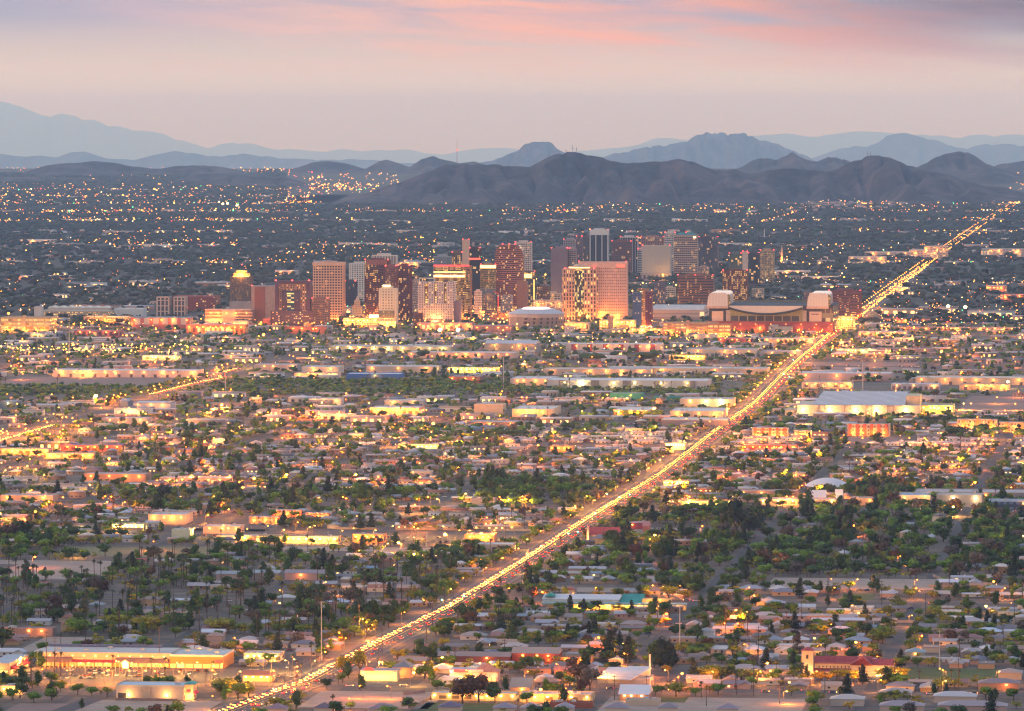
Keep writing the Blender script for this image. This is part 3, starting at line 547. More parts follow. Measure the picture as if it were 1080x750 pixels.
tower('office_block', 'white slab block with stair window behind the tan grid tower', 368, 390, 318, 278.5, 16, WHT, bays=8, band=.5, pier=.5, lit=.1, reds=0)
p, W, D = site('art_deco_tower', 'small white stepped art deco tower with pointed top', 'tower', 369, 385, 339, 18, lm='the white art deco tower'); k_ = D/F; am = facade((.62, .55, .5), (.12, .1, .1), 2.6, 4, (.35, .65), (.2, .8), .06, 2)
part('base_storey', Geo().box(-7.5*k_, 7.5*k_, 0, 18, 0, 8*k_), am, p); part('shaft', Geo().box(-5*k_, 5*k_, 2, 15, 8*k_, 16*k_), am, p); part('shaft', Geo().box(-3*k_, 3*k_, 4, 13, 16*k_, 22*k_), am, p); part('spire', Geo().hip(-2*k_, 2*k_, 5, 11, 22*k_, 27*k_, 0), paint(WHT), p)
tower('office_tower', 'white ribbed tower top showing over the maroon complex', 392, 419.5, 331, 270, 14, WHT, bays=16, band=0, pier=.4, lit=.0, reds=0)
p, W, H, D = tower('office_tower', 'wide dark maroon tower with scattered yellow windows', 384.5, 412, 339, 275, 26, (.14, .04, .045), (.06, .025, .035), floors=20, bays=14, band=.28, pier=.1, lit=.4, power=2.6, lm='the maroon tower complex', base=40000)
part('crown_block', Geo().box(-W*.42, W*.4, -.5, 0, H-7, H+2), paint((.26, .1, .09)), p)
part('lit_sign', Geo().box(-W*.3, W*.2, -.9, -.55, 6, 12), glow((1, .5, .35), 4), p)
tower('office_tower', 'maroon setback wing between the two halves of the maroon complex', 406, 420, 341, 281.5, 24, (.2, .07, .07), (.06, .03, .04), bays=7, band=.5, pier=.08, lit=.3)
tower('office_tower', 'maroon half tower with purple shaded side wall', 419, 435, 340, 281, 34, (.17, .045, .06), (.06, .02, .04), bays=8, band=.25, pier=.1, lit=.3)
p, W, H, D = tower('hotel_tower', 'cream hotel with balconies and glass base before the maroon complex', 399.5, 420, 346, 305, 24, (.68, .6, .46), (.14, .11, .1), floors=14, bays=6, band=.55, pier=.6, lit=.12, lm='the cream hotel', base=60000, reds=0)
part('lit_cap', Geo().box(-W*.3, W*.12, 4, 14, H+4.5, H+7), glow((1, .85, .5), 2.5), p); part('glass_storeys', Geo().box(-W/2-.4, W/2-3, -.8, -.1, H*.26, H*.45), facade((.2, .2, .15), (.1, .1, .09), 3, 3.2, (.1, .9), (.25, .9), .1, 1), p)
part('lit_lobby', Geo().box(-W/2+1, W/2-1, -2, -.9, 0, H*.18), facade((.4, .22, .1), (.5, .3, .1), 5, 6, (.1, .9), (.1, .9), 1.2, 4), p)
# white perforated hotel, U-shaped above
p, W, D = site('hotel_tower', 'white perforated hotel with bright courtyard notched in front', 'tower', 440.5, 480.5, 343, 30, lm='the white perforated hotel'); k_ = D/F; X = lambda px: (px-460.2)*k_*.985; Z = lambda py: (343-py)*k_
wm = facade((.5, .42, .42), (.09, .07, .09), 4.2, 4.2, (.3, .7), (.25, .75), .12, 3, WARM, 14)
part('lower_wall', Geo().box(X(441), X(480), 0, 30, Z(337), Z(320)), wm, p); part('wing', Geo().box(X(441), X(448), 0, 30, Z(320), Z(297.5)), wm, p); part('wing', Geo().box(X(472), X(480), 0, 30, Z(320), Z(297.5)), wm, p)
part('wing', Geo().box(X(452), X(458.5), 4, 30, Z(320), Z(297.5)), wm, p); part('wing', Geo().box(X(461), X(469), 3, 30, Z(320), Z(298)), wm, p)
part('courtyard_wall', Geo().box(X(448)+.1, X(472)-.1, 9, 28, Z(320), Z(299)), facade((.3, .18, .1), (.2, .1, .05), 3.4, 4.2, (.15, .85), (.2, .8), .7, 3.5, WARM, 8), p)
part('roof_frame', Geo().box(X(442.5), X(443.3), 1, 2.5, Z(297.5), Z(293)).box(X(459), X(459.8), 1, 2.5, Z(297.5), Z(293)).box(X(442.5), X(459.8), 1, 2.5, Z(294), Z(293)), paint(WHT), p)
part('base_storey', Geo().box(X(440.5), X(481), -1.5, 29, 0, Z(337)), paint((.12, .08, .1)), p); part('side_wall', Geo().box(X(480)+.05, X(486), 2, 28, 0, Z(318)), paint((.2, .14, .19)), p)
light(X(460), -6, 6, WARM, 60000, p, 2)
p, W, H, D = tower('office_tower', 'gold glowing terraced block rimmed with red lights', 457.5, 498, 338, 281, 30, (.34, .19, .09), (.12, .07, .04), floors=15, bays=20, band=.4, pier=.06, lit=.75, power=2.6, litc=(1, .5, .12), pent=False, reds=0, lm='the red-rimmed gold block', base=60000)
part('rim_light', Geo().box(-W/2, W/2*.96, -.8, -.2, H+.2, H+2.6), glow((1, .05, .05), 2.6), p); part('lit_balcony', Geo().box(-W/2, W*.36, -1, -.5, H*.80, H*.84), glow((1, .62, .2), 4), p); part('lit_balcony', Geo().box(-W/2, W*.36, -1, -.5, H*.88, H*.905), glow((1, .55, .16), 3), p)
tower('office_tower', 'slim white tower with punched windows in front of gold tower', 500, 508.5, 336, 308, 12, (.68, .55, .5), mat=facade((.68, .55, .5), (.1, .06, .07), 2.4, 4.4, (.3, .75), (.2, .75), .1, 2), band=0, pier=0, bays=4, reds=0)
tower('office_block', 'small maroon block lit orange in front of the perforated hotel', 436, 446.5, 347, 331, 14, (.18, .06, .06), bays=5, band=.4, pier=.2, lit=.3, reds=0, pent=False)
p, W, H, D = tower('hotel_tower', 'wide salmon hotel slab with fine window grid and red sign', 610, 662.5, 337, 277, 24, (.62, .4, .34), (.26, .15, .14), floors=19, bays=26, band=.5, pier=.4, lit=.14, power=1.6, litc=(1, .5, .2), lm='the salmon hotel slab', base=70000, pent=False)
part('red_sign', Geo().box(W/2-17, W/2-4, -1.2, -.6, H-7.5, H-3.5), glow((1, .05, .03), 5), p); part('parapet_panel', Geo().box(-W/2-.2, W/2+.2, -.6, -.15, H-9, H+1), paint((.62, .4, .34)), p)
p, W, D = site('office_tower', 'tan gridded tower with dark glass centre and gold ring crown', 'tower', 592.5, 632, 337, 30, lm='the gold-ringed tan tower'); k_ = D/F; H = (337-284)*k_; hw = W/2; fl = 13; fh = H/fl
gm = facade((.05, .035, .04), (.05, .035, .04), W/12, fh, (0, 1), (0, 1), .25, 3, WARM, 17); wm = paint((.55, .34, .26), .85, .1, .08)
part('glazing', Geo().box(-hw*.93, hw*.93, 1.2, 29, 0, H-.3), gm, p); part('centre_glass', Geo().box(-hw*.28, hw*.25, -.8, 1.1, 0, H-2), facade((.02, .02, .03), (.02, .02, .03), 2.2, fh/2, (0, 1), (0, 1), .3, 2.5, (1, .7, .2), 2), p)
for nm, a, b_ in (('left', -.93, -.28), ('right', .25, .93)):
    bmesh_ = make_mesh('floor_band', Geo().box(a*hw, b_*hw, .2, 1.4, 0, fh*.28, bottom=True), wm)
    for k in range(fl): obj('floor_band', bmesh_, p, (0, 0, k*fh+fh*.75))
    n_ = 4; pmm = make_mesh('pier', Geo().box(-1.1, 1.1, -.1, 1.4, 0, H), wm)
    for k in range(n_+1): obj('pier', pmm, p, (a*hw+(b_-a)*hw*k/n_, 0, 0))
part('corner_bay', Geo().box(-hw, -hw*.94, 3, 27, 0, H*.9).box(hw*.94, hw, 3, 27, 0, H*.9), facade((.3, .17, .12), (.05, .03, .04), 4, fh, (.1, .9), (.3, .9), .5, 2.5, WARM, 3), p)
part('roof', Geo().box(-hw*.95, hw*.95, .5, 29.5, H, H+1.2), wm, p)
part('crown_ring', Geo().cone((0, 15, H+1.2), (0, 15, H+5), 20, 21, 18), paint((.5, .4, .25)), p); part('crown_light', Geo().cone((0, 15, H+2), (0, 15, H+3.6), 20.9, 21.2, 18, cap=False), glow((1, .66, .25), 3.2), p); part('penthouse', Geo().cone((0, 15, H+5), (0, 15, H+8), 13, 12, 14), paint((.55, .45, .35)), p)
light(0, -7, 6, SODIUM, 60000, p, 2); red_light(p, -hw*.8, 1, H+2); red_light(p, hw*.8, 1, H+2)
# maroon and blue residential tower
p, W, D = site('apartment_tower', 'narrow tower half blue glass half dark maroon with orange spine', 'tower', 667, 689, 346, 22, lm='the blue and maroon tower'); k_ = D/F; H = (346-306.5)*k_; hw = W/2
part('glass_wing', Geo().box(-hw, -hw*.08, 0, 22, 0, H-3), facade((.08, .12, .26), (.03, .06, .15), 2.6, 3.4, (.15, .85), (.2, .85), .06, 2, WARM, 6), p)
part('maroon_wing', Geo().box(hw*.32, hw, 0, 22, 0, H-1), facade((.16, .03, .06), (.06, .02, .05), 3.2, 3.4, (.2, .8), (.2, .8), .1, 3, WARM, 7), p)
part('spine', Geo().box(-hw*.08+.05, hw*.32-.05, 1.5, 21, 0, H), facade((.4, .18, .08), (.35, .2, .08), 3, 3.4, (.15, .85), (.25, .75), .6, 2.4, SODIUM, 2), p)
part('roof_cap', Geo().box(-hw*.5, hw*.6, 2, 18, H+.05, H+3.5), paint((.28, .14, .09)), p); part('lit_entrance', Geo().box(-hw*.3, hw, -4, -.1, 0, 3.6), glow((1, .6, .25), 3.5), p); light(hw*.3, -9, 5, SODIUM, 14000, p, 2)
# brown banded block and gold-brown tower behind the stadium
tower('office_block', 'brown horizontally striped office block with red roof lights', 714.5, 754, 324, 291, 40, (.2, .085, .06), (.04, .025, .04), floors=11, bays=22, band=.45, pier=0, lit=.3, power=2.2, lm='the brown striped block', reds=3)
tower('office_tower', 'dark brown tower full of yellow windows by the stadium', 762, 789.5, 326, 286, 26, (.14, .05, .045), (.07, .03, .03), floors=15, bays=14, band=.35, pier=.3, lit=.75, power=2.6, lm='the yellow-windowed brown tower')
tower('office_block', 'wide maroon office block with white lit rooftop sign', 874, 909, 336, 307.5, 40, (.15, .05, .065), (.06, .03, .05), floors=8, bays=22, band=.5, pier=.1, lit=.25, lm='the maroon office block')
# cranes
def crane(px, yb, yt, jib, label, colr=(.7, .12, .04)):
    x, y = G(px, yb); p = tag(obj('tower_crane', None, None, (x, y, 0)), label, 'crane'); k = y/F; H = (yb-yt)*k; cm = paint(colr, .6, .05); g = Geo()
    for s in (-1, 1):
        for q in (-1, 1): g.box(s*1.1-.25, s*1.1+.25, q*1.1-.25, q*1.1+.25, 0, H)
    for i in range(int(H/3)): g.cone((-1.1, -1.1, i*3), (1.1, -1.1, i*3+3), .16, .16, 4).cone((1.1, -1.1, i*3), (1.1, 1.1, i*3+3), .16, .16, 4)
    part('mast', g, cm, p); j = Geo(); l0, l1 = jib[0]*k, jib[1]*k; dz = jib[2]*k
    j.cone((l0, 0, H), (l1, 0, H+dz), .45, .35, 4).cone((l0*.3, 0, H+2.2), (l1, 0, H+dz+.6), .3, .25, 4)
    for i in range(12): f0 = l1*i/12; f1 = l1*(i+1)/12; j.cone((f0, 0, H+dz*i/12), (f1, 0, H+2.2+(dz-1.6)*(i+1)/12), .15, .15, 4)
    part('jib', j, cm, p); part('cab', Geo().box(-1.5, 1.5, -1.5, 1.5, H-3, H-.2, bottom=True), M_WHITE, p); part('apex', Geo().cone((0, 0, H), (0, 0, H+6), .8, .2, 4), cm, p)
    return p, H
p, H = crane(549.5, 331, 297, (5, -38, 1.2), 'red tower crane with long level jib before the arched tower'); part('strip_light', Geo().box(-.3, .3, -1.7, -1.45, 5, H-3), glow((1, .06, .02), 3), p)
p, H = crane(525.5, 336, 311, (3, -5.5, 4), 'short red crane with raised jib beside the construction block'); part('strip_light', Geo().box(-.3, .3, -1.7, -1.45, 5, H-3), glow((1, .05, .04), 3), p)
# ---- arena
p, W, D = site('arena', 'broad low arena with glowing dished white roof', 'arena', 531, 600, 347, 120, lm='the arena'); k_ = D/F; hw = W/2
def frustum(g, w0, d0, w1, d1, z0, z1, dep=120, c=16):
    vs = []
    for w_, d_, z in ((w0, d0, z0), (w1, d1, z1)):
        for k in range(c):
            a = 2*math.pi*(k+.5)/c; q = 2.6; cx_, sy_ = math.cos(a), math.sin(a); r = (abs(cx_)**q+abs(sy_)**q)**(-1/q); vs.append((w_*r*cx_, dep/2+d_*r*sy_, z))
    return g.add(vs, [(i, (i+1) % c, (i+1) % c+c, i+c) for i in range(c)]+[tuple(range(c, 2*c))])
part('wall', frustum(Geo(), hw*.93, 56, hw*.96, 58, 0, 12*k_), facade((.4, .26, .22), (.12, .07, .06), 14, 7, (.3, .6), (.2, .8), .15, 3), p)
part('fascia', frustum(Geo(), hw*.97, 59, hw*.97, 59, 12*k_-.5, 15.5*k_), facade((.52, .4, .36), (.25, .16, .12), 30, 8, (.1, .6), (.2, .45), .5, 1.5), p)
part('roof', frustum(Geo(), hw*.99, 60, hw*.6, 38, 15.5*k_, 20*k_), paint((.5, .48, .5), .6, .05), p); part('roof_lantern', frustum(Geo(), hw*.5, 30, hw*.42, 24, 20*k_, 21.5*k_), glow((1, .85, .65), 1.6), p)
# ---- stadium
p, W, D = site('baseball_stadium', 'retractable roof stadium with two white end caps and sagging truss', 'stadium', 744, 884, 351, 190, lm='the stadium')
k_ = D/F; X = lambda px: (px-811)*k_; Z = lambda py: (351-py)*k_; brick = paint((.22, .055, .06), .9, .15, .06); dark = paint((.03, .045, .06), .5, .05); cream = paint((.52, .42, .36), .85, .06)
part('brick_base', Geo().box(X(747), X(880), -2, 60, 0, Z(339)), brick, p)
part('dark_wall', Geo().box(X(749), X(880), 4, 150, Z(339), Z(322)), facade((.03, .045, .06), (.02, .03, .05), 8, 9, (.1, .9), (.2, .8), .04, 1.5), p)
for a, b_ in ((752, 764), (855, 868)): part('panel_wall', Geo().box(X(a), X(b_), 1, 3.9, Z(339)+.1, Z(328.5)), cream, p)
for a, b_ in ((767, 771), (848, 852)): part('panel_wall', Geo().box(X(a), X(b_), 1, 3.9, Z(339)+.1, Z(327.5)), paint((.4, .35, .32)), p)
part('side_bay', Geo().box(X(868.5), X(880), 1.5, 3.9, Z(339)+.1, Z(325)), facade((.22, .2, .14), (.06, .04, .07), 9, 16, (.1, .9), (.1, .6), .1, 1), p)
part('green_wall', Geo().box(X(771), X(848), .5, 3.9, Z(339)+.1, Z(324)), paint((.24, .25, .13)), p)
wmx = make_mesh('window', Geo().box(-3.9*k_, 3.9*k_, .1, .45, 0, 5.2*k_), M_GLASSD); am2 = make_mesh('window_pier', Geo().box(-.35*k_, .35*k_, -.4, .44, 0, 5.8*k_), paint((.35, .32, .22)))
for k in range(8): obj('window', wmx, p, (X(776+k*9.2), 0, Z(338.6)))
for k in range(9): obj('window_pier', am2, p, (X(771.4+k*9.2), 0, Z(338.6)))
g = Geo(); n_ = 24; pr = [(X(771+77*i/n_), Z(324+6.3*(1-((i/n_-.5)*2)**2)-.0)) for i in range(n_+1)]
g.prism_y(pr[::1]+[(X(848), Z(322.6)), (X(771), Z(322.6))], -8, 150); part('roof', g, paint((.62, .56, .5), .6, .04), p)
g = Geo()
for (xa, za), (xb, zb) in zip(pr, pr[1:]): g.cone((xa, -9, za-1.2), (xb, -9, zb-1.2), 1.9, 1.9, 5)
part('truss', g, dark, p); part('roof_rail', Geo().box(X(748), X(872), 150, 154, Z(322), Z(320)), paint((.2, .17, .1)), p)
for a, b_ in ((747, 769), (852.5, 875)):
    n2_ = 10; xa, xb = X(a), X(b_); pr2 = [(xa, Z(323.2)), (xb, Z(323.2))]
    w2 = (b_-a); pr2 += [(X(b_-w2*.0), Z(316)), (X(b_-w2*.02), Z(311.6)), (X(b_-w2*.07), Z(309.7)), (X(b_-w2*.14), Z(309)), (X(a+w2*.2), Z(309)), (X(a+w2*.12), Z(309.9)), (X(a+w2*.06), Z(313)), (X(a+w2*.02), Z(318))]
    cp = part('end_cap', Geo().prism_y(pr2, 0, 120), facade((.6, .58, .58), (.55, .53, .53), 5, 300, (.12, .9), (0, 1), 0, 0), p); part('cap_trim', Geo().prism_y([(xb+.1, Z(323.2)), (xb+3.5, Z(322)), (xb+3.5, Z(312)), (xb-.3, Z(309.6))], 0, 6), facade((.3, .25, .06), (.05, .05, .05), 3, 4, (.3, 1), (.2, .8), .2, 2), p)
    part('cap_base', Geo().box(xa-.5, xb+.5, -1, 119, Z(325.5), Z(323.2)-.05), paint((.5, .36, .3)), p)
part('team_sign', Geo().box(X(857), X(865), .6, .98, Z(332), Z(330.7)), paint((.2, .15, .25)), p)
part('ticket_block', Geo().box(X(813), X(838), -22, -3, 0, Z(344)).box(X(815), X(823), -20, -5, Z(344), Z(342)), paint((.35, .35, .33)), p)
for x in range(750, 882, 16): part('wall_lamp', Geo().box(X(x), X(x)+1.5, -3, -2.1, Z(342), Z(341.6)), glow(SODIUM, 12), p); light(X(x), -8, 5, SODIUM, 9000, p)
p, W, D = site('convention_hall', 'long low white-roofed convention hall beside the stadium', 'hall', 688, 748, 337, 120, lm='the convention hall'); k_ = D/F; hw = W/2
part('wall', Geo().box(-hw, hw, 0, 120, 0, 10*k_), facade((.55, .4, .34), (.4, .27, .22), 200, 4.5*k_, (0, 1), (.2, .5), 0, 0), p); part('roof', Geo().prism_x([(-1, 10*k_), (120, 10*k_), (60, 14.5*k_), (10, 13*k_)], -hw-.5, hw+.5), paint((.6, .55, .5)), p)
part('lit_wall', Geo().box(hw*.87, hw+2, -1, -.1, 2*k_, 8*k_), glow((1, .65, .3), .9), p)  # lit look is put into the wall's own glowing material
def garage(label, px0, px1, yb, yt, depth, colr, litw=1.0, lm=None, floors=4, litpow=2.2):
    p, W, D = site('parking_garage', label, 'parking garage', px0, px1, yb, depth, lm=lm); k = D/F; H = (yb-yt)*k; hw = W/2; fh = H/floors
    part('deck_interior', Geo().box(-hw+1.4, hw-1.4, 1.4, depth-1.4, 0, H-.3), facade((.4, .22, .08), (.5, .28, .1), 7, fh, (.04, .96), (.1, .92), litw, litpow, WARM, rng.random()*40), p)
    fm = make_mesh('deck_rail', Geo().ring(-hw, hw, 0, depth, 0, fh*.42, 1.0), paint(colr))
    for k2 in range(floors): obj('deck_rail', fm, p, (0, 0, fh*(k2+.62)))
    cm = make_mesh('column', Geo().box(-.5, .5, .05, 1.2, 0, H), paint(colr))
    for k2 in range(int(W/9)+1): obj('column', cm, p, (-hw+.6+k2*(W-1.2)/max(1, int(W/9)), 0, 0))
    part('stair_tower', Geo().box(-hw*.1, hw*.02, -1.5, 4, 0, H+4), paint(colr), p)
    for q in (-.7, 0, .7): light(hw*q, -6, 4, SODIUM, 16000, p, 1)
    return p
garage('brick-banded parking garage with yellow lit decks below the convention hall', 699, 757, 353, 340.5, 50, (.42, .26, .2), .55, 'the banded parking garage')
garage('tall glowing yellow garage end tower near the stadium', 746, 772, 357, 342, 30, (.34, .17, .1), .9)
garage('long parking garage with pale decks glowing gold', 0, 61, 351, 335, 60, (.5, .38, .22), .9, 'the gold-lit garage', 4)
garage('low garage with gold decks and blue roof edge', 88, 140, 342, 334, 40, (.5, .3, .18), .9)
def hall(name, label, px0, px1, yb, h, depth, wall, roof=(.5, .47, .45), cat='warehouse', doors=0, lamps=0, lampc=SODIUM, piers=0, pierc=None, roofstripe=None, lm=None, ridge=0, lp=9000, wins=None, fascia=None, units=2, group=None, hpx=None, hipr=False):
    p, W, D = site(name, label, cat, px0, px1, yb, depth, group, lm); hw = W/2
    if hpx: h = hpx*D/F
    if lamps >= 5 and not wins and not doors and not piers: wins = (tuple(q*.3 for q in wall), 8, h*1.02, .55)  # invented window bays, some glowing, added to vary the light on plain walls
    wm = paint(wall, .9, .1, .06) if not wins else facade(tuple(wall), wins[0], wins[1], wins[2], (.2, .8), (.25, .75), wins[3], 3, WARM, rng.random()*30)
    part('wall', Geo().box(-hw, hw, 0, depth, 0, h), wm, p)
    rg = Geo()
    if ridge and hipr: rg.hip(-hw, hw, 0, depth, h+.02, h+ridge, .7)
    elif ridge: rg.gable(-hw, hw, 0, depth, h+.15, h+ridge, .6)
    else: rg.box(-hw+.3, hw-.3, .3, depth-.3, h, h+.25)
    part('roof', rg, paint(roof, .7, .1, .04) if not roofstripe else facade(tuple(roof), roofstripe, 7, 9000, (.1, .3), (0, 1), 0, 0), p)
    if not ridge: part('parapet', Geo().ring(-hw-.1, hw+.1, -.1, depth+.1, h-.5, h+.9, .4), paint(fascia or wall), p)
    if doors:
        dm = make_mesh('dock_door', Geo().box(-2, 2, -.25, -.12, 0, 4.4), paint((.12, .1, .11)))
        for k in range(doors): obj('dock_door', dm, p, (-hw+W*(k+.5)/doors, 0, 0))
    if piers:
        pm_ = make_mesh('wall_panel', Geo().box(-W*.026, W*.026, -.6, -.12, 0, h+.6), paint(pierc or GREY))
        for k in range(piers): obj('wall_panel', pm_, p, (-hw+W*(k+.5)/piers, 0, 0))
    if lamps:
        lm_ = blob(lampc, 40, .55)
        for k in range(lamps):
            x = -hw+W*(k+.5)/lamps+rng.uniform(-.25, .25)*W/lamps; obj('wall_lamp', lm_, p, (x, -.9, h*.8)); light(x, -rng.uniform(3, 6), h*.75, lampc if rng.random() < .8 else SODIUM, lp*.36*rng.choice((.25, .5, 1, 1.5)), p)
    if units:
        um = make_mesh('roof_unit', Geo().box(-1.4, 1.4, -1.2, 1.2, 0, 1.6), paint((.45, .43, .43)))
        for k in range(units): obj('roof_unit', um, p, (rng.uniform(-hw*.85, hw*.85), rng.uniform(depth*.2, depth*.8), h+(ridge*.3 if ridge else .2)))
    return p, W, h, D
# -------- left part of downtown
hall('greenhouse_hall', 'long building with barrel-vaulted glass roof ribs above the gold garage', 43, 121, 337, 0, 50, (.45, .36, .28), (.5, .55, .5), 'hall', hpx=9, wins=((.3, .2, .1), 3, 3.6, .5), units=0, lm='the vault-roofed hall')
p, W, D = site('vaulted_roof', 'row of pale glass barrel vaults capping the lab building', 'roof structure', 50, 118, 336, 30); k_ = D/F
g = Geo()
for k in range(7):
    x0 = -W/2+W*k/7; w_ = W/7; pr = [(x0, 0)]+[(x0+w_/2-w_/2*math.cos(math.pi*i/8), w_*.22*math.sin(math.pi*i/8)) for i in range(9)]
    g.prism_y([(a, 11*k_+b) for a, b in pr[1:]], 0, 30)
part('vault', g, paint((.5, .53, .5), .4, .05), p); part('support_wall', Geo().box(-W/2, W/2, .5, 29.5, 0, 11*k_-.1), paint((.45, .36, .3)), p)
hall('laboratory_block', 'white blank cube at the end of the vault-roofed hall', 36, 46, 338, 0, 20, (.6, .55, .52), hpx=14, cat='block')
hall('exhibition_hall', 'plain white exhibition hall beyond the brick row', 120, 155, 335, 0, 40, (.62, .64, .62), (.6, .6, .6), 'hall', hpx=9)
for a, b_, l in ((165, 181, 'paired grey block with three dark bays, one nearer the exhibition hall'), (183, 198, 'paired grey block with three dark bays, one nearer the maroon hall')):
    p, W, H, D = tower('laboratory_tower', l, a, b_, 337, 314, 24, (.5, .4, .34), (.06, .06, .08), floors=4, bays=3, band=.16, pier=.3, lit=.05, cat='laboratory', pent=False, reds=0)
hall('auditorium', 'maroon hall with dark red sloped roof beyond the grey paired blocks', 182, 233, 328, 0, 60, (.28, .05, .045), (.3, .06, .05), 'hall', hpx=15, lm='the maroon hall', wins=((.12, .04, .04), 4, 4, .15))
hall('civic_building', 'peach banded office building with long ribbon windows', 216, 270, 343, 0, 36, (.58, .4, .3), cat='office block', hpx=16, wins=((.14, .09, .08), 60, 5.5, .3), lm='the peach banded offices', lamps=5, lp=12000)
hall('office_block', 'grey flat block behind the peach banded offices', 242, 272, 336, 0, 24, (.36, .29, .27), cat='office block', hpx=17)
hall('brick_building', 'long red brick hall lit by a row of orange lamps', 196, 262, 353, 0, 30, (.4, .13, .08), cat='brick hall', hpx=10, lamps=9, lp=15600, lm='the long red brick hall')
hall('brick_building', 'red and white checkered brick row with blue roof edge', 138, 204, 347, 0, 30, (.42, .12, .1), cat='brick hall', hpx=12, wins=((.45, .42, .4), 16, 30, 0), fascia=(.15, .25, .4), lamps=5, lp=12000)
hall('brick_building', 'low maroon arcade with dark openings at street level', 78, 131, 356, 0, 26, (.22, .1, .14), cat='brick hall', hpx=7, wins=((.05, .03, .06), 9, 12, .05), lamps=4, lp=16000)
hall('white_house_block', 'white stepped block glowing orange at the end of brick hall', 243, 263, 350, 0, 18, (.65, .5, .42), cat='block', hpx=11, lamps=3, lp=12000)
hall('brick_building', 'low brown wall building left of the purple portal forecourt', 300, 345, 352, 0, 20, (.32, .13, .11), cat='brick hall', hpx=7, lamps=3, lp=12000)
hall('market_hall', 'bright glowing yellow glass hall at the tan grid tower foot', 362, 400, 345, 0, 20, (.5, .35, .18), cat='hall', hpx=9, wins=((.5, .3, .1), 3, 3.2, 1.2), lamps=6, lampc=WARM, lp=18000)
hall('podium_block', 'pale salmon podium under the white perforated hotel', 440, 500, 349, 0, 26, (.5, .26, .24), cat='block', hpx=8, lamps=6, lp=18000)
hall('office_block', 'flat brown conference block in front of the arena', 500, 542, 351, 0, 50, (.32, .18, .17), (.3, .24, .26), 'block', hpx=7, lamps=4, lp=12000)
hall('apartment_block', 'pale brick block beneath the short red crane', 517, 541, 337, 0, 20, (.42, .2, .15), cat='block', hpx=7, wins=((.2, .1, .08), 3.5, 4, .4))
hall('office_block', 'grey mid-rise block behind the construction cranes', 528, 541, 332, 0, 18, (.3, .24, .26), cat='block', hpx=20, wins=((.12, .1, .12), 3.5, 4, .4))
hall('office_block', 'low grey glass office row beyond the arena roof', 562, 594, 332, 0, 30, (.3, .27, .3), cat='block', hpx=15, wins=((.15, .13, .15), 3.5, 4, .45), lamps=4, lp=18000)
hall('bus_station', 'low flat building with lit yellow frontage behind arena entrance', 595, 622, 349, 0, 30, (.55, .38, .25), cat='station', hpx=8, lamps=5, lp=15600)
hall('market_hall', 'long glowing yellow arcade before the salmon hotel slab', 632, 671, 348, 0, 26, (.5, .34, .18), cat='hall', hpx=10, wins=((.5, .3, .1), 5, 4, .8), lamps=7, lampc=WARM, lp=18000, lm='the glowing arcade')
hall('church', 'peach square-towered hall beside the glowing arcade', 641, 646.5, 349, 0, 12, (.5, .3, .2), cat='church', hpx=15)
hall('office_block', 'white block with small square windows in front of the arena', 595, 606, 353, 0, 14, (.6, .5, .48), cat='block', hpx=8, wins=((.2, .15, .15), 3, 3, .1))
hall('office_block', 'pale stepped block behind the salmon hotel', 555, 566, 320, 0, 20, WHT, cat='block', hpx=10)
hall('office_block', 'white-topped market building with orange awnings near the blue tower', 664, 700, 352, 0, 20, (.5, .3, .18), cat='block', hpx=5, lamps=4, lampc=WARM, lp=24000)
hall('clinic_block', 'cream windowed block on the far side of the avenue from the stadium', 882, 902, 347, 0, 20, (.7, .52, .34), cat='block', hpx=13, wins=((.2, .13, .1), 3.4, 4, .3), lamps=4, lampc=WARM, lp=7000)
for a, b_, yb, yt, c, l in ((421, 434, 330, 305, (.3, .2, .16), 'short brown mid-rise filling the gap beside the maroon half tower'), (435, 442, 332, 296, (.38, .3, .3), 'slim grey mid-rise left of the white perforated hotel'), (566, 580, 329, 303, (.16, .08, .07), 'dark brown mid-rise beyond the arena dome'), (572, 592, 325, 310, (.44, .36, .32), 'low beige mid-rise between the arena and the gold-ringed tower'), (636, 646, 306, 284, (.4, .36, .38), 'pale mid-rise showing beyond the salmon hotel slab'), (690, 702, 326, 299, (.12, .1, .16), 'navy mid-rise right of the blue and maroon tower'), (700, 713, 318, 304, (.5, .4, .34), 'cream mid-rise left of the brown striped block'), (737, 748, 300, 282, (.3, .2, .18), 'small brown mid-rise right of the teal-roofed tower'), (755, 763, 322, 306, (.35, .28, .26), 'narrow grey mid-rise between striped block and yellow-windowed tower'), (272, 286, 322, 306, (.34, .26, .22), 'beige mid-rise beyond the blank rust slab'), (354, 366, 322, 302, (.2, .14, .2), 'purple mid-rise behind the tan grid tower'), (510, 521, 332, 312, (.4, .22, .16), 'brick mid-rise between gold tower and crane'), (848, 860, 322, 309, (.24, .12, .12), 'small maroon mid-rise beyond the stadium roof'), (793, 806, 318, 305, (.42, .36, .32), 'pale mid-rise behind the stadium truss')):
    tower('mid_rise_block', l, a, b_, yb, yt, 16, c, (.05, .045, .06), bays=6, band=.45, pier=.2, lit=.4, reds=0, cat='mid-rise block', pent=rng.random() < .5)
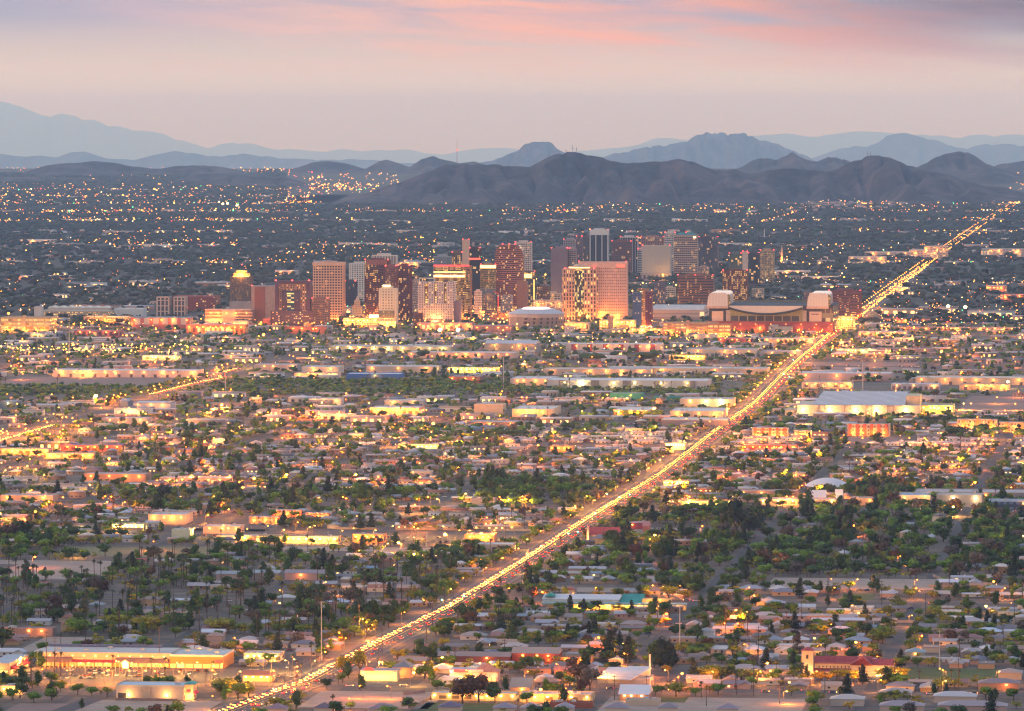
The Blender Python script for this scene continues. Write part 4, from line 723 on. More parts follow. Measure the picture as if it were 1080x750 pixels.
# beyond downtown, right: pale hospital blocks
for a, b_, yb, hp, dp, l, c in ((959, 990, 275, 11, 60, 'pale hospital block with broad blank front near the far avenue', (.6, .48, .42)), (975, 1000, 275, 15, 40, 'taller pale hospital wing with lit roof deck', (.62, .45, .35)), (895, 935, 278, 7, 50, 'long low cream clinic far beyond the stadium', (.55, .45, .4)), (1035, 1080, 271, 8, 60, 'long grey hospital slab at the right edge beyond the avenue', (.42, .4, .42)), (912, 960, 271, 5, 50, 'thin white-roofed terrace of shops far beyond the stadium', (.5, .4, .36)), (1040, 1062, 310, 8, 60, 'dark red brick shop block right of the far avenue', (.35, .15, .12)), (945, 960, 309, 5, 60, 'pale flat hall just right of the far avenue', (.5, .45, .42)), (800, 855, 291, 5, 50, 'row of white flat roofs beyond the maroon office block', (.55, .5, .48)), (845, 885, 297, 5, 40, 'white stepped school building beyond the maroon office block', (.6, .56, .54)), (690, 712, 315, 8, 30, 'pale stacked parking decks behind the blue and maroon tower', (.5, .46, .46)), (1055, 1080, 318, 7, 40, 'maroon block at the right edge with lit front', (.35, .14, .1)), (420, 445, 283, 6, 60, 'pale low blocks beyond the maroon complex', (.5, .44, .42)), (18, 60, 257, 3.5, 90, 'long white shed far off at the left edge', (.6, .55, .5)), (205, 245, 246, 2.5, 120, 'long pale shed far beyond the gold-crowned tower', (.6, .5, .46)), (8, 40, 295, 3.5, 60, 'long flat pinkish shop row at the left edge of the woods', (.45, .33, .32)), (45, 80, 295, 3.5, 60, 'second pinkish shop row next to the shop row in the woods', (.45, .33, .32)), (285, 315, 290, 4, 60, 'pale apartment row in trees beyond the portal tower', (.5, .42, .4)), (225, 262, 305, 3.5, 60, 'white-roofed sheds beyond the gold-crowned tower', (.55, .5, .5))):
    hall('distant_hall', l, a, b_, yb, 0, dp, c, cat='large building', hpx=hp, wins=((.3, .2, .15), 8, 5, .4) if hp > 4 else None, lamps=3, lp=18000, units=0)
# church steeple and obelisk-like tower beyond downtown
x, y = G(824.5, 277); p = tag(obj('bell_tower', None, None, (x, y, 0), -TH), 'slim orange-lit bell tower standing alone beyond the stadium', 'tower'); k_ = y/F
part('shaft', Geo().box(-1*k_, 1*k_, 0, 6, 0, 13*k_), paint((.6, .4, .3)), p); part('spire', Geo().hip(-1*k_, 1*k_, 0, 6, 13*k_, 19*k_, 0), paint((.5, .3, .2)), p); light(0, -8, 5, SODIUM, 50000, p, 2)
x, y = G(843.5, 254); p = tag(obj('church', None, None, (x, y, 0), -TH), 'tiny white church with steeple in the far woods', 'church'); k_ = y/F
part('nave', Geo().box(-2.5*k_, 2.5*k_, 0, 30, 0, 2*k_), paint(WHT), p); part('steeple', Geo().hip(-.7*k_, .7*k_, 2, 8, 2*k_, 8*k_, 0), paint(WHT), p)
x, y = G(806, 252); p = tag(obj('church', None, None, (x, y, 0), -TH), 'long white church with tall thin spire in the far woods', 'church'); k_ = y/F
part('nave', Geo().box(-7*k_, 8*k_, 0, 30, 0, 2.2*k_), paint(WHT), p); part('steeple', Geo().box(-.5*k_, .5*k_, 2, 6, 0, 5*k_).hip(-.5*k_, .5*k_, 2, 6, 5*k_, 12*k_, 0), paint(WHT), p)
# -------- industrial belt (px0, px1, ybase, height m, depth m, wall, roof, doors, lamps, colour, extra)
I = lambda label, *a, **k: hall('warehouse', label, *a, **k)
I('long beige warehouse with yellow-green lamps along its front', 347, 482, 372, 9, 60, (.42, .36, .3), (.5, .46, .42), doors=10, lamps=9, lampc=(1, .75, .2), lm='the long beige warehouse')
I('long salmon warehouse with white roof and orange wall lamps', 430, 548, 378, 8, 50, (.55, .4, .33), (.6, .56, .54), doors=8, lamps=8, lm='the salmon warehouse')
I('grey-green factory shed with raised white monitor roof', 511, 570, 372, 14, 60, (.3, .3, .28), (.55, .5, .5), doors=3, lamps=2, ridge=4)
I('white warehouse with maroon wall panels and bright lamps', 597, 700, 371, 11, 50, (.62, .5, .45), (.62, .58, .55), piers=6, pierc=(.3, .07, .08), lamps=6, lm='the maroon-panelled warehouse')
I('long grey shed with row of doors south of the stadium', 724, 801, 376, 10, 60, (.45, .42, .36), (.36, .35, .38), doors=12, lamps=3, lm='the long grey shed')
I('grey shed extension touching the long grey shed', 802, 846, 376, 7, 40, (.36, .36, .38), (.4, .4, .44), doors=4, lamps=2)
I('white-roofed workshop row in front of the stadium', 806, 860, 363, 8, 40, (.55, .42, .34), (.62, .58, .54), lamps=6, lp=12000)
I('maroon-fronted workshop left of the stadium workshops', 758, 794, 362, 7, 40, (.26, .08, .09), (.5, .44, .36), lamps=4, lp=12000)
I('low cream shed behind the maroon-fronted workshop', 763, 800, 357, 6, 30, (.5, .42, .34), lamps=3, lp=12000)
I('flat grey works with tall white silo', 730, 757, 358, 7, 30, (.45, .42, .42), lamps=2)
I('bright yellow lit canopy shed by the freeway', 706, 745, 379.5, 6, 20, (.6, .45, .2), (.5, .46, .4), lamps=9, lampc=WARM, lp=15600, lm='the yellow canopy')
I('long tan distribution hall north of the freeway', 641, 812, 395, 8, 60, (.5, .4, .33), (.55, .5, .46), doors=14, lamps=4, lm='the tan distribution hall')
I('tan flat warehouse with two orange lamps below the freeway', 573, 690, 396, 8, 50, (.52, .4, .32), (.5, .45, .42), doors=8, lamps=6)
I('very long pale warehouse with dark wall bays at the river', 577, 751, 410.5, 11, 70, (.46, .44, .46), (.62, .6, .58), piers=5, pierc=(.2, .17, .18), lamps=6, lampc=(1, .7, .2), lp=22000, lm='the long riverside warehouse', doors=9)
I('grey-roofed factory beside the long riverside warehouse', 538, 590, 407, 9, 80, (.42, .38, .36), (.42, .41, .43), lamps=4, roofstripe=(.55, .53, .55))
I('brown brick depot at the edge of the riverbed trees', 473, 512, 404, 8, 50, (.24, .13, .12), (.28, .22, .22), lamps=3)
I('glowing yellow truck canopy near the brown depot', 472, 527, 393, 6, 30, (.55, .4, .15), (.6, .5, .3), lamps=12, lampc=(1, .7, .15), lp=24000, lm='the yellow truck canopy')
I('blue-striped white store by the riverbed', 365, 427, 401, 8, 40, (.08, .16, .4), (.6, .6, .62), fascia=(.05, .18, .5), lamps=1, lm='the blue-striped store')
I('pale two-tone warehouse behind the blue-striped store', 386, 466, 393, 8, 50, (.5, .42, .34), (.55, .53, .52), lamps=3)
I('grey-roofed warehouse left of the blue-striped store', 318, 363, 395, 10, 50, (.55, .5, .44), (.45, .48, .5), lamps=2)
I('cream depot with two bright orange lamps by the riverbed', 310, 360, 399, 6, 30, (.62, .46, .3), (.5, .47, .42), lamps=4, lp=24000)
I('long grey low warehouse left of the cream depot', 268, 318, 391, 8, 40, (.38, .35, .36), (.5, .46, .44), lamps=3)
I('long white warehouse with row of orange lamps at far left', 55, 216, 398, 9, 50, (.58, .46, .42), (.62, .58, .56), doors=12, lamps=10, lp=12000, lm='the long white warehouse')
I('white roofed shed in the yellow-lit lots', 232, 270, 379, 6, 30, (.5, .44, .4), (.68, .66, .64), lamps=2)
I('bright white lit store roof among yellow lights', 150, 192, 380, 6, 30, (.6, .5, .36), (.65, .62, .58), lamps=6, lampc=WARM, lp=18000)
I('blue metal shed at the left edge', 0, 24, 431.5, 9, 40, (.08, .16, .26), (.2, .3, .4), lamps=1, lampc=PALE, lm='the blue metal shed')
I('long grey low sheds beside the blue metal shed', 25, 72, 433, 6, 40, (.36, .35, .36), (.42, .42, .46), doors=6)
I('blue-grey gabled shed by the left trail', 127, 140, 429, 7, 30, (.18, .22, .3), (.3, .36, .42), ridge=3)
I('white and blue long warehouse with dark loading bay', 140, 186, 432, 8, 40, (.45, .45, .5), (.66, .66, .66), fascia=(.2, .25, .4), lm='the white and blue warehouse', lamps=3)
I('pale-roofed shed row below the white and blue warehouse', 107, 160, 447, 6, 30, (.36, .32, .36), (.6, .58, .56), lamps=3)
I('flat white warehouse behind the brown and white store', 326, 363, 427, 7, 30, (.58, .54, .5), (.62, .6, .58), lamps=3)
I('grey flat warehouse next to the flat white one', 322, 352, 430, 7, 30, (.25, .2, .2), (.3, .27, .28))
I('brown and white store with palm-lined front', 390, 448, 438.5, 9, 50, (.6, .34, .24), (.6, .58, .56), lamps=8, lp=22000, lm='the brown and white store')
I('thin white-roofed warehouse behind the palm-fronted store', 405, 450, 428, 6, 30, (.5, .45, .42), (.64, .62, .6), lamps=2)
I('big plain tan concrete box building', 500, 534, 439, 14, 30, (.55, .45, .32), (.5, .45, .4), lm='the plain tan box')
I('long brown warehouse right of the plain tan box', 493, 552, 452, 7, 40, (.36, .22, .18), (.48, .42, .4), lamps=3)
I('tan factory with striped skylight roof by the river', 540, 592, 440, 9, 90, (.52, .42, .32), (.5, .48, .47), roofstripe=(.28, .26, .27), lamps=3, lm='the skylight factory')
I('white-lit hall with striped skylight roof and bright gable', 647, 692, 440, 8, 80, (.6, .45, .28), (.5, .49, .48), roofstripe=(.27, .26, .27), lamps=5, lampc=WARM, lp=24000)
I('tan plain hall above two yellow wall lamps', 717, 776, 429, 9, 50, (.5, .42, .36), (.5, .48, .46), lamps=3, lampc=(1, .72, .2), lp=24000)
I('hall with dotted skylight roof nearest the avenue', 707, 768, 442, 9, 80, (.56, .48, .38), (.5, .49, .5), roofstripe=(.3, .28, .3), lamps=3, lm='the dotted skylight hall')
I('long white and brown low warehouse below the dotted skylight hall', 698, 770, 450, 8, 40, (.3, .23, .24), (.62, .6, .58), fascia=(.62, .58, .54))
I('teal-fronted tan store near the river bend', 643, 680, 422, 8, 30, (.05, .26, .22), (.42, .32, .26), lamps=1)
I('thin teal-roofed shed beside the teal-fronted store', 690, 718, 423, 5, 20, (.05, .25, .24), (.1, .35, .33))
I('small orange-lit teal shop at mid field', 538, 553, 456, 6, 20, (.1, .35, .33), (.4, .36, .34), lamps=2)
I('pink and white warehouse in front of the right freeway', 842, 942, 402, 10, 60, (.55, .38, .36), (.62, .58, .56), lamps=4, lm='the pink and white warehouse')
I('cream depot with bright wall lamps at the avenue bridge', 846, 900, 410, 8, 30, (.58, .46, .34), (.5, .45, .4), lamps=5, lp=15600)
I('white truck dock with three lamps left of the orange-lit depot', 940, 992, 411, 7, 30, (.36, .38, .46), (.6, .6, .62), doors=9, lamps=3)
I('long tan depot glowing orange at the right edge', 966, 1100, 406, 9, 50, (.6, .46, .33), (.6, .54, .48), doors=9, lamps=7, lp=15600, lm='the glowing tan depot')
I('low orange-lit store in front of the glowing tan depot', 1012, 1066, 411.5, 7, 24, (.58, .4, .28), (.5, .44, .4), doors=4, lamps=4, lp=24000)
I('long white-roofed store north of the right freeway', 905, 958, 355, 7, 40, (.5, .36, .28), (.62, .58, .56), lamps=6, lp=24000)
I('flat green-white motel roof beside the upper avenue', 882, 924, 373, 6, 30, (.3, .34, .32), (.55, .57, .55), lamps=5, lampc=WARM, lp=24000)
I('brown flat works with tall antenna right of the motel', 924, 985, 373, 7, 40, (.22, .18, .2), (.25, .23, .26), lamps=4)
I('red brick strip beneath the maroon office block', 922, 1010, 341, 6, 40, (.35, .12, .08), (.4, .28, .24), lamps=9, lp=15600)
I('long pink wall lit orange across the right freeway lots', 930, 1100, 349, 5, 30, (.5, .3, .2), (.5, .4, .36), lamps=12, lp=15600)
# -------- hangar with ribbed white roof
p, W, D = site('hangar', 'large white hangar with ribbed sloping roof and tall grey doors', 'hangar', 841, 972, 439, 90, lm='the white hangar'); k_ = D/F; hw = W/2; X = lambda px: (px-906.5)*k_*.99; Z = lambda py: (439-py)*k_
part('wall', Geo().box(X(842), X(972), 0, 90, 0, Z(427.5)), paint((.6, .5, .4), .85, .06), p)
part('roof', Geo().add([(X(858), 2, Z(427.3)), (X(957), 2, Z(427.3)), (X(957), 80, Z(427.3)+13), (X(866), 80, Z(427.3)+13), (X(957), 80, Z(427.4)), (X(866), 80, Z(427.4))], [(0, 1, 2, 3), (1, 4, 2), (0, 3, 5), (3, 2, 4, 5)]), facade((.5, .48, .48), (.36, .35, .37), 30, 9000, (.0, .14), (0, 1), 0, 0), p)
dm = make_mesh('hangar_door', Geo().box(-3.5*k_, 3.5*k_, -.6, -.1, 0, 11*k_), paint((.5, .43, .38))); dt = make_mesh('door_frame', Geo().box(-3.6*k_, -3*k_, -1, -.62, 0, 11.2*k_).box(3*k_, 3.6*k_, -1, -.62, 0, 11.2*k_).box(-3*k_, 3*k_, -1, -.62, 10.6*k_, 11.2*k_), paint((.25, .2, .22)))
for x in (869, 896, 919, 942): d_ = obj('hangar_door', dm, p, (X(x), 0, 0)); obj('door_frame', dt, d_)
for x in (849, 877, 904.5, 927, 958): obj('wall_lamp', blob((1, .75, .25), 60, .8), p, (X(x), -1.4, Z(432.5))); light(X(x), -6, Z(433), (1, .5, .12), 16000, p)
part('side_wing', Geo().box(X(829), X(841)-.1, 3, 60, 0, 6*k_), paint((.6, .45, .3)), p); part('rear_block', Geo().box(X(957)+.5, X(972), 30, 88, Z(427.4), Z(416)-3), paint((.62, .48, .3)), p)
hall('warehouse', 'yellow-lit walled yard building joined beyond the hangar', 972.5, 1007, 437, 10, 60, (.62, .46, .15), (.4, .35, .25), lamps=6, lampc=(1, .7, .15), lp=18000)
def flats(label, px0, px1, yb, hp, depth, wall, alt, bays, lamps=4, lm=None, lit=.15, floors=3, name='apartment_block'):
    p, W, D = site(name, label, 'apartment block', px0, px1, yb, depth, lm=lm); H = hp*D/F; hw = W/2; fh = H/floors
    part('wall', Geo().box(-hw, hw, 1.4, depth, 0, H), facade(wall, (.09, .07, .08), 3.6, fh, (.3, .72), (.25, .75), lit, 3, WARM, rng.random()*30), p); part('roof', Geo().box(-hw-.4, hw+.4, .9, depth+.4, H+.02, H+.7), paint((.45, .4, .38)), p)
    sm = make_mesh('stair_bay', Geo().box(-W*.035, W*.035, -.3, 1.38, 0, H+.9), paint(alt)); bm_ = make_mesh('balcony', Geo().box(-2, 2, -.1, 1.3, 0, 1.1, bottom=True), paint((.5, .42, .38)))
    for k in range(bays): obj('stair_bay', sm, p, (-hw+W*(k+.5)/bays, 0, 0))
    for k in range(bays-1):
        for f in range(1, floors): obj('balcony', bm_, p, (-hw+W*(k+1)/bays, 0, f*fh))
    for k in range(lamps): x = -hw+W*(k+.5)/lamps; obj('wall_lamp', blob(SODIUM, 40, .4), p, (x, -.6, fh*.8)); light(x, -4, fh, SODIUM, 8000, p)
    return p
flats('cream flats with red brick bays left of the avenue side motel', 793, 832, 462, 10, 14, (.55, .42, .36), (.4, .1, .06), 5, lm='the cream and red flats')
flats('short orange-lit brick-ended flats beside the cream and red flats', 838, 856, 463, 8, 14, (.6, .4, .3), (.42, .12, .07), 2)
flats('row of cream three-storey flats with red brick stair bays', 893, 939, 460, 12, 14, (.58, .48, .42), (.4, .09, .06), 6, lm='the red-bayed flats')
flats('tan flats with orange lit stairwells near the right edge', 1010, 1052, 454, 11, 14, (.5, .38, .27), (.6, .3, .12), 3, lit=.4, lm='the tan flats')
flats('second tan flats block cut by the right edge', 1054, 1100, 456, 10, 14, (.48, .38, .29), (.6, .3, .12), 3, lit=.4)
hall('motel', 'long low white-roofed motel behind the cream and red flats', 812, 858, 452, 5, 20, (.5, .42, .34), (.62, .58, .54), 'motel', lamps=4, lp=16000)
# -------- the middle distance: schools, church, domes
p, W, D = site('domed_hall', 'shallow white domed hall among dark trees', 'domed hall', 847, 899, 519, 60, lm='the white dome'); hw = W/2; g = Geo()
c_, rr = 22, 7; vs = [(0, 30, 12)]
for j in range(1, rr+1):
    for k in range(c_): a = 2*math.pi*k/c_; q = j/rr; vs.append((hw*q*math.cos(a), 30+30*q*math.sin(a), 4.5+7.5*(1-q**2.2)))
fs = [(0, 1+k, 1+(k+1) % c_) for k in range(c_)]+[(1+(j-1)*c_+k, 1+j*c_+k, 1+j*c_+(k+1) % c_, 1+(j-1)*c_+(k+1) % c_) for j in range(1, rr) for k in range(c_)]
g.add(vs, fs); part('dome', g, paint((.66, .62, .6), .6, .04), p, smooth=True); part('drum_wall', frustum(Geo(), hw*.9, 27, hw*.9, 27, 0, 4.6, 60), paint((.3, .2, .15)), p)
p, W, D = site('tent_hall', 'white tent-like peaked canopy hall below the dome', 'canopy', 853, 892, 529, 30, lm='the white peaked canopy'); hw = W/2
part('canopy', Geo().prism_x([(0, 2), (15, 10), (30, 2)], -hw, -hw*.05).prism_x([(2, 2.4), (15, 11), (28, 2.4)], hw*.45, hw*.9), paint((.66, .64, .62), .5, .04), p); part('wall', Geo().box(-hw*.7, hw*.9, 4, 26, 0, 3.6), paint((.35, .28, .22)), p); light(hw*.8, -3, 3, WARM, 20000, p)
S = lambda label, *a, **k: hall('school_building', label, *a, cat='school', **k)
S('long flat grey school roof at the right with lit windows', 965, 1100, 529, 8, 50, (.32, .28, .27), (.42, .36, .34), lamps=3, lm='the long grey school')
S('school gym with blue-grey metal roof and white wall', 941, 983, 532, 8, 40, (.5, .52, .52), (.3, .38, .44), lamps=1, lm='the blue-roofed gym')
S('tan arched-window assembly hall in front of the long grey school', 988, 1037, 535, 11, 30, (.45, .36, .3), (.48, .42, .38), lamps=2, lampc=PALE, lp=12000)
S('dark navy classroom block with blue roof rims at right', 1041, 1100, 539, 9, 24, (.05, .07, .13), (.3, .34, .4), fascia=(.35, .42, .5), lamps=1, lm='the navy classroom block', wins=((.15, .2, .3), 6, 5, 0))
S('flat tan school wing left of the blue-roofed gym', 896, 930, 533, 6, 24, (.42, .33, .26), (.4, .34, .32), lamps=2)
S('long grey-roofed school wing beneath the white dome', 800, 883, 533, 5, 24, (.38, .32, .28), (.42, .44, .46), lamps=6, lampc=WARM, lp=10000, lm='the grey-roofed school wing')
S('brown flat school wing at mid right under the dome', 775, 842, 524, 5, 24, (.36, .24, .2), (.42, .34, .32), lamps=3)
I('low yellow-lit strip with green sign in the middle field', 430, 468, 474.5, 5, 20, (.6, .4, .2), (.6, .5, .4), lamps=8, lampc=WARM, lp=12000, lm='the yellow-lit strip')
I('white-panelled garage building in the middle field', 430, 457, 504, 6, 20, (.5, .48, .45), (.45, .44, .44), doors=4, lm='the white-panelled garage')
I('pale green blank hall beside the park', 181, 204, 569, 8, 16, (.55, .58, .42), (.5, .5, .45), lm='the pale green hall')
I('blue-grey roofed long house row in the middle field', 497, 524, 532, 5, 16, (.3, .3, .34), (.28, .33, .42))
I('large orange-lit warehouse in the left blocks', 88, 160, 508, 7, 30, (.48, .26, .18), (.4, .34, .34), lamps=4, lm='the orange-lit left warehouse')
I('white flat commercial row lit orange on its street side', 168, 246, 511, 6, 26, (.52, .36, .28), (.58, .52, .5), lamps=5, lm='the orange-lit commercial row')
I('red and blue roofed parts store in the left blocks', 63, 133, 476, 6, 22, (.4, .1, .1), (.3, .3, .42), lamps=6, lp=14000)
I('bright lit roadside shop at the upper left trail', 0, 56, 480, 6, 24, (.6, .36, .2), (.5, .44, .42), lamps=7, lp=22000)
I('long flat shop row under orange lamps at left', 46, 104, 484, 5, 22, (.6, .38, .2), (.55, .5, .46), lamps=6, lp=18000)
I('flat beige strip at the left edge trees', 0, 62, 530, 6, 26, (.46, .34, .28), (.42, .38, .36), lamps=3)
I('bright yellow-green lit store beside the park', 118, 156, 561, 6, 20, (.55, .45, .2), (.5, .46, .4), lamps=7, lampc=(1, .75, .2), lp=18000, lm='the yellow-green store')
I('flat beige supermarket above the park', 156, 204, 553, 8, 40, (.42, .34, .3), (.46, .42, .4), lamps=4, lp=12000)
I('pink flat-roofed clinic beyond the park lot', 214, 258, 563, 6, 24, (.5, .34, .3), (.6, .54, .5), lamps=3)
I('white-roofed store with orange loading side at the park lot', 228, 312, 572, 5, 18, (.55, .4, .3), (.6, .55, .5), lamps=6, lampc=WARM, lp=18000)
I('brick store with glowing end in the yellow commercial strip', 372, 408, 573, 7, 20, (.42, .17, .1), (.5, .42, .36), lamps=5, lp=22000, lm='the glowing brick store')
I('long yellow bright-fronted strip shops', 270, 360, 573, 5, 16, (.6, .45, .25), (.55, .5, .45), lamps=12, lampc=WARM, lp=16000, lm='the bright strip shops')
I('brown shop under the large orange lamp', 490, 524, 572, 6, 20, (.42, .2, .13), (.4, .3, .28), lamps=4, lp=24000)
I('white-roofed warehouse near the avenue bend', 503, 544, 582.5, 6, 24, (.52, .42, .36), (.6, .57, .54), doors=3, lm='the avenue bend warehouse')
I('yellow-lit low shop left of the avenue bend', 700, 728, 513.5, 5, 18, (.6, .35, .15), (.5, .3, .25), lamps=7, lampc=WARM, lp=24000, lm='the gas station canopy')
I('red-fronted bright gas station beside the avenue', 783, 842, 476, 6, 24, (.55, .08, .05), (.5, .4, .36), lamps=8, lp=12000)
I('blinding white-yellow lit store beside the avenue', 702, 724, 474, 6, 20, (.7, .55, .3), (.5, .44, .4), lamps=8, lampc=WARM, lp=15600)
I('orange brick shop between trailers and the avenue', 580, 606, 478, 7, 18, (.5, .26, .13), (.42, .28, .22), lamps=4, lp=18000)
I('bright shopfront with blue and red banners near the green lamps', 718, 778, 535, 5, 18, (.5, .38, .18), (.35, .2, .18), lamps=5, lampc=(1, .72, .2), lp=16000)
I('pinkish apartments strip right of the avenue', 745, 790, 507, 5, 18, (.45, .28, .22), (.42, .34, .32), lamps=3)
for a, b_, yb, l in ((285, 322, 545, 'terrace of pink flat-roofed townhouses beyond the park lot'), (322, 350, 548, 'second terrace of pink townhouses beyond the park lot'), (160, 208, 546, 'red-tiled pink townhouse row above the supermarket'), (262, 300, 552, 'short terrace of salmon townhouses beyond the bright strip shops')):
    flats(l, a, b_, yb, 6, 12, (.5, .34, .3), (.36, .12, .11), 6, lamps=3, floors=2, name='townhouse_row')
# ================================================================== NEAR LANDMARKS
def px_site(name, label, cat, px0, px1, yb, depth, lm=None, group=None):
    p, W, D = site(name, label, cat, px0, px1, yb, depth, group, lm); k = D/F; c = (px0+px1)/2
    return p, W, D, k, (lambda q: (q-c)*k*W/((px1-px0)*k)), (lambda q: (yb-q)*k)
def opening(p, x, y, z, w_, h_, mat, nm='window'):
    return part(nm, Geo().box(x-w_/2, x+w_/2, y-.14, y-.02, z, z+h_, bottom=True), mat, p)
TILE = paint((.3, .07, .08), .9, .25, .6); CREAMW = paint((.6, .44, .28), .9, .1, .2); LITW = glow((1, .58, .17), 1.5); LITP = glow((1, .74, .34), 2.2); REDN = glow((1, .03, .03), 1.8)
# mission church
p, W, D, k, X, Z = px_site('mission_church', 'tan mission church with square bell tower and dark red tile roofs', 'church', 846, 945, 713, 24, 'the mission church')
part('nave_wall', Geo().box(X(859), X(921), 6, 20, 0, Z(700)), CREAMW, p)
rf = part('nave_roof', Geo().prism_x([(5, Z(701)), (13, Z(694)), (21, Z(701))], X(858.5), X(921)), TILE, p)
part('aisle_wall', Geo().box(X(859), X(899), .5, 5.9, 0, Z(708.5)), CREAMW, p); part('aisle_roof', Geo().prism_x([(-.3, Z(709)), (6, Z(706)), (6, Z(709))], X(858), X(899)), TILE, p)
tw = part('bell_tower', Geo().box(X(846), X(858), -2, 6, 0, Z(686.5)), CREAMW, p)
part('tower_roof', Geo().hip(X(846), X(858), -2, 6, Z(686.5)+.02, Z(683), .6), TILE, p)
opening(p, X(852), -2.0, Z(695), 1.6, 2.6, M_DARK, 'belfry_opening'); opening(p, X(852), -2.0, Z(702.5), .9, 1.2, M_DARK, 'belfry_opening')
part('transept_wall', Geo().prism_y([(X(899), 0), (X(921), 0), (X(921), Z(701)), (X(911), Z(694.5)), (X(899), Z(700.5))], -1.5, 8), CREAMW, p)
part('transept_roof', Geo().prism_y([(X(898), Z(701.2)), (X(911), Z(692)), (X(922), Z(701.6)), (X(922), Z(700.9)), (X(911), Z(694)), (X(898), Z(700.2))], -2, 8.4), TILE, p)
part('end_wall', Geo().box(X(921)+.05, X(944), .5, 14, 0, Z(701.5)), CREAMW, p); part('end_roof', Geo().gable(X(921)+.4, X(944), .5, 14, Z(701.5)+.2, Z(695.5), .5), TILE, p)
for q in range(864, 897, 4): opening(p, X(q), 6, Z(705.3), .7, 1.1, M_DARK)
for q in (908, 910.7, 913.4): opening(p, X(q), -1.5, Z(711), 1.1, 5, M_GLASSD, 'arched_window')
for q in (937, 941): opening(p, X(q), .5, Z(711), 1, 2.8, M_DARK)
for q in (852, 865, 927): obj('wall_lamp', blob(PALE, 40, .35), p, (X(q), -2.8, Z(712)+.3)); light(X(q), -5.5, 2.4, (1, .5, .16), 3600, p)
opening(p, X(930), .5, .1, 2, 2.4, LITP, 'lit_door')
# shopping centre
p, W, D, k, X, Z = px_site('shopping_centre', 'long flat-roofed shopping centre with brown arcade and bright arched entrance', 'shopping centre', 37, 252, 704, 46, 'the shopping centre')
part('wall', Geo().box(X(37), X(189), 2, 42, 0, Z(689.5)), paint((.55, .36, .26), .9, .08, .1), p); part('roof', Geo().box(X(37.5), X(188.5), 2.5, 41.5, Z(689.5)+.02, Z(689.5)+.3), paint((.52, .47, .42), .9, .12, .03), p)
part('rear_parapet', Geo().box(X(38), X(168), 40, 43, Z(689.5), Z(686.5)), paint((.14, .15, .24)), p)
part('east_wall', Geo().box(X(189)+.05, X(250), -1, 40, 0, Z(691)), paint((.5, .2, .06), .9, .1, .1), p); part('roof', Geo().box(X(190), X(249), -.6, 39.6, Z(691)+.02, Z(691)+.3), paint((.55, .55, .52)), p); part('parapet', Geo().ring(X(189)+.1, X(250)+.2, -1.2, 40.2, Z(691)-.4, Z(691)+.9, .4), paint((.6, .55, .48)), p)
AR = paint((.2, .12, .09), .9, .15, .3)
for a, b_ in ((43, 78), (128, 168)): part('arcade_roof', Geo().prism_x([(-6, Z(698.5)), (-1, Z(694)), (1.9, Z(694)), (1.9, Z(698.5))], X(a), X(b_)), AR, p)
part('arcade_roof', Geo().prism_x([(-5, Z(698.5)), (1.9, Z(696.5)), (1.9, Z(698.5))], X(78)+.1, X(128)-.1), paint((.5, .06, .05)), p); part('arcade_roof', Geo().prism_x([(-5, Z(698.5)), (-1, Z(695)), (1.9, Z(695)), (1.9, Z(698.5))], X(168)+.1, X(188)), AR, p)
part('entrance_gable', Geo().prism_y([(X(134.5), Z(698.4)), (X(140.5), Z(694.6)), (X(146.5), Z(698.4))], -7.5, -6.1), paint((.7, .5, .3)), p); part('entrance_arch', Geo().cone((X(140.5), -7.9, Z(699)), (X(140.5), -7.55, Z(699)), 2, 2, 14), LITP, p); part('entrance', Geo().box(X(137), X(144), -6, -5.6, 0, 4.2), LITP, p)
shop = facade((.42, .25, .12), (.6, .36, .14), 6, 3.6, (.08, .92), (.1, .85), .95, 2.4, WARM, 77)
part('shopfront', Geo().box(X(43), X(187), 1.2, 1.9, 0, 3.5), shop, p); part('shopfront', Geo().box(X(190), X(249), -1.7, -1.1, 0, 3.4), shop, p); part('lit_sign', Geo().box(X(241), X(249), -1.7, -1.2, 4.2, 6), REDN, p)
cm = make_mesh('column', Geo().box(-.3, .3, -5.8, -5.2, 0, Z(698.6)), paint((.55, .4, .28)))
for q in range(44, 188, 5): obj('column', cm, p, (X(q), 0, 0))
for q in range(52, 188, 13): obj('wall_lamp', blob(WARM, 22, .3), p, (X(q), 1.4, Z(692.5)))
for q in range(48, 250, 10): light(X(q), -12, 4.5, SODIUM, 3400, p)
un = make_mesh('roof_unit', Geo().box(-1.6, 1.6, -1.3, 1.3, 0, 1.5), paint((.42, .42, .42)))
for q, yy in ((56, 20), (90, 14), (112, 30), (152, 20), (204, 18), (228, 24), (240, 9)): obj('roof_unit', un, p, (X(q), yy, Z(689.5)+.3))
p, W, D, k, X, Z = px_site('store', 'low store wing with grey roof and row of red awnings', 'store', -12, 30, 712, 60, 'the red-awning store')
part('wall', Geo().box(-W/2, W/2, 0, 60, 0, Z(700)), paint((.5, .36, .24)), p); part('roof', Geo().box(-W/2, W/2, 0, 60, Z(700)+.05, Z(700)+.4), paint((.42, .44, .46), .9, .1, .05), p)
part('shopfront', Geo().box(W/2+.05, W/2+.5, 1, 59, 0, 3.4), shop, p)
am_ = make_mesh('awning', Geo().prism_y([(0, 5.5), (3.6, 3.6), (0, 3.6)], -4.4, 4.4), paint((.55, .03, .03), .7, .1))
for j in range(5): obj('awning', am_, p, (W/2+.55, 7+j*11, 0)); light(W/2+5, 7+j*11, 3, WARM, 3000, p)
part('shopfront', Geo().box(-W/2, W/2, -.6, -.05, 0, 3.6), shop, p); light(0, -5, 3, WARM, 4000, p)
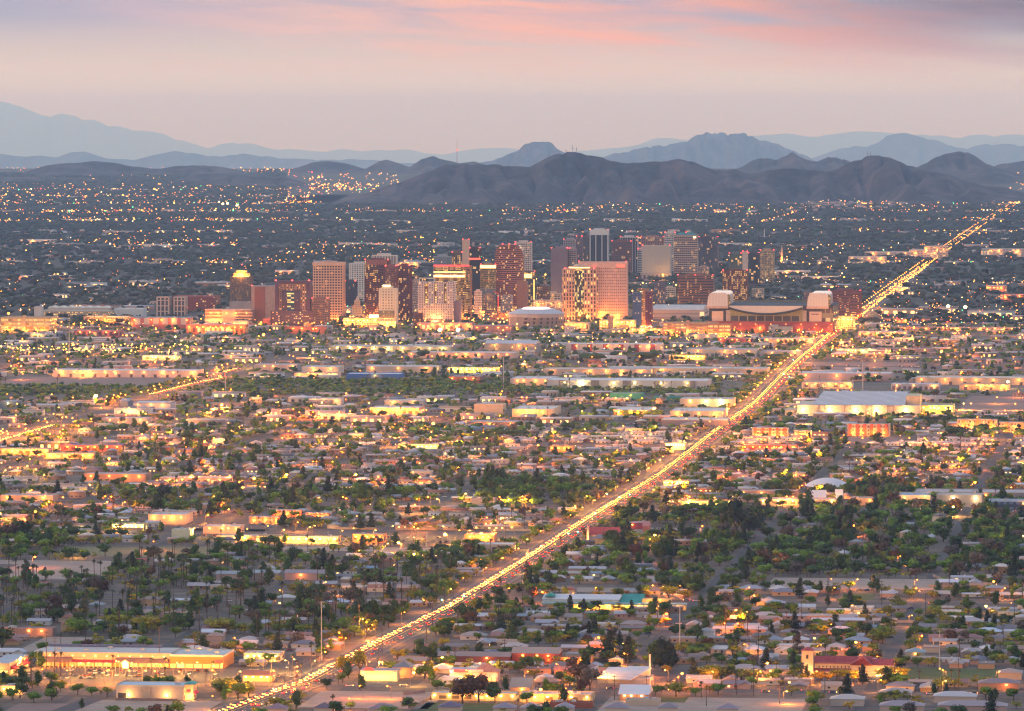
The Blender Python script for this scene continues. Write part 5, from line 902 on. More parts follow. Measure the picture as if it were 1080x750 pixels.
# small flat store in front of the centre
p, W, D, k, X, Z = px_site('corner_store', 'beige corner store with pale blue flat roof and teal corner cap', 'store', 122, 213, 738, 26, 'the beige corner store')
part('wall', Geo().box(X(122), X(201), 0, 24, 0, Z(724)), paint((.58, .44, .33), .9, .06, .1), p); part('roof', Geo().box(X(122.5), X(200.5), .4, 23.6, Z(724)+.02, Z(724)+.25), paint((.4, .5, .56), .6, .12, .1), p); part('parapet', Geo().ring(X(122)-.1, X(201)+.1, -.1, 24.1, Z(724)-.3, Z(724)+.8, .3), paint((.6, .48, .36)), p)
part('raised_panel', Geo().box(X(151), X(162), -.5, -.02, 0, Z(724.6)), paint((.5, .36, .26)), p); opening(p, X(158), -.5, .1, 5.5, 5.2, paint((.4, .33, .27)), 'loading_door'); opening(p, X(129), 0, .1, 5, 4, M_DARK, 'loading_door')
part('corner_block', Geo().box(X(201)+.05, X(211), 3, 16, 0, Z(722)), paint((.6, .42, .25)), p); part('corner_cap', Geo().hip(X(200), X(212), 2.5, 17, Z(722)+.02, Z(719.5), .4), paint((.05, .3, .28)), p); part('awning', Geo().prism_y([(X(211)+.1, 5.2), (X(214), 3.4), (X(211)+.1, 3.4)], 3, 15), paint((.5, .04, .08)), p)
part('lit_sign', Geo().box(X(204), X(208), 2.6, 2.95, 4.5, 6.4), REDN, p); part('lit_door', Geo().box(X(202), X(209), 2.6, 2.96, .1, 3.4), LITW, p)
for q in (137, 181): obj('wall_lamp', blob(PALE, 60, .35), p, (X(q), -.6, 3)); light(X(q), -3.2, 3, WARM, 2200, p)
light(X(210), 0, 3, WARM, 6000, p); obj('roof_unit', un, p, (X(190), 12, Z(724)+.3))
part('low_wall', Geo().box(X(124), X(196), -7, -6.7, 0, 1.6), paint((.25, .17, .15)), p)
# lit shop by the crossing
p, W, D, k, X, Z = px_site('filling_station_shop', 'brightly lit pale yellow shop with red peaked sign at the crossing', 'shop', 379.5, 423, 718.5, 14, 'the bright yellow shop')
part('wall', Geo().box(X(380), X(422), 1.5, 13, 0, Z(708)), paint((.7, .58, .34)), p); part('roof', Geo().box(X(379.5), X(423), .6, 13.6, Z(708)+.02, Z(706.8)), paint((.34, .3, .34)), p)
part('end_panel', Geo().box(X(380), X(385), .2, 1.4, 0, Z(707.5)), paint((.75, .66, .42)), p); part('end_panel', Geo().box(X(417), X(422), .2, 1.4, 0, Z(708.2)), paint((.75, .66, .42)), p)
part('red_gable', Geo().prism_y([(X(383), Z(707.4)), (X(396), Z(707.4)), (X(393), Z(704)), (X(387), Z(704))], -.5, .5), glow((1, .05, .04), 1.6), p)
wm2 = make_mesh('window', Geo().box(-1.9, 1.9, 1.2, 1.44, .6, 4), LITW)
for q in (388, 393.5, 400, 405.5, 411): obj('window', wm2, p, (X(q), 0, 0))
for q in (384, 394, 404, 414): light(X(q), -3.5, 3.4, (1, .6, .2), 2000, p)
# restaurant with red sign
p, W, D, k, X, Z = px_site('restaurant', 'small restaurant with glowing red roof sign and pink-lit walls', 'restaurant', 474, 530, 719, 18, 'the red-sign restaurant')
part('wall', Geo().box(X(474), X(528), 1, 16, 0, Z(709)), paint((.5, .36, .3)), p); part('roof', Geo().box(X(474), X(512), .5, 16.5, Z(709)+.02, Z(706.5)), paint((.5, .45, .44)), p); part('hip_roof', Geo().hip(X(500), X(528), 1, 16, Z(709)+.05, Z(701), .8), paint((.4, .2, .15)), p)
part('red_sign', Geo().box(X(479), X(495), .05, .45, Z(709), Z(706.4)), REDN, p); part('shopfront', Geo().box(X(476), X(526), .5, .96, 0, 3), shop, p)
for q in (477, 500, 522): light(X(q), -3, 3, (1, .35, .15), 3000, p)
obj('wall_lamp', blob(PALE, 70, .4), p, (X(476), -.2, Z(709))); light(X(487), -2, Z(707), (1, .08, .05), 4000, p)
# pale gabled house by the lit shop
p, W, D, k, X, Z = px_site('hall', 'tan hall with slate blue hip roof beside the bright yellow shop', 'hall', 414, 438, 715, 18)
part('wall', Geo().box(-W/2, W/2, 0, 18, 0, Z(704)), paint((.5, .34, .22)), p); part('roof', Geo().hip(-W/2, W/2, 0, 18, Z(704)+.02, Z(698), .8), paint((.16, .2, .24)), p); light(0, -4, 4, SODIUM, 3000, p)
def lowhall(label, px0, px1, yb, h, depth, wall, roof, ridge=0, lamps=0, lm=None, name='hall', cat='hall', lampc=SODIUM, lp=3000, wins=None, hipr=False):
    return hall(name, label, px0, px1, yb, h, depth, wall, roof, cat, lamps=lamps, ridge=ridge, lm=lm, lampc=lampc, lp=lp, wins=wins, hipr=hipr, units=0 if ridge else 3)
lowhall('long brown-roofed hall with maroon wall in shade', 462, 541, 700, 5, 18, (.2, .07, .07), (.3, .22, .2), 2.5, 2, 'the long brown-roofed hall')
lowhall('brown gabled hall beside the grey-roofed duplex', 420, 452, 704, 4.5, 16, (.25, .16, .14), (.33, .25, .22), 2)
lowhall('rust brick apartment block with gabled roof', 540, 593, 700, 7, 20, (.22, .06, .05), (.36, .28, .24), 3.5, 3, 'the rust brick flats', 'apartment_block', 'apartment block')
lowhall('tan garage row glowing orange beside the rust brick flats', 574, 626, 700, 3.5, 10, (.55, .3, .14), (.5, .42, .38), 0, 3, lp=4000)
lowhall('long cream school wing with yellow lit wall at lower edge', 455, 548, 739, 4, 16, (.6, .45, .25), (.5, .46, .42), 0, 7, 'the cream school wing', 'school_building', 'school', WARM, 2200)
lowhall('cream classroom wing beside the yellow lit school wing', 548, 627, 741, 4.5, 20, (.55, .42, .26), (.5, .45, .4), 0, 6, None, 'school_building', 'school', WARM, 2200)
lowhall('large tan shingled gable roof hall behind the cream wing', 538, 564, 734, 5.5, 26, (.5, .38, .26), (.36, .28, .22), 5, 1, None, 'school_building', 'school')
lowhall('long low brown shed along the lower street', 580, 626, 747, 3, 10, (.3, .1, .07), (.25, .12, .1), 0, 0)
lowhall('pale gabled house with bright white pitched roof', 653, 688, 739, 4, 26, (.35, .2, .15), (.66, .66, .68), 5, 3, 'the bright white pitched roof', 'house', 'house', WARM, 3000)
lowhall('tan flat annex beside the bright white pitched roof', 660, 697, 744, 3, 10, (.5, .4, .32), (.42, .36, .33), 0, 0)
# modern church with sloping fan roof
p, W, D, k, X, Z = px_site('modern_church', 'modern church with angular pale fan roof and white cross tower', 'church', 628, 696, 723, 34, 'the fan-roofed church')
part('wall', Geo().box(X(630), X(690), 2, 28, 0, 4.5), paint((.5, .42, .36)), p); part('fan_roof', Geo().add([(X(629), 0, 4.2), (X(668), 0, 3.2), (X(690), 14, 10), (X(640), 20, 9.5), (X(629), 0, 4.8), (X(668), 0, 3.8), (X(690), 14, 10.6), (X(640), 20, 10.1)], [(3, 2, 1, 0), (4, 5, 6, 7), (0, 1, 5, 4), (1, 2, 6, 5), (2, 3, 7, 6), (3, 0, 4, 7)]), paint((.5, .56, .6), .6, .08), p)
part('brick_wing', Geo().box(X(628), X(654), 20.2, 34, 0, 6), paint((.4, .17, .11)), p); part('wing_roof', Geo().gable(X(628), X(654), 20.2, 34, 6.2, 9, .5), paint((.38, .2, .15)), p); part('white_block', Geo().box(X(660), X(686), 21, 33, 0, 9.5), paint((.66, .6, .55)), p)
part('cross_tower', Geo().box(X(685.3), X(687), 24, 25.5, 0, Z(694)), paint((.66, .6, .55)), p); part('low_wall', Geo().box(X(629), X(690), -8, -7.6, 0, 2.2), paint((.42, .3, .24)), p); part('gate_pillar', Geo().box(X(693), X(696), -8, -6, 0, 4.5), paint((.5, .38, .3)), p)
light(X(645), -4, 3, WARM, 1200, p)
# long teal-roofed school
p, W, D, k, X, Z = px_site('school_building', 'long lit school building with teal roofs and white metal hall', 'school', 571, 731, 643, 46, 'the teal-roofed school')
part('white_hall', Geo().box(X(571), X(655), 8, 42, 0, Z(633.5)), paint((.5, .5, .48)), p); part('hall_roof', Geo().gable(X(571), X(655), 8, 42, Z(633.5)+.1, Z(630), .5), paint((.58, .56, .56), .6, .06), p)
part('teal_roof', Geo().prism_x([(4, Z(636)), (36, Z(630.5)), (36, Z(636))], X(656), X(680)), paint((.03, .25, .22)), p); part('teal_cap', Geo().hip(X(573), X(583), 10, 26, Z(631), Z(628), .3), paint((.04, .28, .22)), p)
part('arcade_canopy', Geo().box(X(571), X(730), -4, 7.9, Z(637.6), Z(636)), paint((.3, .42, .4)), p); part('lit_wall', Geo().box(X(599), X(729), 1.5, 7.8, 0, Z(637.7)), facade((.45, .28, .1), (.6, .4, .15), 6, Z(637.7)+.1, (.1, .85), (.1, .9), .75, 2.4, WARM, 51), p); part('lit_fascia', Geo().box(X(680)+.2, X(712), 9, 20, 0, Z(633)), paint((.6, .42, .15)), p)
cm = make_mesh('column', Geo().box(-.25, .25, -3.6, -3.1, 0, Z(637.7)), paint((.6, .5, .35)))
for q in range(573, 731, 6): obj('column', cm, p, (X(q), 0, 0))
for q in range(600, 731, 11): light(X(q), -1.5, 3, WARM, 4200, p)
light(X(695), 4, 8, WARM, 9000, p)
# red-roofed church with small belfry
p, W, D, k, X, Z = px_site('church', 'white church with long red roof and small white belfry', 'church', 617, 656, 573, 26, 'the red-roofed church')
part('nave_wall', Geo().box(X(619), X(655), 4, 22, 0, Z(563.5)), paint((.6, .48, .42)), p); part('nave_roof', Geo().prism_x([(2.5, Z(564.5)), (13, Z(557)), (23.5, Z(564.5))], X(618), X(655.5)), paint((.4, .08, .08), .9, .2), p)
part('belfry', Geo().box(X(619), X(621.6), 0, 3, 0, Z(558)), paint((.45, .38, .33)), p); part('belfry_roof', Geo().hip(X(619), X(621.6), 0, 3, Z(558)+.02, Z(554.5), .2), paint((.45, .4, .36)), p)
part('porch', Geo().hip(X(625), X(653), -8, 3.5, 4.6, 8, .4), paint((.2, .2, .22)), p); part('porch_wall', Geo().box(X(626), X(652), -7, 3, 0, 4.5), paint((.48, .4, .24)), p)
light(X(617), -4, 4, WARM, 7000, p)
lowhall('peaked pink brick church beyond the red-roofed church', 678, 686, 562, 6, 16, (.4, .16, .14), (.42, .2, .18), 4, 0, None, 'church', 'church')
lowhall('pale classroom row with red wall behind the red-roofed church', 643, 684, 558, 5, 20, (.3, .08, .1), (.6, .55, .52), 0, 1, None)
lowhall('long two-storey house row left of the crossing poles', 0, 60, 671, 5, 14, (.3, .2, .18), (.24, .18, .18), 0, 3)
lowhall('pink-brown flat house showing among the palms', 170, 206, 655, 5, 14, (.48, .28, .26), (.42, .27, .26), 0, 0, 'the pink-brown house')
lowhall('white flat-roofed shop with glowing lot by the centre', 257, 300, 698, 5, 20, (.6, .5, .35), (.62, .56, .5), 0, 6, 'the white lot-side shop', lampc=WARM, lp=3200)
lowhall('dark brown gabled shop with lit arched door', 256, 290, 719, 4, 12, (.5, .33, .18), (.2, .12, .1), 3, 4, None, 'shop', 'shop', WARM, 4200)
lowhall('blindingly lit canopy at the lower left edge', 0, 27, 733, 5, 12, (.7, .5, .25), (.5, .42, .4), 0, 4, 'the lit canopy', 'canopy', 'canopy', WARM, 5000)
lowhall('navy-roofed long house row along the avenue', 600, 640, 605, 4, 14, (.4, .34, .3), (.4, .4, .42), 1.5, 0)
lowhall('grey-roofed apartment row among palms', 228, 262, 612, 5, 16, (.4, .3, .27), (.3, .32, .34), 2, 0, 'the grey-roofed apartment row')
lowhall('second grey-roofed apartment row among palms', 266, 298, 611, 5, 16, (.42, .32, .28), (.34, .36, .38), 2, 0)
lowhall('pinkish gabled apartment row behind the palm grove', 300, 345, 612, 5.5, 16, (.44, .3, .28), (.32, .26, .27), 2.5, 1)
lowhall('red-hipped pavilion at the park edge', 134, 156, 597, 3.5, 12, (.45, .4, .36), (.38, .09, .09), 2.5, 0, 'the red park pavilion')
lowhall('big grey-brown warehouse right of the red-hipped pavilion', 233, 262, 506, 5, 14, (.3, .27, .27), (.4, .36, .36), 0, 0)
for k2, (a, b_, yb, wc, rc) in enumerate(((1032, 1075, 728, (.36, .2, .15), (.26, .2, .2)), (985, 1030, 742, (.5, .4, .34), (.5, .46, .46)), (990, 1062, 752, (.4, .3, .28), (.34, .28, .29)), (928, 975, 752, (.44, .34, .3), (.33, .27, .29)), (928, 962, 738, (.5, .42, .36), (.42, .34, .32)), (955, 976, 695, (.3, .34, .3), (.26, .32, .34)), (876, 912, 745, (.46, .4, .36), (.5, .44, .4)), (1053, 1078, 717, (.42, .34, .28), (.36, .28, .25)))):
    lowhall(['brown stucco duplex with hip roof at right lower edge', 'white-roofed wide house beneath the church lawn', 'grey-brown hipped house at the bottom right corner', 'mauve hipped house in front of dark trees', 'tan flat-gabled house right of the dark church trees', 'grey-green two-storey house beyond the church lawn', 'pale ranch house at the bottom by the bending street', 'tan stucco house above the brown duplex'][k2], a, b_, yb, 4.5, 16, wc, rc, 2.6, 1 if k2 in (0, 5) else 0, None, 'house', 'house', hipr=True)
# small roofs just entering the bottom edge
for k2, (a, b_, yb, rc) in enumerate(((281, 304, 753, (.24, .17, .2)), (331, 354, 752, (.16, .12, .15)), (388, 418, 753, (.28, .2, .22)), (462, 488, 751, (.15, .12, .18)), (520, 545, 752, (.27, .22, .26)), (549, 572, 752, (.36, .28, .3)), (585, 606, 752, (.3, .26, .3)), (638, 664, 752, (.27, .22, .25)), (694, 716, 752, (.24, .2, .22)), (756, 780, 753, (.28, .22, .25)))):
    lowhall('%s hipped roof at the bottom edge %s' % (('mauve', 'dark plum', 'soft brown', 'navy', 'grey violet', 'rosy grey', 'ash grey', 'dusky brown', 'charcoal', 'muted mauve')[k2], ('left of the tan lot', 'in the middle of the tan lot', 'at the tan lot corner', 'on the school lawn', 'below the cream school wing', 'below the gable hall', 'below the brown shed', 'below the bright pitched roof', 'beside the flat annex', 'before the wide bare lot')[k2]), a, b_, yb, 3.2, 13, (.5, .42, .36), rc, 3, 0, None, 'house', 'house', hipr=True)
# ================================================================== VEGETATION
def ico(sub):
    bm = bmesh.new(); bmesh.ops.create_icosphere(bm, subdivisions=sub, radius=1); v = [tuple(p.co) for p in bm.verts]; f = [tuple(q.index for q in p.verts) for p in bm.faces]; bm.free(); return v, f
ICO1, ICO2 = ico(1), ico(2)
def lobe(g, c, r, ic, jit, rg, slot=0):
    vs = []
    for x, y, z in ic[0]:
        k = 1+rg.uniform(-jit, jit); vs.append((c[0]+x*r[0]*k, c[1]+y*r[1]*k, c[2]+z*r[2]*k))
    b0 = rg.uniform(.8, 1.15); g.add(vs, ic[1], slot, [b0*rg.uniform(.72, 1.25) for _ in ic[1]])
def leaves(g, c, r, n, s, rg, slot=0, lo=.8, hi=1.22):
    for _ in range(n):
        d = Vector((rg.gauss(0, 1), rg.gauss(0, 1), rg.gauss(0, 1)+.15)).normalized(); q = rg.uniform(lo, hi); p = Vector((c[0]+d.x*r[0]*q, c[1]+d.y*r[1]*q, c[2]+d.z*r[2]*q))
        a = Vector((rg.gauss(0, 1), rg.gauss(0, 1), rg.gauss(0, 1))).normalized(); b_ = a.cross(d).normalized() if abs(a.dot(d)) < .99 else a.orthogonal(); a = (a*.6+d.orthogonal()*.6).normalized(); ss = s*rg.uniform(.6, 1.35)
        g.add([p-a*ss-b_*ss*.6, p+a*ss-b_*ss*.6, p+a*ss*.8+b_*ss*.7, p-a*ss*.7+b_*ss*.6], [(0, 1, 2, 3)], slot, rg.uniform(.45, 1.75))
def crown(kind, seed, q):                                        # q 2 near, 1 mid, 0 far; unit size: about 1 wide, 1 tall measured from the ground
    rg = random.Random(seed*13+kind*101+1); g = Geo(); ic = ICO1
    spec = {0: [(rg.uniform(-.26, .26), rg.uniform(-.26, .26), rg.uniform(.45, .74), rg.uniform(.2, .32), rg.uniform(.16, .24)) for _ in range(7)],      # round spreading
            1: [(rg.uniform(-.14, .14), rg.uniform(-.14, .14), .3+.13*i, rg.uniform(.24, .34)*(1-.09*i), .2) for i in range(5)],                           # tall oval
            2: [(rg.uniform(-.06, .06), rg.uniform(-.06, .06), .2+.14*i, .42*(1-.15*i), .12) for i in range(6)],                                            # conifer
            3: [(rg.uniform(-.36, .36), rg.uniform(-.36, .36), rg.uniform(.42, .84), rg.uniform(.12, .2), rg.uniform(.1, .15)) for _ in range(10)],          # airy
            4: [(rg.uniform(-.24, .24), rg.uniform(-.24, .24), rg.uniform(.35, .9), rg.uniform(.14, .24), rg.uniform(.12, .24)) for _ in range(8)]}[kind]     # ragged gum
    if q == 0: spec = spec[::3] if len(spec) > 6 else spec[::2]
    if q == 1: spec = spec[::2] if len(spec) > 6 else spec
    grow = (1.45, 1.2, 1.0)[q]
    for x, y, z, r, h in spec:
        rr = (r*grow, r*grow, h*grow)
        if q: lobe(g, (x, y, z), tuple(a*(.8 if kind != 3 else .55) for a in rr), ICO1, .28, rg)
        else: lobe(g, (x, y, z), rr, (ICO1[0], ICO1[1]), .3, rg)
        if q: leaves(g, (x, y, z), rr, (0, 9, 46)[q], (0, .085, .05)[q], rg)
    return g
def trunk_geo(kind, seed, n=5):
    rg = random.Random(seed); g = Geo(); top = .5 if kind != 2 else .8
    g.cone((0, 0, 0), (.01, 0, top*.6), .035, .022, n, 1, cap=False)
    for i in range(4): a = i*1.6+rg.random(); g.cone((.01, 0, top*(.35+.07*i)), (math.cos(a)*.2, math.sin(a)*.2, top+.12), .018, .008, 4, 1, cap=False)
    return g
def palm_geo(seed, q):                                           # unit height 1 (ground to top of trunk), crown sizes in unit heights set by caller
    rg = random.Random(seed); tr, cr, sk = Geo(), Geo(), Geo(); bend = rg.uniform(-.03, .03)
    tr.cone((0, 0, 0), (bend*.5, 0, .55), .022, .016, 6 if q else 4, 1, cap=False).cone((bend*.5, 0, .55), (bend, 0, 1), .016, .015, 6 if q else 4, 1, cap=False)
    c = Vector((bend, 0, 1.0)); n = (9, 14, 26)[q]
    for i in range(n):
        a = 2*math.pi*i/n+rg.uniform(-.2, .2); el_ = rg.uniform(-.35, 1.1); L_ = rg.uniform(.13, .19); d = Vector((math.cos(a)*math.cos(el_), math.sin(a)*math.cos(el_), math.sin(el_))); s = Vector((-math.sin(a), math.cos(a), 0))
        p1 = c+d*L_*.6; p2 = c+d*L_+Vector((0, 0, -.05)); w_ = .028 if q == 2 else .04
        cr.add([c-s*.006, c+s*.006, p1+s*w_, p1-s*w_], [(0, 1, 2, 3)], 0, rg.uniform(.7, 1.4)); cr.add([p1-s*w_, p1+s*w_, p2+s*w_*.5, p2-s*w_*.5], [(0, 1, 2, 3)], 0, rg.uniform(.7, 1.4))
    lobe(cr, (bend, 0, .99), (.055, .055, .05), ICO1, .2, rg, 0)
    sk.cone((bend*.8, 0, .86), (bend, 0, .985), .03, .05, 7, 2, [rg.uniform(.7, 1.3) for _ in range(8)])
    return tr, cr, sk
G_DARK, G_MID, G_OLV, G_YEL, G_GRY, G_BRN, G_PIN = (.036, .066, .012), (.1, .165, .012), (.23, .215, .02), (.42, .3, .01), (.11, .09, .07), (.09, .05, .03), (.022, .036, .018)  # G_YEL: palo verde yellow plus lamplight put into the leaf colour
def tree_style(r):                                               # (kind, colour, height range, width factor, words)
    table = [(.27, 0, G_MID, (6, 10), 1.25, 'mid-green round tree'), (.14, 0, G_DARK, (7, 12), 1.15, 'dark green round tree'), (.27, 3, G_OLV, (5, 9), 1.3, 'airy olive-green tree'), (.1, 3, G_YEL, (4, 7), 1.4, 'bright yellow-green tree'),
             (.07, 1, G_DARK, (8, 14), .9, 'tall dark oval tree'), (.03, 4, G_GRY, (8, 13), 1.1, 'grey-purple thin-leaved tree'), (.02, 4, G_BRN, (8, 13), 1.1, 'ragged brownish tree'), (.035, 2, G_PIN, (9, 16), .8, 'dark pointed pine'), (.05, 1, G_MID, (7, 11), .9, 'mid-green upright tree')]
    for p, *rest in table:
        if r < p: return rest
        r -= p
    return table[0][1:]
CR = {(k, s, q): crown(k, s, q) for k in range(5) for s in range(2) for q in range(3)}
TR = {k: trunk_geo(k, k) for k in range(5)}
CRM = {(k, s): make_mesh('crown', CR[k, s, 2], M_CROWN) for k in range(5) for s in range(2)}; TRM = {k: make_mesh('trunk', TR[k], M_TRUNK) for k in range(5)}
TPLT = {}
for (k, s, q), g in CR.items():
    if q < 2: gg = Geo().join(g); gg.join(TR[k]) if q == 1 else None; TPLT[k, s, q] = Tpl(gg)
    else: TPLT[k, s, q] = Tpl(Geo().join(g).join(TR[k]))
PALMS = [palm_geo(s, 2) for s in range(3)]; PM = [(make_mesh('trunk', a, M_TRUNK), make_mesh('crown', b_, M_CROWN), make_mesh('dry_skirt', c, M_SKIRT)) for a, b_, c in PALMS]
PT = {(s, q): Tpl(Geo().join(a).join(b_).join(c)) for s in range(3) for q in (0, 1) for a, b_, c in [palm_geo(s, q)]}
TRC, SKC = (.1, .075, .06), (.17, .11, .075)
def vary(c, a=.25): k = 1+rng.uniform(-a, a); h = rng.uniform(-.12, .12); return (c[0]*k*(1+h), c[1]*k, c[2]*k*(1-h))
# ---- land use: how the photograph's blocks are planted and built.  first match wins: (x0, x1, y0, y1, kind)
Z_ = [(0,560,600,672,'palms'),(0,300,586,600,'palms'),(640,1080,536,603,'wood'),(830,1080,590,612,'wood'),(810,1080,512,536,'wood'),(500,662,508,536,'wood'),(130,440,520,540,'wood'),(430,600,590,640,'wood2'),
      (540,838,460,478,'trailers'),(930,1080,463,476,'trailers'),(640,720,456,462,'trailers'),(-60,760,401,417,'river'),(760,1140,403,416,'scrub'),(0,80,565,592,'wood'),(130,330,576,600,'wood2'),(340,560,575,600,'res_tree'),
      (740,1080,622,712,'res_tree'),(560,740,640,735,'res_tree'),(640,830,600,625,'wood2'),(-60,1140,340,401,'ind'),(-60,1140,417,452,'mixed'),(-60,100,452,520,'mixed'),(0,1080,452,600,'res')]
def zone(px, py):
    for x0, x1, y0, y1, k in Z_:
        if x0 <= px < x1 and y0 <= py < y1: return k
    return 'res'
# ---- houses
def house_tpl(kind):
    w_, r_, extra = Geo(), Geo(), []
    if kind == 0: w_.box(-8, 8, -5, 5, 0, 3); r_.gable(-8, 8, -5, 5, 3.1, 5.2, .7)
    if kind == 1: w_.box(-9, 9, -6, 6, 0, 3); r_.hip(-9, 9, -6, 6, 3.02, 5.6, .7)
    if kind == 2: w_.box(-9, 9, -5.5, 5.5, 0, 3.4); r_.ring(-9.1, 9.1, -5.6, 5.6, 3.1, 3.9, .4); r_.box(-8.7, 8.7, -5.2, 5.2, 3.3, 3.5)
    if kind == 3:
        w_.box(-9, 5, -4.5, 4.5, 0, 3); w_.prism_y([(2.02, 0), (8.5, 0), (8.5, 3), (5.25, 4.6), (2.02, 3)], -8, 3); r_.gable(-9, 5, -4.5, 4.5, 3.1, 5.2, .6); r_.add([(1.5,-8.6,2.9),(5.25,-8.6,4.9),(5.25,3.6,4.9),(1.5,3.6,2.9),(9,-8.6,2.9),(9,3.6,2.9)], [(0,1,2,3),(1,4,5,2)])
    if kind == 4: w_.box(-8, 8, -2.2, 2.2, .4, 3); r_.gable(-8, 8, -2.2, 2.2, 3.05, 3.7, .25)
    if kind == 5: w_.box(-8, 4, -5, 5, 0, 3); r_.gable(-8, 9, -5, 5, 3.1, 4.6, .6); w_.box(8.5, 8.8, -4.8, -4.5, 0, 3.05).box(8.5, 8.8, 4.5, 4.8, 0, 3.05)
    if kind == 6: w_.box(-7, 7, -5.5, 5.5, 0, 5.8); r_.hip(-7, 7, -5.5, 5.5, 5.82, 8, .7)
    if kind == 7: w_.box(-11, 11, -5, 5, 0, 2.9); r_.gable(-11, 11, -5, 5, 3, 4.2, .8)
    return w_, r_
HK = [house_tpl(k) for k in range(8)]; HW = [8, 9, 9, 9, 8, 8, 7, 11]; HD = [5, 6, 5.5, 6, 2.2, 5, 5.5, 5]
HWM = [make_mesh('wall', a, M_WALL) for a, b_ in HK]; HRM = [make_mesh('roof', b_, M_ROOF) for a, b_ in HK]
RUM = make_mesh('roof_unit', Geo().box(-.65, .65, -.6, .6, -.3, 1.0, bottom=True), paint((.5, .49, .48)))
M_WINL = glow((1, .6, .2), 3.2); M_TRIM = paint((.62, .58, .52), .8, .05)
WD = make_mesh('window', Geo().box(-.8, .8, -.08, .0, 0, 1.1, bottom=True), M_GLASSD); WL = make_mesh('window', Geo().box(-.8, .8, -.08, .0, 0, 1.1, bottom=True), M_WINL); DR = make_mesh('door', Geo().box(-.5, .5, -.07, .0, 0, 2.1), paint((.25, .12, .08)))
def house_full(kind):                                            # template for the many: slots 0 wall, 1 roof, 2 window, 3 ac unit
    w_, r_ = HK[kind]; g = Geo().join(w_); n0 = len(g.f); g.join(r_); g.sl = [0]*n0+[1]*(len(g.f)-n0)
    hw, hd = HW[kind], HD[kind]
    for x in (-.6, .0, .5):
        for sgn in (-1, 1):
            yy = sgn*(hd+.06) if kind != 3 or sgn > 0 else -4.56
            g.add([(x*hw-.8, yy, 1), (x*hw+.8, yy, 1), (x*hw+.8, yy, 2.1), (x*hw-.8, yy, 2.1)], [(0, 1, 2, 3)], 2)
    z0 = {2: 3.5, 4: 3.2, 6: 6.5}.get(kind, 4); g.box(hw*.2, hw*.2+1.2, .4, 1.6, z0, z0+(1.1 if kind != 4 else .8), 3); return g
HT = [Tpl(house_full(k)) for k in range(8)]
WALLC = [((.5, .42, .34), 'cream'), ((.4, .28, .19), 'tan'), ((.46, .28, .21), 'pinkish'), ((.28, .17, .11), 'brown'), ((.58, .54, .5), 'white'), ((.33, .3, .3), 'grey')]
ROOFC = [((.52, .5, .5), 'white'), ((.36, .34, .36), 'grey'), ((.28, .22, .2), 'brown'), ((.4, .3, .26), 'tan'), ((.2, .19, .22), 'dark grey'), ((.44, .4, .4), 'pale grey'), ((.34, .17, .14), 'rusty'), ((.26, .3, .34), 'blue-grey'), ((.56, .55, .57), 'bright white')]
HN = ['gabled house', 'hipped house', 'flat-roofed house', 'L-plan house', 'mobile home', 'carport house', 'two-storey house', 'long low house']
H_LIST, T_LIST, P_LIST, SHED = [], [], [], []
ROADU = [EW[k][0] for k in EW]
def vis(px, py, m_=12): return -m_ < px < 1080+m_ and py < 765
u = -10.0; ri = 0
while True:
    x0, D0 = XY(u, 0)
    if D0 > 9600: break
    half = D0*.0931+40; v = -half-x0-60; vend = half-x0+60
    while v < vend:
        x, y = XY(u, v); px, py = PX(x, y); zk = zone(px, py); step = 21
        if not vis(px, py, 25) or y < 3300: v += step; continue
        if zk == 'trailers':
            for du in (0, 12, 24):
                if rng.random() < .8 and occ_free(u+du, v, 4, 7): H_LIST.append((u+du+rng.uniform(-2, 2), v+rng.uniform(-3, 3), 4, 0 if rng.random() < .6 else 1, zk))
            v += 17; continue
        pr = {'res': .78, 'res_tree': .72, 'wood': .2, 'wood2': .34, 'palms': .34, 'ind': .24, 'mixed': .32, 'river': 0, 'scrub': 0}[zk]
        if rng.random() < pr:
            if zk in ('ind', 'mixed') and rng.random() < .3:
                T_ = ('shed', u, v); sw, sd = rng.uniform(10, 24), rng.uniform(8, 16)
                if occ_free(u, v, sd, sw): SHED.append((u, v, sw, sd, rng.uniform(4, 7))); occ_rect(u-sd, u+sd, v-sw, v+sw); v += sw*2
            else:
                kd = rng.choices(range(8), [4, 3, 3, 3, .6, 3, .7, 2])[0]; rot = rng.choices((0, 1, 2, 3), (3, 1, 3, 1))[0]; uu = u+rng.uniform(-3, 3); vv = v+rng.uniform(-2, 2)
                if occ_free(uu, vv, 4, 7): H_LIST.append((uu, vv, kd, rot, zk))
        v += step
    ri += 1; u += 27 if ri % 2 else 49
for uu, vv, kd, rot, zk in H_LIST:
    r = max(HD[kd], 4); w_ = HW[kd]; 
    if rot % 2: r, w_ = w_, r
    occ_rect(uu-r+1, uu+r-1, vv-w_+1, vv+w_-1)
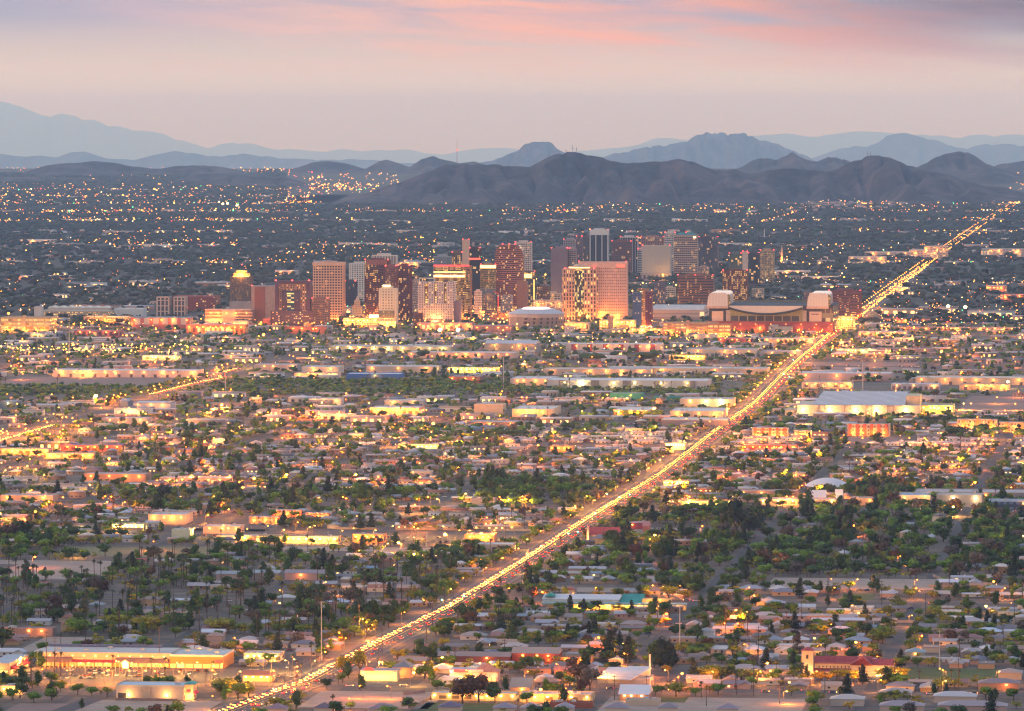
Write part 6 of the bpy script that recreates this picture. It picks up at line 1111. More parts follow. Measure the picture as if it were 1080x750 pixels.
# ---- trees by zone density (per hectare)
DENS = {'res': 36, 'res_tree': 46, 'wood': 56, 'wood2': 52, 'palms': 52, 'ind': 17, 'mixed': 22, 'trailers': 14, 'river': 125, 'scrub': 10}
PFR = {'palms': .2, 'res_tree': .045, 'res': .035, 'wood': .03, 'wood2': .07}
def scatter(y0, y1, dens_k=1.0):
    D0, D1 = dist(y1), dist(y0); A = (D1*D1-D0*D0)*.0931*1.06; n = int(A/1e4*130*dens_k)
    for _ in range(n):
        D = math.sqrt(rng.uniform(D0*D0, D1*D1)); X_ = rng.uniform(-1, 1)*D*.0987; px, py = PX(X_, D); zk = zone(px, py)
        cl = mnoise.noise(Vector((X_/55, D/55, 0)))
        if rng.random() > DENS[zk]/130*(1+1.6*cl): continue
        uu, vv = UV(X_, D)
        if not occ_free(uu, vv, 0): continue
        if rng.random() < PFR.get(zk, .02): P_LIST.append((X_, D, rng.uniform(11, 19) if zk == 'palms' else rng.uniform(9, 17))); continue
        k, c, hr, wf, words_ = tree_style(rng.random()); h = rng.uniform(*hr)*(1.1 if zk in ('palms', 'wood', 'wood2') else .95)
        if zk == 'wood': h *= 1.1; c = G_DARK if c == G_YEL or (rng.random() < .1 and words_.startswith('mid')) else c
        if zk in ('wood',) and c == G_DARK: words_ = words_ if 'dark' in words_ else 'dark green round tree'
        if zk in ('ind', 'mixed', 'trailers'): h *= .8
        if zk == 'river': h *= .62; k = rng.choice((0, 3)); c = rng.choice((G_MID, G_OLV, G_DARK)); words_ = 'riverbed bush'
        if zk == 'scrub': h *= .3
        T_LIST.append((X_, D, k, c, h, h*wf, words_))
scatter(401, 760); scatter(340, 401)
# signature trees of the photograph: dark pines, the giant eucalyptus, church trees
for px, py, k, c, h, wf, w_ in ((641,697,2,G_PIN,20,.85,'big dark cypress-like pine'),(661,699,2,G_PIN,18,.9,'big dark cypress-like pine'),(699,707,1,G_PIN,22,.85,'huge dark broad pine'),(707,707,1,G_PIN,20,.8,'huge dark broad pine'),(690,704,1,G_DARK,17,.9,'huge dark broad pine'),
        (777,571,4,G_PIN,36,.75,'giant dark eucalyptus'),(790,568,4,G_PIN,28,.8,'giant dark eucalyptus'),(893,740,2,G_PIN,17,.8,'dark church pine'),(910,722,2,G_PIN,13,.8,'dark church pine'),(488,742,4,G_BRN,18,1.1,'tall thin gum tree'),(505,741,4,G_BRN,17,1.2,'tall thin gum tree'),
        (57,655,1,G_BRN,20,1.1,'large reddish-brown tree'),(334,636,0,G_DARK,17,1.2,'large dark domed tree'),(380,712,4,G_OLV,16,1,'tall grey-green gum tree'),(362,713,4,G_OLV,13,1.1,'tall grey-green gum tree'),(2,688,0,G_DARK,19,1.4,'large dark spreading tree'),(12,728,0,G_DARK,10,1.6,'dark tree before the lit canopy'),(24,727,0,G_DARK,9,1.5,'dark tree before the lit canopy'),
        (448,716,0,G_MID,10,1.5,'bright green round tree'),(444,693,1,G_DARK,12,1.2,'dark rounded tree'),(456,697,1,G_DARK,13,1,'dark rounded tree'),(495,660,1,G_DARK,14,1.2,'dark rounded tree'),(611,724,4,G_BRN,14,1.3,'brownish gum tree'),(622,728,4,G_GRY,14,1.1,'brownish gum tree'),(713,735,0,G_OLV,11,1.3,'olive tree by the lower street'),
        (240,690,0,G_OLV,10,1.4,'olive tree at the centre car park'),(238,732,0,G_OLV,12,1.5,'olive tree at the store corner'),(251,738,0,G_MID,12,1.2,'olive tree at the store corner'),(262,735,0,G_OLV,10,1.2,'olive tree at the store corner'),(82,733,0,G_MID,8,1.4,'street tree beside the side road'),(97,734,0,G_MID,7,1.4,'street tree beside the side road'),(113,735,3,G_OLV,7,1.4,'street tree beside the side road'),(86,748,1,G_DARK,7,.8,'small dark palm-like shrub tree'),
        (705,632,0,G_YEL,11,1.6,'yellow-green round tree'),(722,633,0,G_YEL,9,1.6,'yellow-green round tree'),(697,622,0,G_DARK,13,1.4,'dark round tree beyond the teal roof'),(931,679,0,G_MID,15,1.1,'tall rounded ash'),(122,665,0,G_OLV,13,1.6,'wide olive tree'),(155,668,0,G_OLV,15,1.6,'wide olive tree'),(230,668,0,G_OLV,13,1.8,'wide olive tree'),(80,668,0,G_MID,13,1.4,'wide green tree'),
        (925,470,1,G_DARK,15,1.6,'dark tree clump by the flats'),(1008,462,0,G_DARK,16,2,'wide dark tree by the tan flats'),(820,383,0,G_DARK,14,2,'dark freeway tree'),(812,383,0,G_DARK,13,2,'dark freeway tree'),(683,382,0,G_DARK,16,2,'dark freeway tree'),(625,383,0,G_DARK,16,2,'dark freeway tree'),(583,383,0,G_DARK,15,2,'dark freeway tree'),(447,379,0,G_DARK,15,1.5,'round dark freeway tree')):
    x, y = G(px, py); T_LIST.append((x, y, k, c, h, h*wf, w_))
for x0, x1, yb, n, c in ((655,735,549,9,G_DARK),(740,765,717,7,G_YEL),(740,800,716,8,G_OLV),(925,952,716,4,G_YEL),(862,905,719,5,G_YEL),(800,846,602,10,G_DARK),(820,990,603,30,G_DARK),(965,1060,446,26,G_DARK),(150,210,725,0,G_MID),(430,560,462,26,G_DARK),(60,130,574,10,G_OLV),(648,700,440,14,G_YEL),(0,110,546,14,G_DARK),(285,350,555,0,G_DARK)):
    for i in range(n):
        px = x0+(x1-x0)*(i+.5)/n+rng.uniform(-2, 2); x, y = G(px, yb+rng.uniform(-1.5, 1.5)); h = rng.uniform(6, 10); T_LIST.append((x, y, rng.choice((0, 3)), vary(c, .2), h, h*1.5, {G_YEL: 'yellow-green hedge-row tree', G_OLV: 'olive row tree'}.get(c, 'dark row tree')))
for px, py, h in ((57,713,15),(64,713,15),(32,716,12),(33,722,12),(119,709,11),(160,712,11),(175,712,11),(217,723,10),(225,716,11),(368,714,0),(336,705,0),(309,710,12),(313,715,11),(328,700,14),(334,702,13),(318,718,11),(740,736,10),(776,727,11),(826,730,9),(1003,722,9),(1012,722,9),(970,722,9),(64,682,9),(777,733,12)):
    if h: x, y = G(px, py); P_LIST.append((x, y, h))
for _ in range(190):                                             # the tall palms standing over the left orchard
    px, py = rng.uniform(0, 480), rng.uniform(608, 664)
    if px > 400 and py > 640: continue
    if px > 300 and rng.random() < .2: continue
    x, y = G(px, py); uu, vv = UV(x, y)
    if occ_free(uu, vv, 0): P_LIST.append((x, y, rng.uniform(13, 20)))
for x, y in densify(AVW, 7):
    for s in (-1, 1):
        if y < 9000 and rng.random() < .42:
            o_ = rng.uniform(21, 34)*s; xx, yy = x+o_*C_, y-o_*S_; uu, vv = UV(xx, yy)
            if occ_free(uu, vv, 0): k, c, hr, wf, words_ = tree_style(rng.random()); h = rng.uniform(5, 9); T_LIST.append((xx, yy, k, c, h, h*wf, words_))
# ---- write them out: the largest seen become things, the others one mass
def onscreen(x, y, h): px, py = PX(x, y, h); return 2 < px < 1078 and py < 745
T_LIST.sort(key=lambda t: -(t[4]*t[5])**.5/t[1] - (10 if False else 0)); big = [t for t in T_LIST if onscreen(t[0], t[1], t[4]*.8)]; ind = set(id(t) for t in big[:290])
tb = {}
for t_ in T_LIST:
    X_, D, k, c, h, wd, words_ = t_; s = rng.randrange(2); rz = rng.uniform(0, 6.28); cc = vary(c, .28)
    if id(t_) in ind:
        r = obj('tree', None, None, (X_, D, 0), rz); tag(r, None, 'tree', 'trees of the valley neighbourhoods'); sc = (wd, wd, h)
        obj('crown', CRM[k, s], r, color=cc, scale=sc); obj('trunk', TRM[k], r, scale=sc)
        px, py = PX(X_, D); size = 'large' if h > 13 else 'small' if h < 7 else ''; autolabel(r, (size+' '+words_).strip() if not words_.startswith(('large', 'small', 'tall', 'huge', 'giant', 'big')) else words_, px, py)
    else: q = 2 if D < 4300 else 1 if D < 6200 else 0; tb.setdefault((k, s, q), []).append((X_, D, 0, rz, wd, wd, h, [cc, TRC]))
tag(merge('tree_cover', [(TPLT[k], v) for k, v in tb.items()], M_LEAFM), kind='stuff')
P_LIST.sort(key=lambda t: t[1]); n = 0; pb = {}
for X_, D, h in P_LIST:
    s = rng.randrange(3); rz = rng.uniform(0, 6.28); cc = vary((.05, .062, .032), .25); wk = 13/h
    if n < 290 and onscreen(X_, D, h):
        n += 1; r = obj('palm_tree', None, None, (X_, D, 0), rz); tag(r, None, 'palm tree', 'fan palms of the valley'); a, b_, c_ = PM[s]; sc = (h*1.0*max(1, wk), h*max(1, wk), h)
        obj('trunk', a, r, scale=sc); obj('crown', b_, r, color=cc, scale=sc); obj('dry_skirt', c_, r, scale=sc, color=SKC)
        px, py = PX(X_, D); autolabel(r, 'very tall slim palm' if h > 17 else 'tall slim palm' if h > 13.5 else 'medium palm' if h > 11 else 'short palm', px, py)
    else: pb.setdefault((s, 1 if D < 5200 else 0), []).append((X_, D, 0, rz, h*1.15, h*1.15, h, [cc, TRC, SKC]))
tag(merge('palm_cover', [(PT[k], v) for k, v in pb.items()], M_LEAFM), kind='stuff')
hb = {}; n = 0; H_LIST.sort(key=lambda t: XY(t[0], t[1])[1])
for uu, vv, kd, rot, zk in H_LIST:
    x, y = XY(uu, vv); wc, wn_ = rng.choice(WALLC); rc, rn_ = rng.choice(ROOFC if kd != 4 else [ROOFC[0], ROOFC[8], ROOFC[5], ROOFC[1]]); rz = -TH+rot*math.pi/2; px, py = PX(x, y)
    if kd == 4: wc, wn_ = rng.choice([WALLC[4], WALLC[0], WALLC[5], WALLC[4]])
    litw = rng.random()
    if n < 290 and 3 < px < 1077 and py < 746:
        n += 1; nm = 'mobile_home' if kd == 4 else 'house'; r = obj(nm, None, None, (x, y, 0), rz); tag(r, None, 'mobile home' if kd == 4 else 'house', 'houses of the valley neighbourhoods'); obj('wall', HWM[kd], r, color=vary(wc, .12)); obj('roof', HRM[kd], r, color=vary(rc, .12))
        ff = -4.5 if kd == 3 else -HD[kd]
        for q, xx in enumerate((-.62, .35)): obj('window', WL if litw < .3 and q == 0 else WD, r, (xx*HW[kd] if not (kd == 3 and q) else -1.2, ff-.02, 1))
        for xx in (-.5, .4): obj('window', WD, r, (xx*HW[kd], HD[kd]+.02 if kd != 3 else 4.52, 1), math.pi)
        obj('door', DR, r, (-.15*HW[kd], ff-.02, .02)); z0 = {2: 3.5, 4: 3.2, 6: 6.4}.get(kd, 3.9); obj('roof_unit', RUM, r, (HW[kd]*rng.uniform(-.5, .5), rng.uniform(-.6, .6), z0)); autolabel(r, f'{wn_} {HN[kd]} with {rn_} roof', px, py)
    else:
        wcol = (1, .55, .2, .55) if litw < .16 else (.04, .04, .05, 0)
        hb.setdefault(kd, []).append((x, y, 0, rz, rng.uniform(.85, 1.15), rng.uniform(.9, 1.1), rng.uniform(.9, 1.15), [vary(wc, .15), vary(rc, .15), wcol, (.5, .5, .5)]))
SH = Geo().box(-1, 1, -1, 1, 0, 1); SH.join(Geo().box(-1.01, 1.01, -1.01, 1.01, .93, 1.04)); SH.sl = [0]*5+[1]*(len(SH.f)-5); n0 = len(SH.f)
for xx in (-.7, -.2, .3, .75): SH.add([(xx-.1, -1.012, .05), (xx+.1, -1.012, .05), (xx+.1, -1.012, .6), (xx-.1, -1.012, .6)], [(0, 1, 2, 3)], 2)
SH.box(.2, .3, -.2, .1, 1.04, 1.2, 1); SH.box(-.6, -.48, .3, .5, 1.04, 1.2, 1); SHT = Tpl(SH); sb = []
for uu, vv, sw, sd, h in SHED:
    x, y = XY(uu, vv); wc = vary(rng.choice(WALLC)[0], .15); rc = vary(rng.choice([ROOFC[0], ROOFC[0], ROOFC[1], ROOFC[5], ROOFC[3], ROOFC[8]])[0], .15); sb.append((x, y, 0, -TH, sw, sd, h, [wc, rc, (1, .5, .15, .5) if rng.random() < .35 else (.1, .09, .1, 0)]))
# ================================================================== FAR CITY: woods, buildings, lamps
ART = [330, 302, 279, 261, 246.5, 234.5, 225, 216.5, 209, 202]   # rows of the cross-town avenues, a mile apart
fb = {}; fs = []; FARL = []
def clear_of_towers(px, py): return not (235 < px < 915 and 318 < py < 352)
def pcl(x, y, s): return mnoise.noise(Vector((x/s, y/s, 3.3)))
for _ in range(60000):
    D = math.sqrt(rng.uniform(9500.0**2, 31000.0**2)); X_ = rng.uniform(-1, 1)*D*.0985; px, py = PX(X_, D)
    if pcl(X_, D, 500) < -.3 and rng.random() < .3: continue
    if 300 < px < 1130 and py < 216: continue
    uu, vv = UV(X_, D)
    if D < 13000 and not occ_free(uu, vv, 0): continue
    if min(abs(py-a) for a in ART) < .5+(py-200)*.012 and rng.random() < .8: continue
    c_h = dist(0.5*(py+py)); kx = np.interp(D, [9500, 31000], [1.1, 2.4]); h = rng.uniform(7, 13)
    if 335 < px < 920 and 325 < py: 
        if rng.random() < .75: continue
    fb.setdefault((rng.choice((0, 0, 1, 3, 4)), rng.randrange(2), 0), []).append((X_, D, 0, rng.uniform(0, 6), h*1.35*kx, h*1.35*kx, h*(1+.15*(kx-1)), [vary(rng.choice((G_PIN, (.02, .035, .02), (.035, .055, .03), (.015, .028, .018), (.05, .055, .03), (.045, .035, .03))), .25), TRC]))
tag(merge('distant_woods', [(TPLT[k], v) for k, v in fb.items()], M_LEAFM), kind='stuff')
for _ in range(3600):
    D = math.sqrt(rng.uniform(9700.0**2, 30000.0**2)); X_ = rng.uniform(-1, 1)*D*.0975; px, py = PX(X_, D); uu, vv = UV(X_, D)
    near = min(abs(py-a) for a in ART) < .7+(py-200)*.02
    park = pcl(X_, D, 500)
    if rng.random() > (.6 if near else .22 if park > -.1 else .5): continue
    if 300 < px < 1130 and py < 216.5 or not (D > 13000 or occ_free(uu, vv, 14)): continue
    sw, sd, h = (rng.uniform(12, 45), rng.uniform(8, 20), rng.uniform(5, 11)) if near else (rng.uniform(8, 18), rng.uniform(6, 12), rng.uniform(4, 8))
    sb.append((X_, D, 0, -TH, sw, sd, h, [vary(rng.choice(WALLC)[0], .15), vary(rng.choice(ROOFC)[0], .15), (1, .5, .15, .6) if rng.random() < .4 else (.1, .08, .08, 0)]))
# small pale houses climbing the foot of the hills
for _ in range(260):
    px = rng.choice((rng.uniform(700, 1010), rng.uniform(845, 960), rng.uniform(540, 700))); py = rng.uniform(214, 222) if px > 700 else rng.uniform(218, 222); x, y = G(px, py+1.5); s_ = rng.uniform(6, 13)
    sb.append((x, y, 0, -TH, s_, 7, rng.uniform(5, 14) if 845 < px < 960 else rng.uniform(4, 9), [vary((.36, .26, .24), .3), vary((.32, .26, .25), .25), (1, .5, .15, .4) if rng.random() < .4 else (.1, .08, .08, 0)]))
hb_b = [(HT[k], v) for k, v in hb.items()]
tag(merge('outlying_buildings', hb_b+[(SHT, sb)], M_MASS), kind='stuff')
# ================================================================== STREET LAMPS
LAMP_POLE = make_mesh('pole', Geo().cone((0, 0, 0), (0, 0, 9), .16, .09, 6).cone((0, 0, 9), (2.2, 0, 9.4), .07, .05, 5), paint((.16, .14, .13), .6)); 
HEADM = {}
def headmesh(c, s, r):
    k = (c, s, r)
    if k not in HEADM: g = Geo(); lobe(g, (0, 0, 0), (r, r*.8, r*.6), ICO1, 0, random.Random(1)); g.sh = [1.0]*len(g.f); HEADM[k] = make_mesh('lamp_head', g, glow(c, s))
    return HEADM[k]
LAMPS = []                                                       # (x, y, colour, power, brightness, size, h)
def lamp(x, y, c=SODIUM, p=5000, s=45, r=.5, h=9.3): LAMPS.append((x, y, c, p, max(9, s*.3), r*1.12, h))
SOD2, GOLD = (1, .2, .015), (1, .46, .07)
for i, (x, y) in enumerate(densify(AVW, 45)):                    # along the avenue, both kerbs
    u_, v_ = UV(x, y); s = 12.6 if i % 2 else -12.6; xx, yy = x+s*C_, y-s*S_
    if y > 21500: break
    lamp(xx, yy, SODIUM if i % 5 else GOLD, (20000 if y < 5000 else 32000) if y < 10500 else 0, 40, .42 if y < 6500 else .7 if y < 10500 else 1.1)
def line_lamps(py, x0, x1, n, c, p, s, r=.6, jx=3, jy=.4, h=9):
    for i in range(n):
        px = x0+(x1-x0)*(i+.5)/n+rng.uniform(-jx, jx); x, y = G(px, py+rng.uniform(-jy, jy)+h*F/dist(py)*0); lamp(x, y, c, p, s, r, h)
line_lamps(714, 64, 236, 14, (1, .5, .1), 12000, 40, .4, 6, 3); line_lamps(710, 256, 330, 6, (1, .5, .1), 10000, 40, .4, 6, 4); line_lamps(722, 470, 1080, 12, SODIUM, 20000, 45, .45, 8, 1); line_lamps(722, 60, 330, 9, SODIUM, 24000, 45, .45, 8, 1)
line_lamps(632, 480, 1080, 7, SODIUM, 14000, 40, .5, 25, 1); line_lamps(534, 20, 1060, 16, SODIUM, 20000, 60, .6, 25, 1); line_lamps(470, 0, 1060, 24, SODIUM, 18000, 55, .7, 20, 1)
line_lamps(384, 0, 1080, 30, SOD2, 14000, 60, .8, 10, .5, 11); line_lamps(447, 0, 560, 18, SODIUM, 22000, 60, .7, 14, 3); line_lamps(352, 0, 1080, 44, SODIUM, 22000, 90, 1.0, 10, 2)
line_lamps(568, 180, 545, 20, GOLD, 18000, 50, .5, 8, 3); line_lamps(441, 280, 470, 14, SOD2, 26000, 50, .7, 5, 2); line_lamps(466, 0, 70, 10, SODIUM, 26000, 60, .7, 5, 4); line_lamps(505, 0, 60, 8, GOLD, 16000, 50, .6, 6, 6)
line_lamps(374, 0, 205, 85, GOLD, 0, 60, .8, 4, 5, 10); line_lamps(373, 0, 205, 14, GOLD, 16000, 80, .9, 8, 4, 10); line_lamps(368, 260, 700, 40, SODIUM, 0, 60, .8, 8, 7, 9); line_lamps(366, 260, 900, 20, SODIUM, 14000, 60, .8, 12, 6, 9)
line_lamps(362, 860, 1080, 24, SODIUM, 12000, 60, .8, 6, 7, 9); line_lamps(375, 870, 960, 12, GOLD, 12000, 60, .8, 6, 4, 9)
line_lamps(342, 235, 700, 46, SODIUM, 30000, 90, 1.1, 6, 5, 9); line_lamps(340, 360, 560, 60, GOLD, 0, 80, 1.0, 4, 8, 9); line_lamps(333, 500, 760, 26, SODIUM, 24000, 80, 1.0, 6, 5, 12); line_lamps(346, 0, 240, 26, SODIUM, 22000, 80, 1.0, 5, 5, 10)
line_lamps(318, 540, 720, 20, GOLD, 30000, 90, 1.2, 6, 8, 12); line_lamps(300, 380, 760, 22, GOLD, 26000, 90, 1.3, 8, 8, 14)
for y0, y1, n, k in ((585, 752, 80, 1), (500, 585, 110, 1), (452, 500, 130, 1), (417, 452, 80, 1), (386, 401, 36, 1), (340, 386, 90, 1)):   # neighbourhood lamps
    for _ in range(n):
        D = rng.uniform(dist(y1), dist(y0)); X_ = rng.uniform(-1, 1)*D*.0935; u_, v_ = UV(X_, D); u_ = 40+76*round((u_-40)/76)+5; X_, D = XY(u_, v_); px, py = PX(X_, D)
        if zone(px, py) in ('river',) or (zone(px, py) in ('wood', 'wood2', 'palms') and rng.random() < .7): continue
        lamp(X_, D, rng.choice((SODIUM, SODIUM, SOD2, SOD2, GOLD)), 20000 if y0 > 580 else 38000, rng.uniform(30, 60), .42 if y0 > 580 else .55 if y0 > 450 else .75, 8.5)
# the big flaring lamps of the photograph
for px, py, c, r, s in ((514,699,SODIUM,.9,90),(433,710,GOLD,.8,80),(463,694,GOLD,.7,70),(361,668,SOD2,.6,60),(349,682,SOD2,.7,50),(472,564,SODIUM,1.5,120),(505,563,SODIUM,1.1,90),(423,573,GOLD,1.2,90),(434,585,GOLD,1.0,90),(300,501,SODIUM,1.4,120),(373,501,SODIUM,1.4,120),(457,447,SODIUM,1.9,130),(423,453,SODIUM,1.3,90),(700,648,SOD2,.9,60),(773,644,SODIUM,.8,60),(688,565,SODIUM,1.2,90),(897,555,SOD2,1.5,60),(918,501,SOD2,1.2,60),(1026,509,SOD2,1.3,60),(1003,535,GOLD,1.1,90),(1022,474,SOD2,1.2,70),
        (278,355,SODIUM,2.2,140),(993,373,SODIUM,1.8,110),(1020,354,SODIUM,1.5,100),(266,505,SODIUM,1.3,90),(250,509,SODIUM,1.2,90),(216,466,SODIUM,1.2,80),(255,450,SODIUM,1.2,80),(234,427,SODIUM,1.6,120),(225,432,GOLD,1.5,90),(35,540,SOD2,1.1,80),(34,588,SOD2,1.0,60),(115,484,SODIUM,1.3,90),(1063,406,(1,.6,.2),2.0,130),(9,332,SODIUM,2.0,120),(655,398,SODIUM,1.6,100),(1043,640,GOLD,1.0,80),(1051,614,SODIUM,.8,60),(806,700,SODIUM,.9,60),(716,711,SODIUM,.8,70),(574,728,SODIUM,.9,80),(661,680,SODIUM,.9,60),(628,673,SOD2,.9,60),(575,625,SOD2,.8,50),(906,678,SODIUM,.8,60)):
    x, y = G(px, py+ (9*F/dist(py+2) if py > 420 else 4)); lamp(x, y, c, 60000 if r > 1 else 24000, s, r, 9.3)
for px, py, n in ((464,357,1),(483,357,1),(235,219.5,1),(240,219,1),(250,221,1),(1000,331,1),(1018,332,1)):      # stadium floodlights
    x, y = G(px, py); lamp(x, y, (1, .85, .35), 60000 if py > 300 else 0, 200, 3.2 if py > 300 else 4.0, 14 if py > 300 else 16)
for px, py, r in ((884,345,2.0),(101,425,3.2),(185,361,2.0)):                                    # blinding lit hoardings and yards
    x, y = G(px, py); lamp(x, y, (1, .7, .3), 60000, 40, r*.8, 9)
DEN = [(0,1080,345,385,.5,SODIUM),(0,260,385,400,.3,SODIUM)]
# far lamps with no pools of light worth drawing
for a in ART:
    for i in range(300):
        px = rng.uniform(-10, 1090); py = a+rng.gauss(0, .6+(a-200)*.012)
        k = (.42 if a > 225 else .55)+1.1*pcl(px*6, a*40, 400)-(.35 if 380 < px < 850 and 225 < a < 262 else 0)+(.5 if px < 330 and a < 240 else 0)+(.3 if px > 860 else 0)
        if 340 < px < 1060 and py < 217 or rng.random() > k: continue
        x, y = G(px, max(py, 186)); FARL.append((x, y, rng.uniform(6, 14), rng.choices((SODIUM, SOD2, GOLD, PALE, (1, .05, .04), (.1, 1, .3)), (9, 4, 7, 4, .8, .5))[0]))
for _ in range(3600):
    D = math.sqrt(rng.uniform(9700.0**2, 34000.0**2)); X_ = rng.uniform(-1, 1)*D*.0975; px, py = PX(X_, D)
    if 340 < px < 1060 and py < 217 or (222 < py < 290 and 300 < px < 1000 and rng.random() < .85) or (py > 222 and pcl(X_, D, 700) < .0 and rng.random() < .7) or (py < 300 and rng.random() < .35): continue
    FARL.append((X_, D, rng.uniform(5, 12), rng.choices((SODIUM, SOD2, GOLD, PALE, (1, .05, .04), (.1, 1, .3)), (9, 9, 4, 2, .6, .4))[0]))
for px0, px1, py0, py1, n in ((0,330,213,218,260),(0,330,204,212,170),(100,330,221,226,130),(0,180,224,229,110),(330,400,196,202,90),(325,420,186,206,120),(0,300,196,204,120),(60,250,232,236,80),(280,300,178,182,8),(840,1070,212,222,150),(540,840,217,223,120),(700,1000,218,222,60),(395,560,221,227,40),(300,460,262,272,70),(330,480,252,262,30),(370,470,268,282,60),(820,1000,262,280,80),(1020,1080,180,195,20),(760,900,282,300,60),(130,235,262,266,24),(60,210,254,258,50),(880,960,300,335,50),(960,1080,300,345,70),(540,720,290,330,90),(360,560,326,344,140),(240,360,336,348,50),(0,240,340,352,80),(700,900,352,362,60),(900,1080,335,352,90),(560,860,352,372,70)):
    for _ in range(n):
        x, y = G(rng.uniform(px0, px1), rng.uniform(py0, py1)); FARL.append((x, y, rng.uniform(5, 12) if py0 > 200 else rng.uniform(4, 20), rng.choices((SODIUM, SOD2, GOLD, PALE, (1, .05, .04), (.1, 1, .3)), (9, 4, 9, 4, .9, .6))[0]))
for kv in range(-5, 4):                                          # lamps along the far north-south avenues
    for u_ in np.arange(6200, 17500, 75.0):
        x, y = XY(u_, kv*805.0+rng.uniform(-6, 6)); px, py = PX(x, y)
        if kv and 0 < px < 1080 and not (340 < px < 1060 and py < 217) and rng.random() < .62: FARL.append((x, y, 9, rng.choice((SODIUM, SODIUM, SOD2, GOLD))))
for pts in ([G(0, 466), G(28, 458), G(62, 448)], [G(120, 426), G(163, 416), G(205, 405), G(232, 399)], [G(236, 399), G(235, 393.5), G(252, 389)]):
    for x, y in densify(pts, 38): lamp(x+rng.choice((-9, 9)), y, SODIUM, 30000, 60, .7)
BALL = Geo(); lobe(BALL, (0, 0, 0), (1, 1, .8), ICO1, 0, random.Random(1)); BALL.sh = [1.0]*len(BALL.f); BT = Tpl(BALL)
far_b = []
for x, y, h, c in FARL:
    r = rng.uniform(.42, .95)*min(2.4, (y/9500)**.8)*rng.choice((1, 1, 1.25, 1.6 if y > 12000 else 1)); far_b.append((x, y, h, 0, r, r, r, [(*c, rng.random()**1.3*.95+.08)]))
for x, y in densify(AVW, 24):                                    # the far end of the avenue, a chain of lamps and headlights
    if 9500 < y < 22500:
        for s in (-9, 9):
            r = rng.uniform(.6, 1.1)*(y/9500)**.5; far_b.append((x+s*.6+rng.uniform(-3, 3), y+rng.uniform(-8, 8), rng.uniform(1, 7), 0, r, r, r, [(*(GOLD if rng.random() < .4 else SODIUM), rng.uniform(.2, 1))]))
M_LAMPS = colattr('lit_lamps', .5, 14.0)
LAMPS.sort(key=lambda l: l[1]); n = 0
for x, y, c, p_, s, r, h in LAMPS:
    px, py = PX(x, y)
    u_, v_ = UV(x, y)
    if n < 290 and 1 < px < 1079 and 0 < py < 749:
        n += 1; o = obj('street_lamp', None, None, (x, y, 0), rng.choice((0, 0, math.pi))-TH); tag(o, None, 'street lamp', 'street lamps of the city'); o.scale = (1, 1, h/9.3)
        obj('pole', LAMP_POLE, o); obj('lamp_head', headmesh(c, s, r), o, (2.2, 0, 9.3)); autolabel(o, ('big glaring ' if r > .9 else '')+({SODIUM: 'orange street lamp', SOD2: 'deep orange street lamp', GOLD: 'golden street lamp', (1, .7, .3): 'blinding pale yard light', (1, .5, .1): 'amber car park lamp'}.get(c, 'white floodlight')), px, py)
        if p_: l = light(2.2, 0, 8.2, c, p_, o, .5)
    else:
        far_b.append((x, y, h, 0, r, r, r, [(*c, min(1.0, s/20))])); sb_ = 0
        if p_: light(x, y, h-1.5, c, p_, None, .8)
tag(merge('city_lamps', [(BT, far_b)], M_LAMPS), kind='stuff')
print('LIGHTS', NL[0], 'LAMPS', len(LAMPS), 'FARL', len(FARL), 'HOUSES', len(H_LIST), 'TREES', len(T_LIST), 'PALMS', len(P_LIST))
# traffic lights over the avenue
def signal(px, py, c=(.05, 1, .35)):
    x, y = G(px, py); o = tag(obj('traffic_light', None, None, (x, y, 0), -TH), None, 'traffic light', 'traffic lights of the avenue'); part('pole', Geo().cone((0, 0, 0), (0, 0, 6.5), .14, .1, 6).cone((0, 0, 6.2), (-7, 0, 6.6), .08, .06, 5), M_DARK, o)
    part('signal_box', Geo().box(-7.3, -6.8, -.3, .1, 5.6, 7, bottom=True), M_DARK, o); obj('lens', blob(c, 60, .38), o, (-7.05, -.45, 5.9)); autolabel(o, 'green traffic light' if c[1] > .5 else 'red traffic light', px, py)
for px, py in ((499,637),(476,641),(661,531),(672,528),(648,528),(608,570),(618,568),(838,402),(832,399),(862,378),(882,373),(842,384),(874,363)): signal(px, py)
for px, py in ((352,716),(300,722),(890,352)): signal(px, py, (1, .05, .03))
# ================================================================== VEHICLES
cb_, cc_ = Geo(), Geo()
cb_.prism_x([(-2.3, .35), (2.3, .35), (2.3, .85), (1.1, .95), (-1.9, 1.0), (-2.3, .9)], -.9, .9); cc_.prism_x([(-1.75, .98), (1.05, .93), (.45, 1.45), (-1.2, 1.48)], -.78, .78)
whl = Geo()
for y in (-1.45, 1.45):
    for x in (-.92, .72): whl.box(x, x+.2, y-.33, y+.33, 0, .62)
CB, CCB, CW = make_mesh('body', cb_, M_CAR), make_mesh('cabin', cc_, M_GLASSD), make_mesh('wheel', Geo().cone((-.1, 0, .32), (.12, 0, .32), .32, .32, 10), M_DARK)
HLM = blob((1, .42, .07), 16, .36); TLM = blob((1, .02, .01), 22, .3)
CARC = [((.5, .5, .5), 'silver car'), ((.6, .6, .58), 'white car'), ((.03, .03, .035), 'black car'), ((.25, .03, .03), 'red car'), ((.05, .08, .18), 'blue car'), ((.18, .17, .16), 'grey car'), ((.35, .27, .17), 'tan car')]
cars_full = Geo().join(cb_).join(cc_).join(whl); nb, nc = len(cb_.f), len(cc_.f); cars_full.sl = [0]*nb+[1]*nc+[1]*len(whl.f)
def lens_geo(g, y, sgn, slot):
    for x in (-.62, .62): g.box(x-.3, x+.3, y-.1, y+.1, .5, .85, slot, bottom=True)
on_full = Geo().join(cars_full); lens_geo(on_full, 2.42, 1, 2); lens_geo(on_full, -2.42, -1, 3)
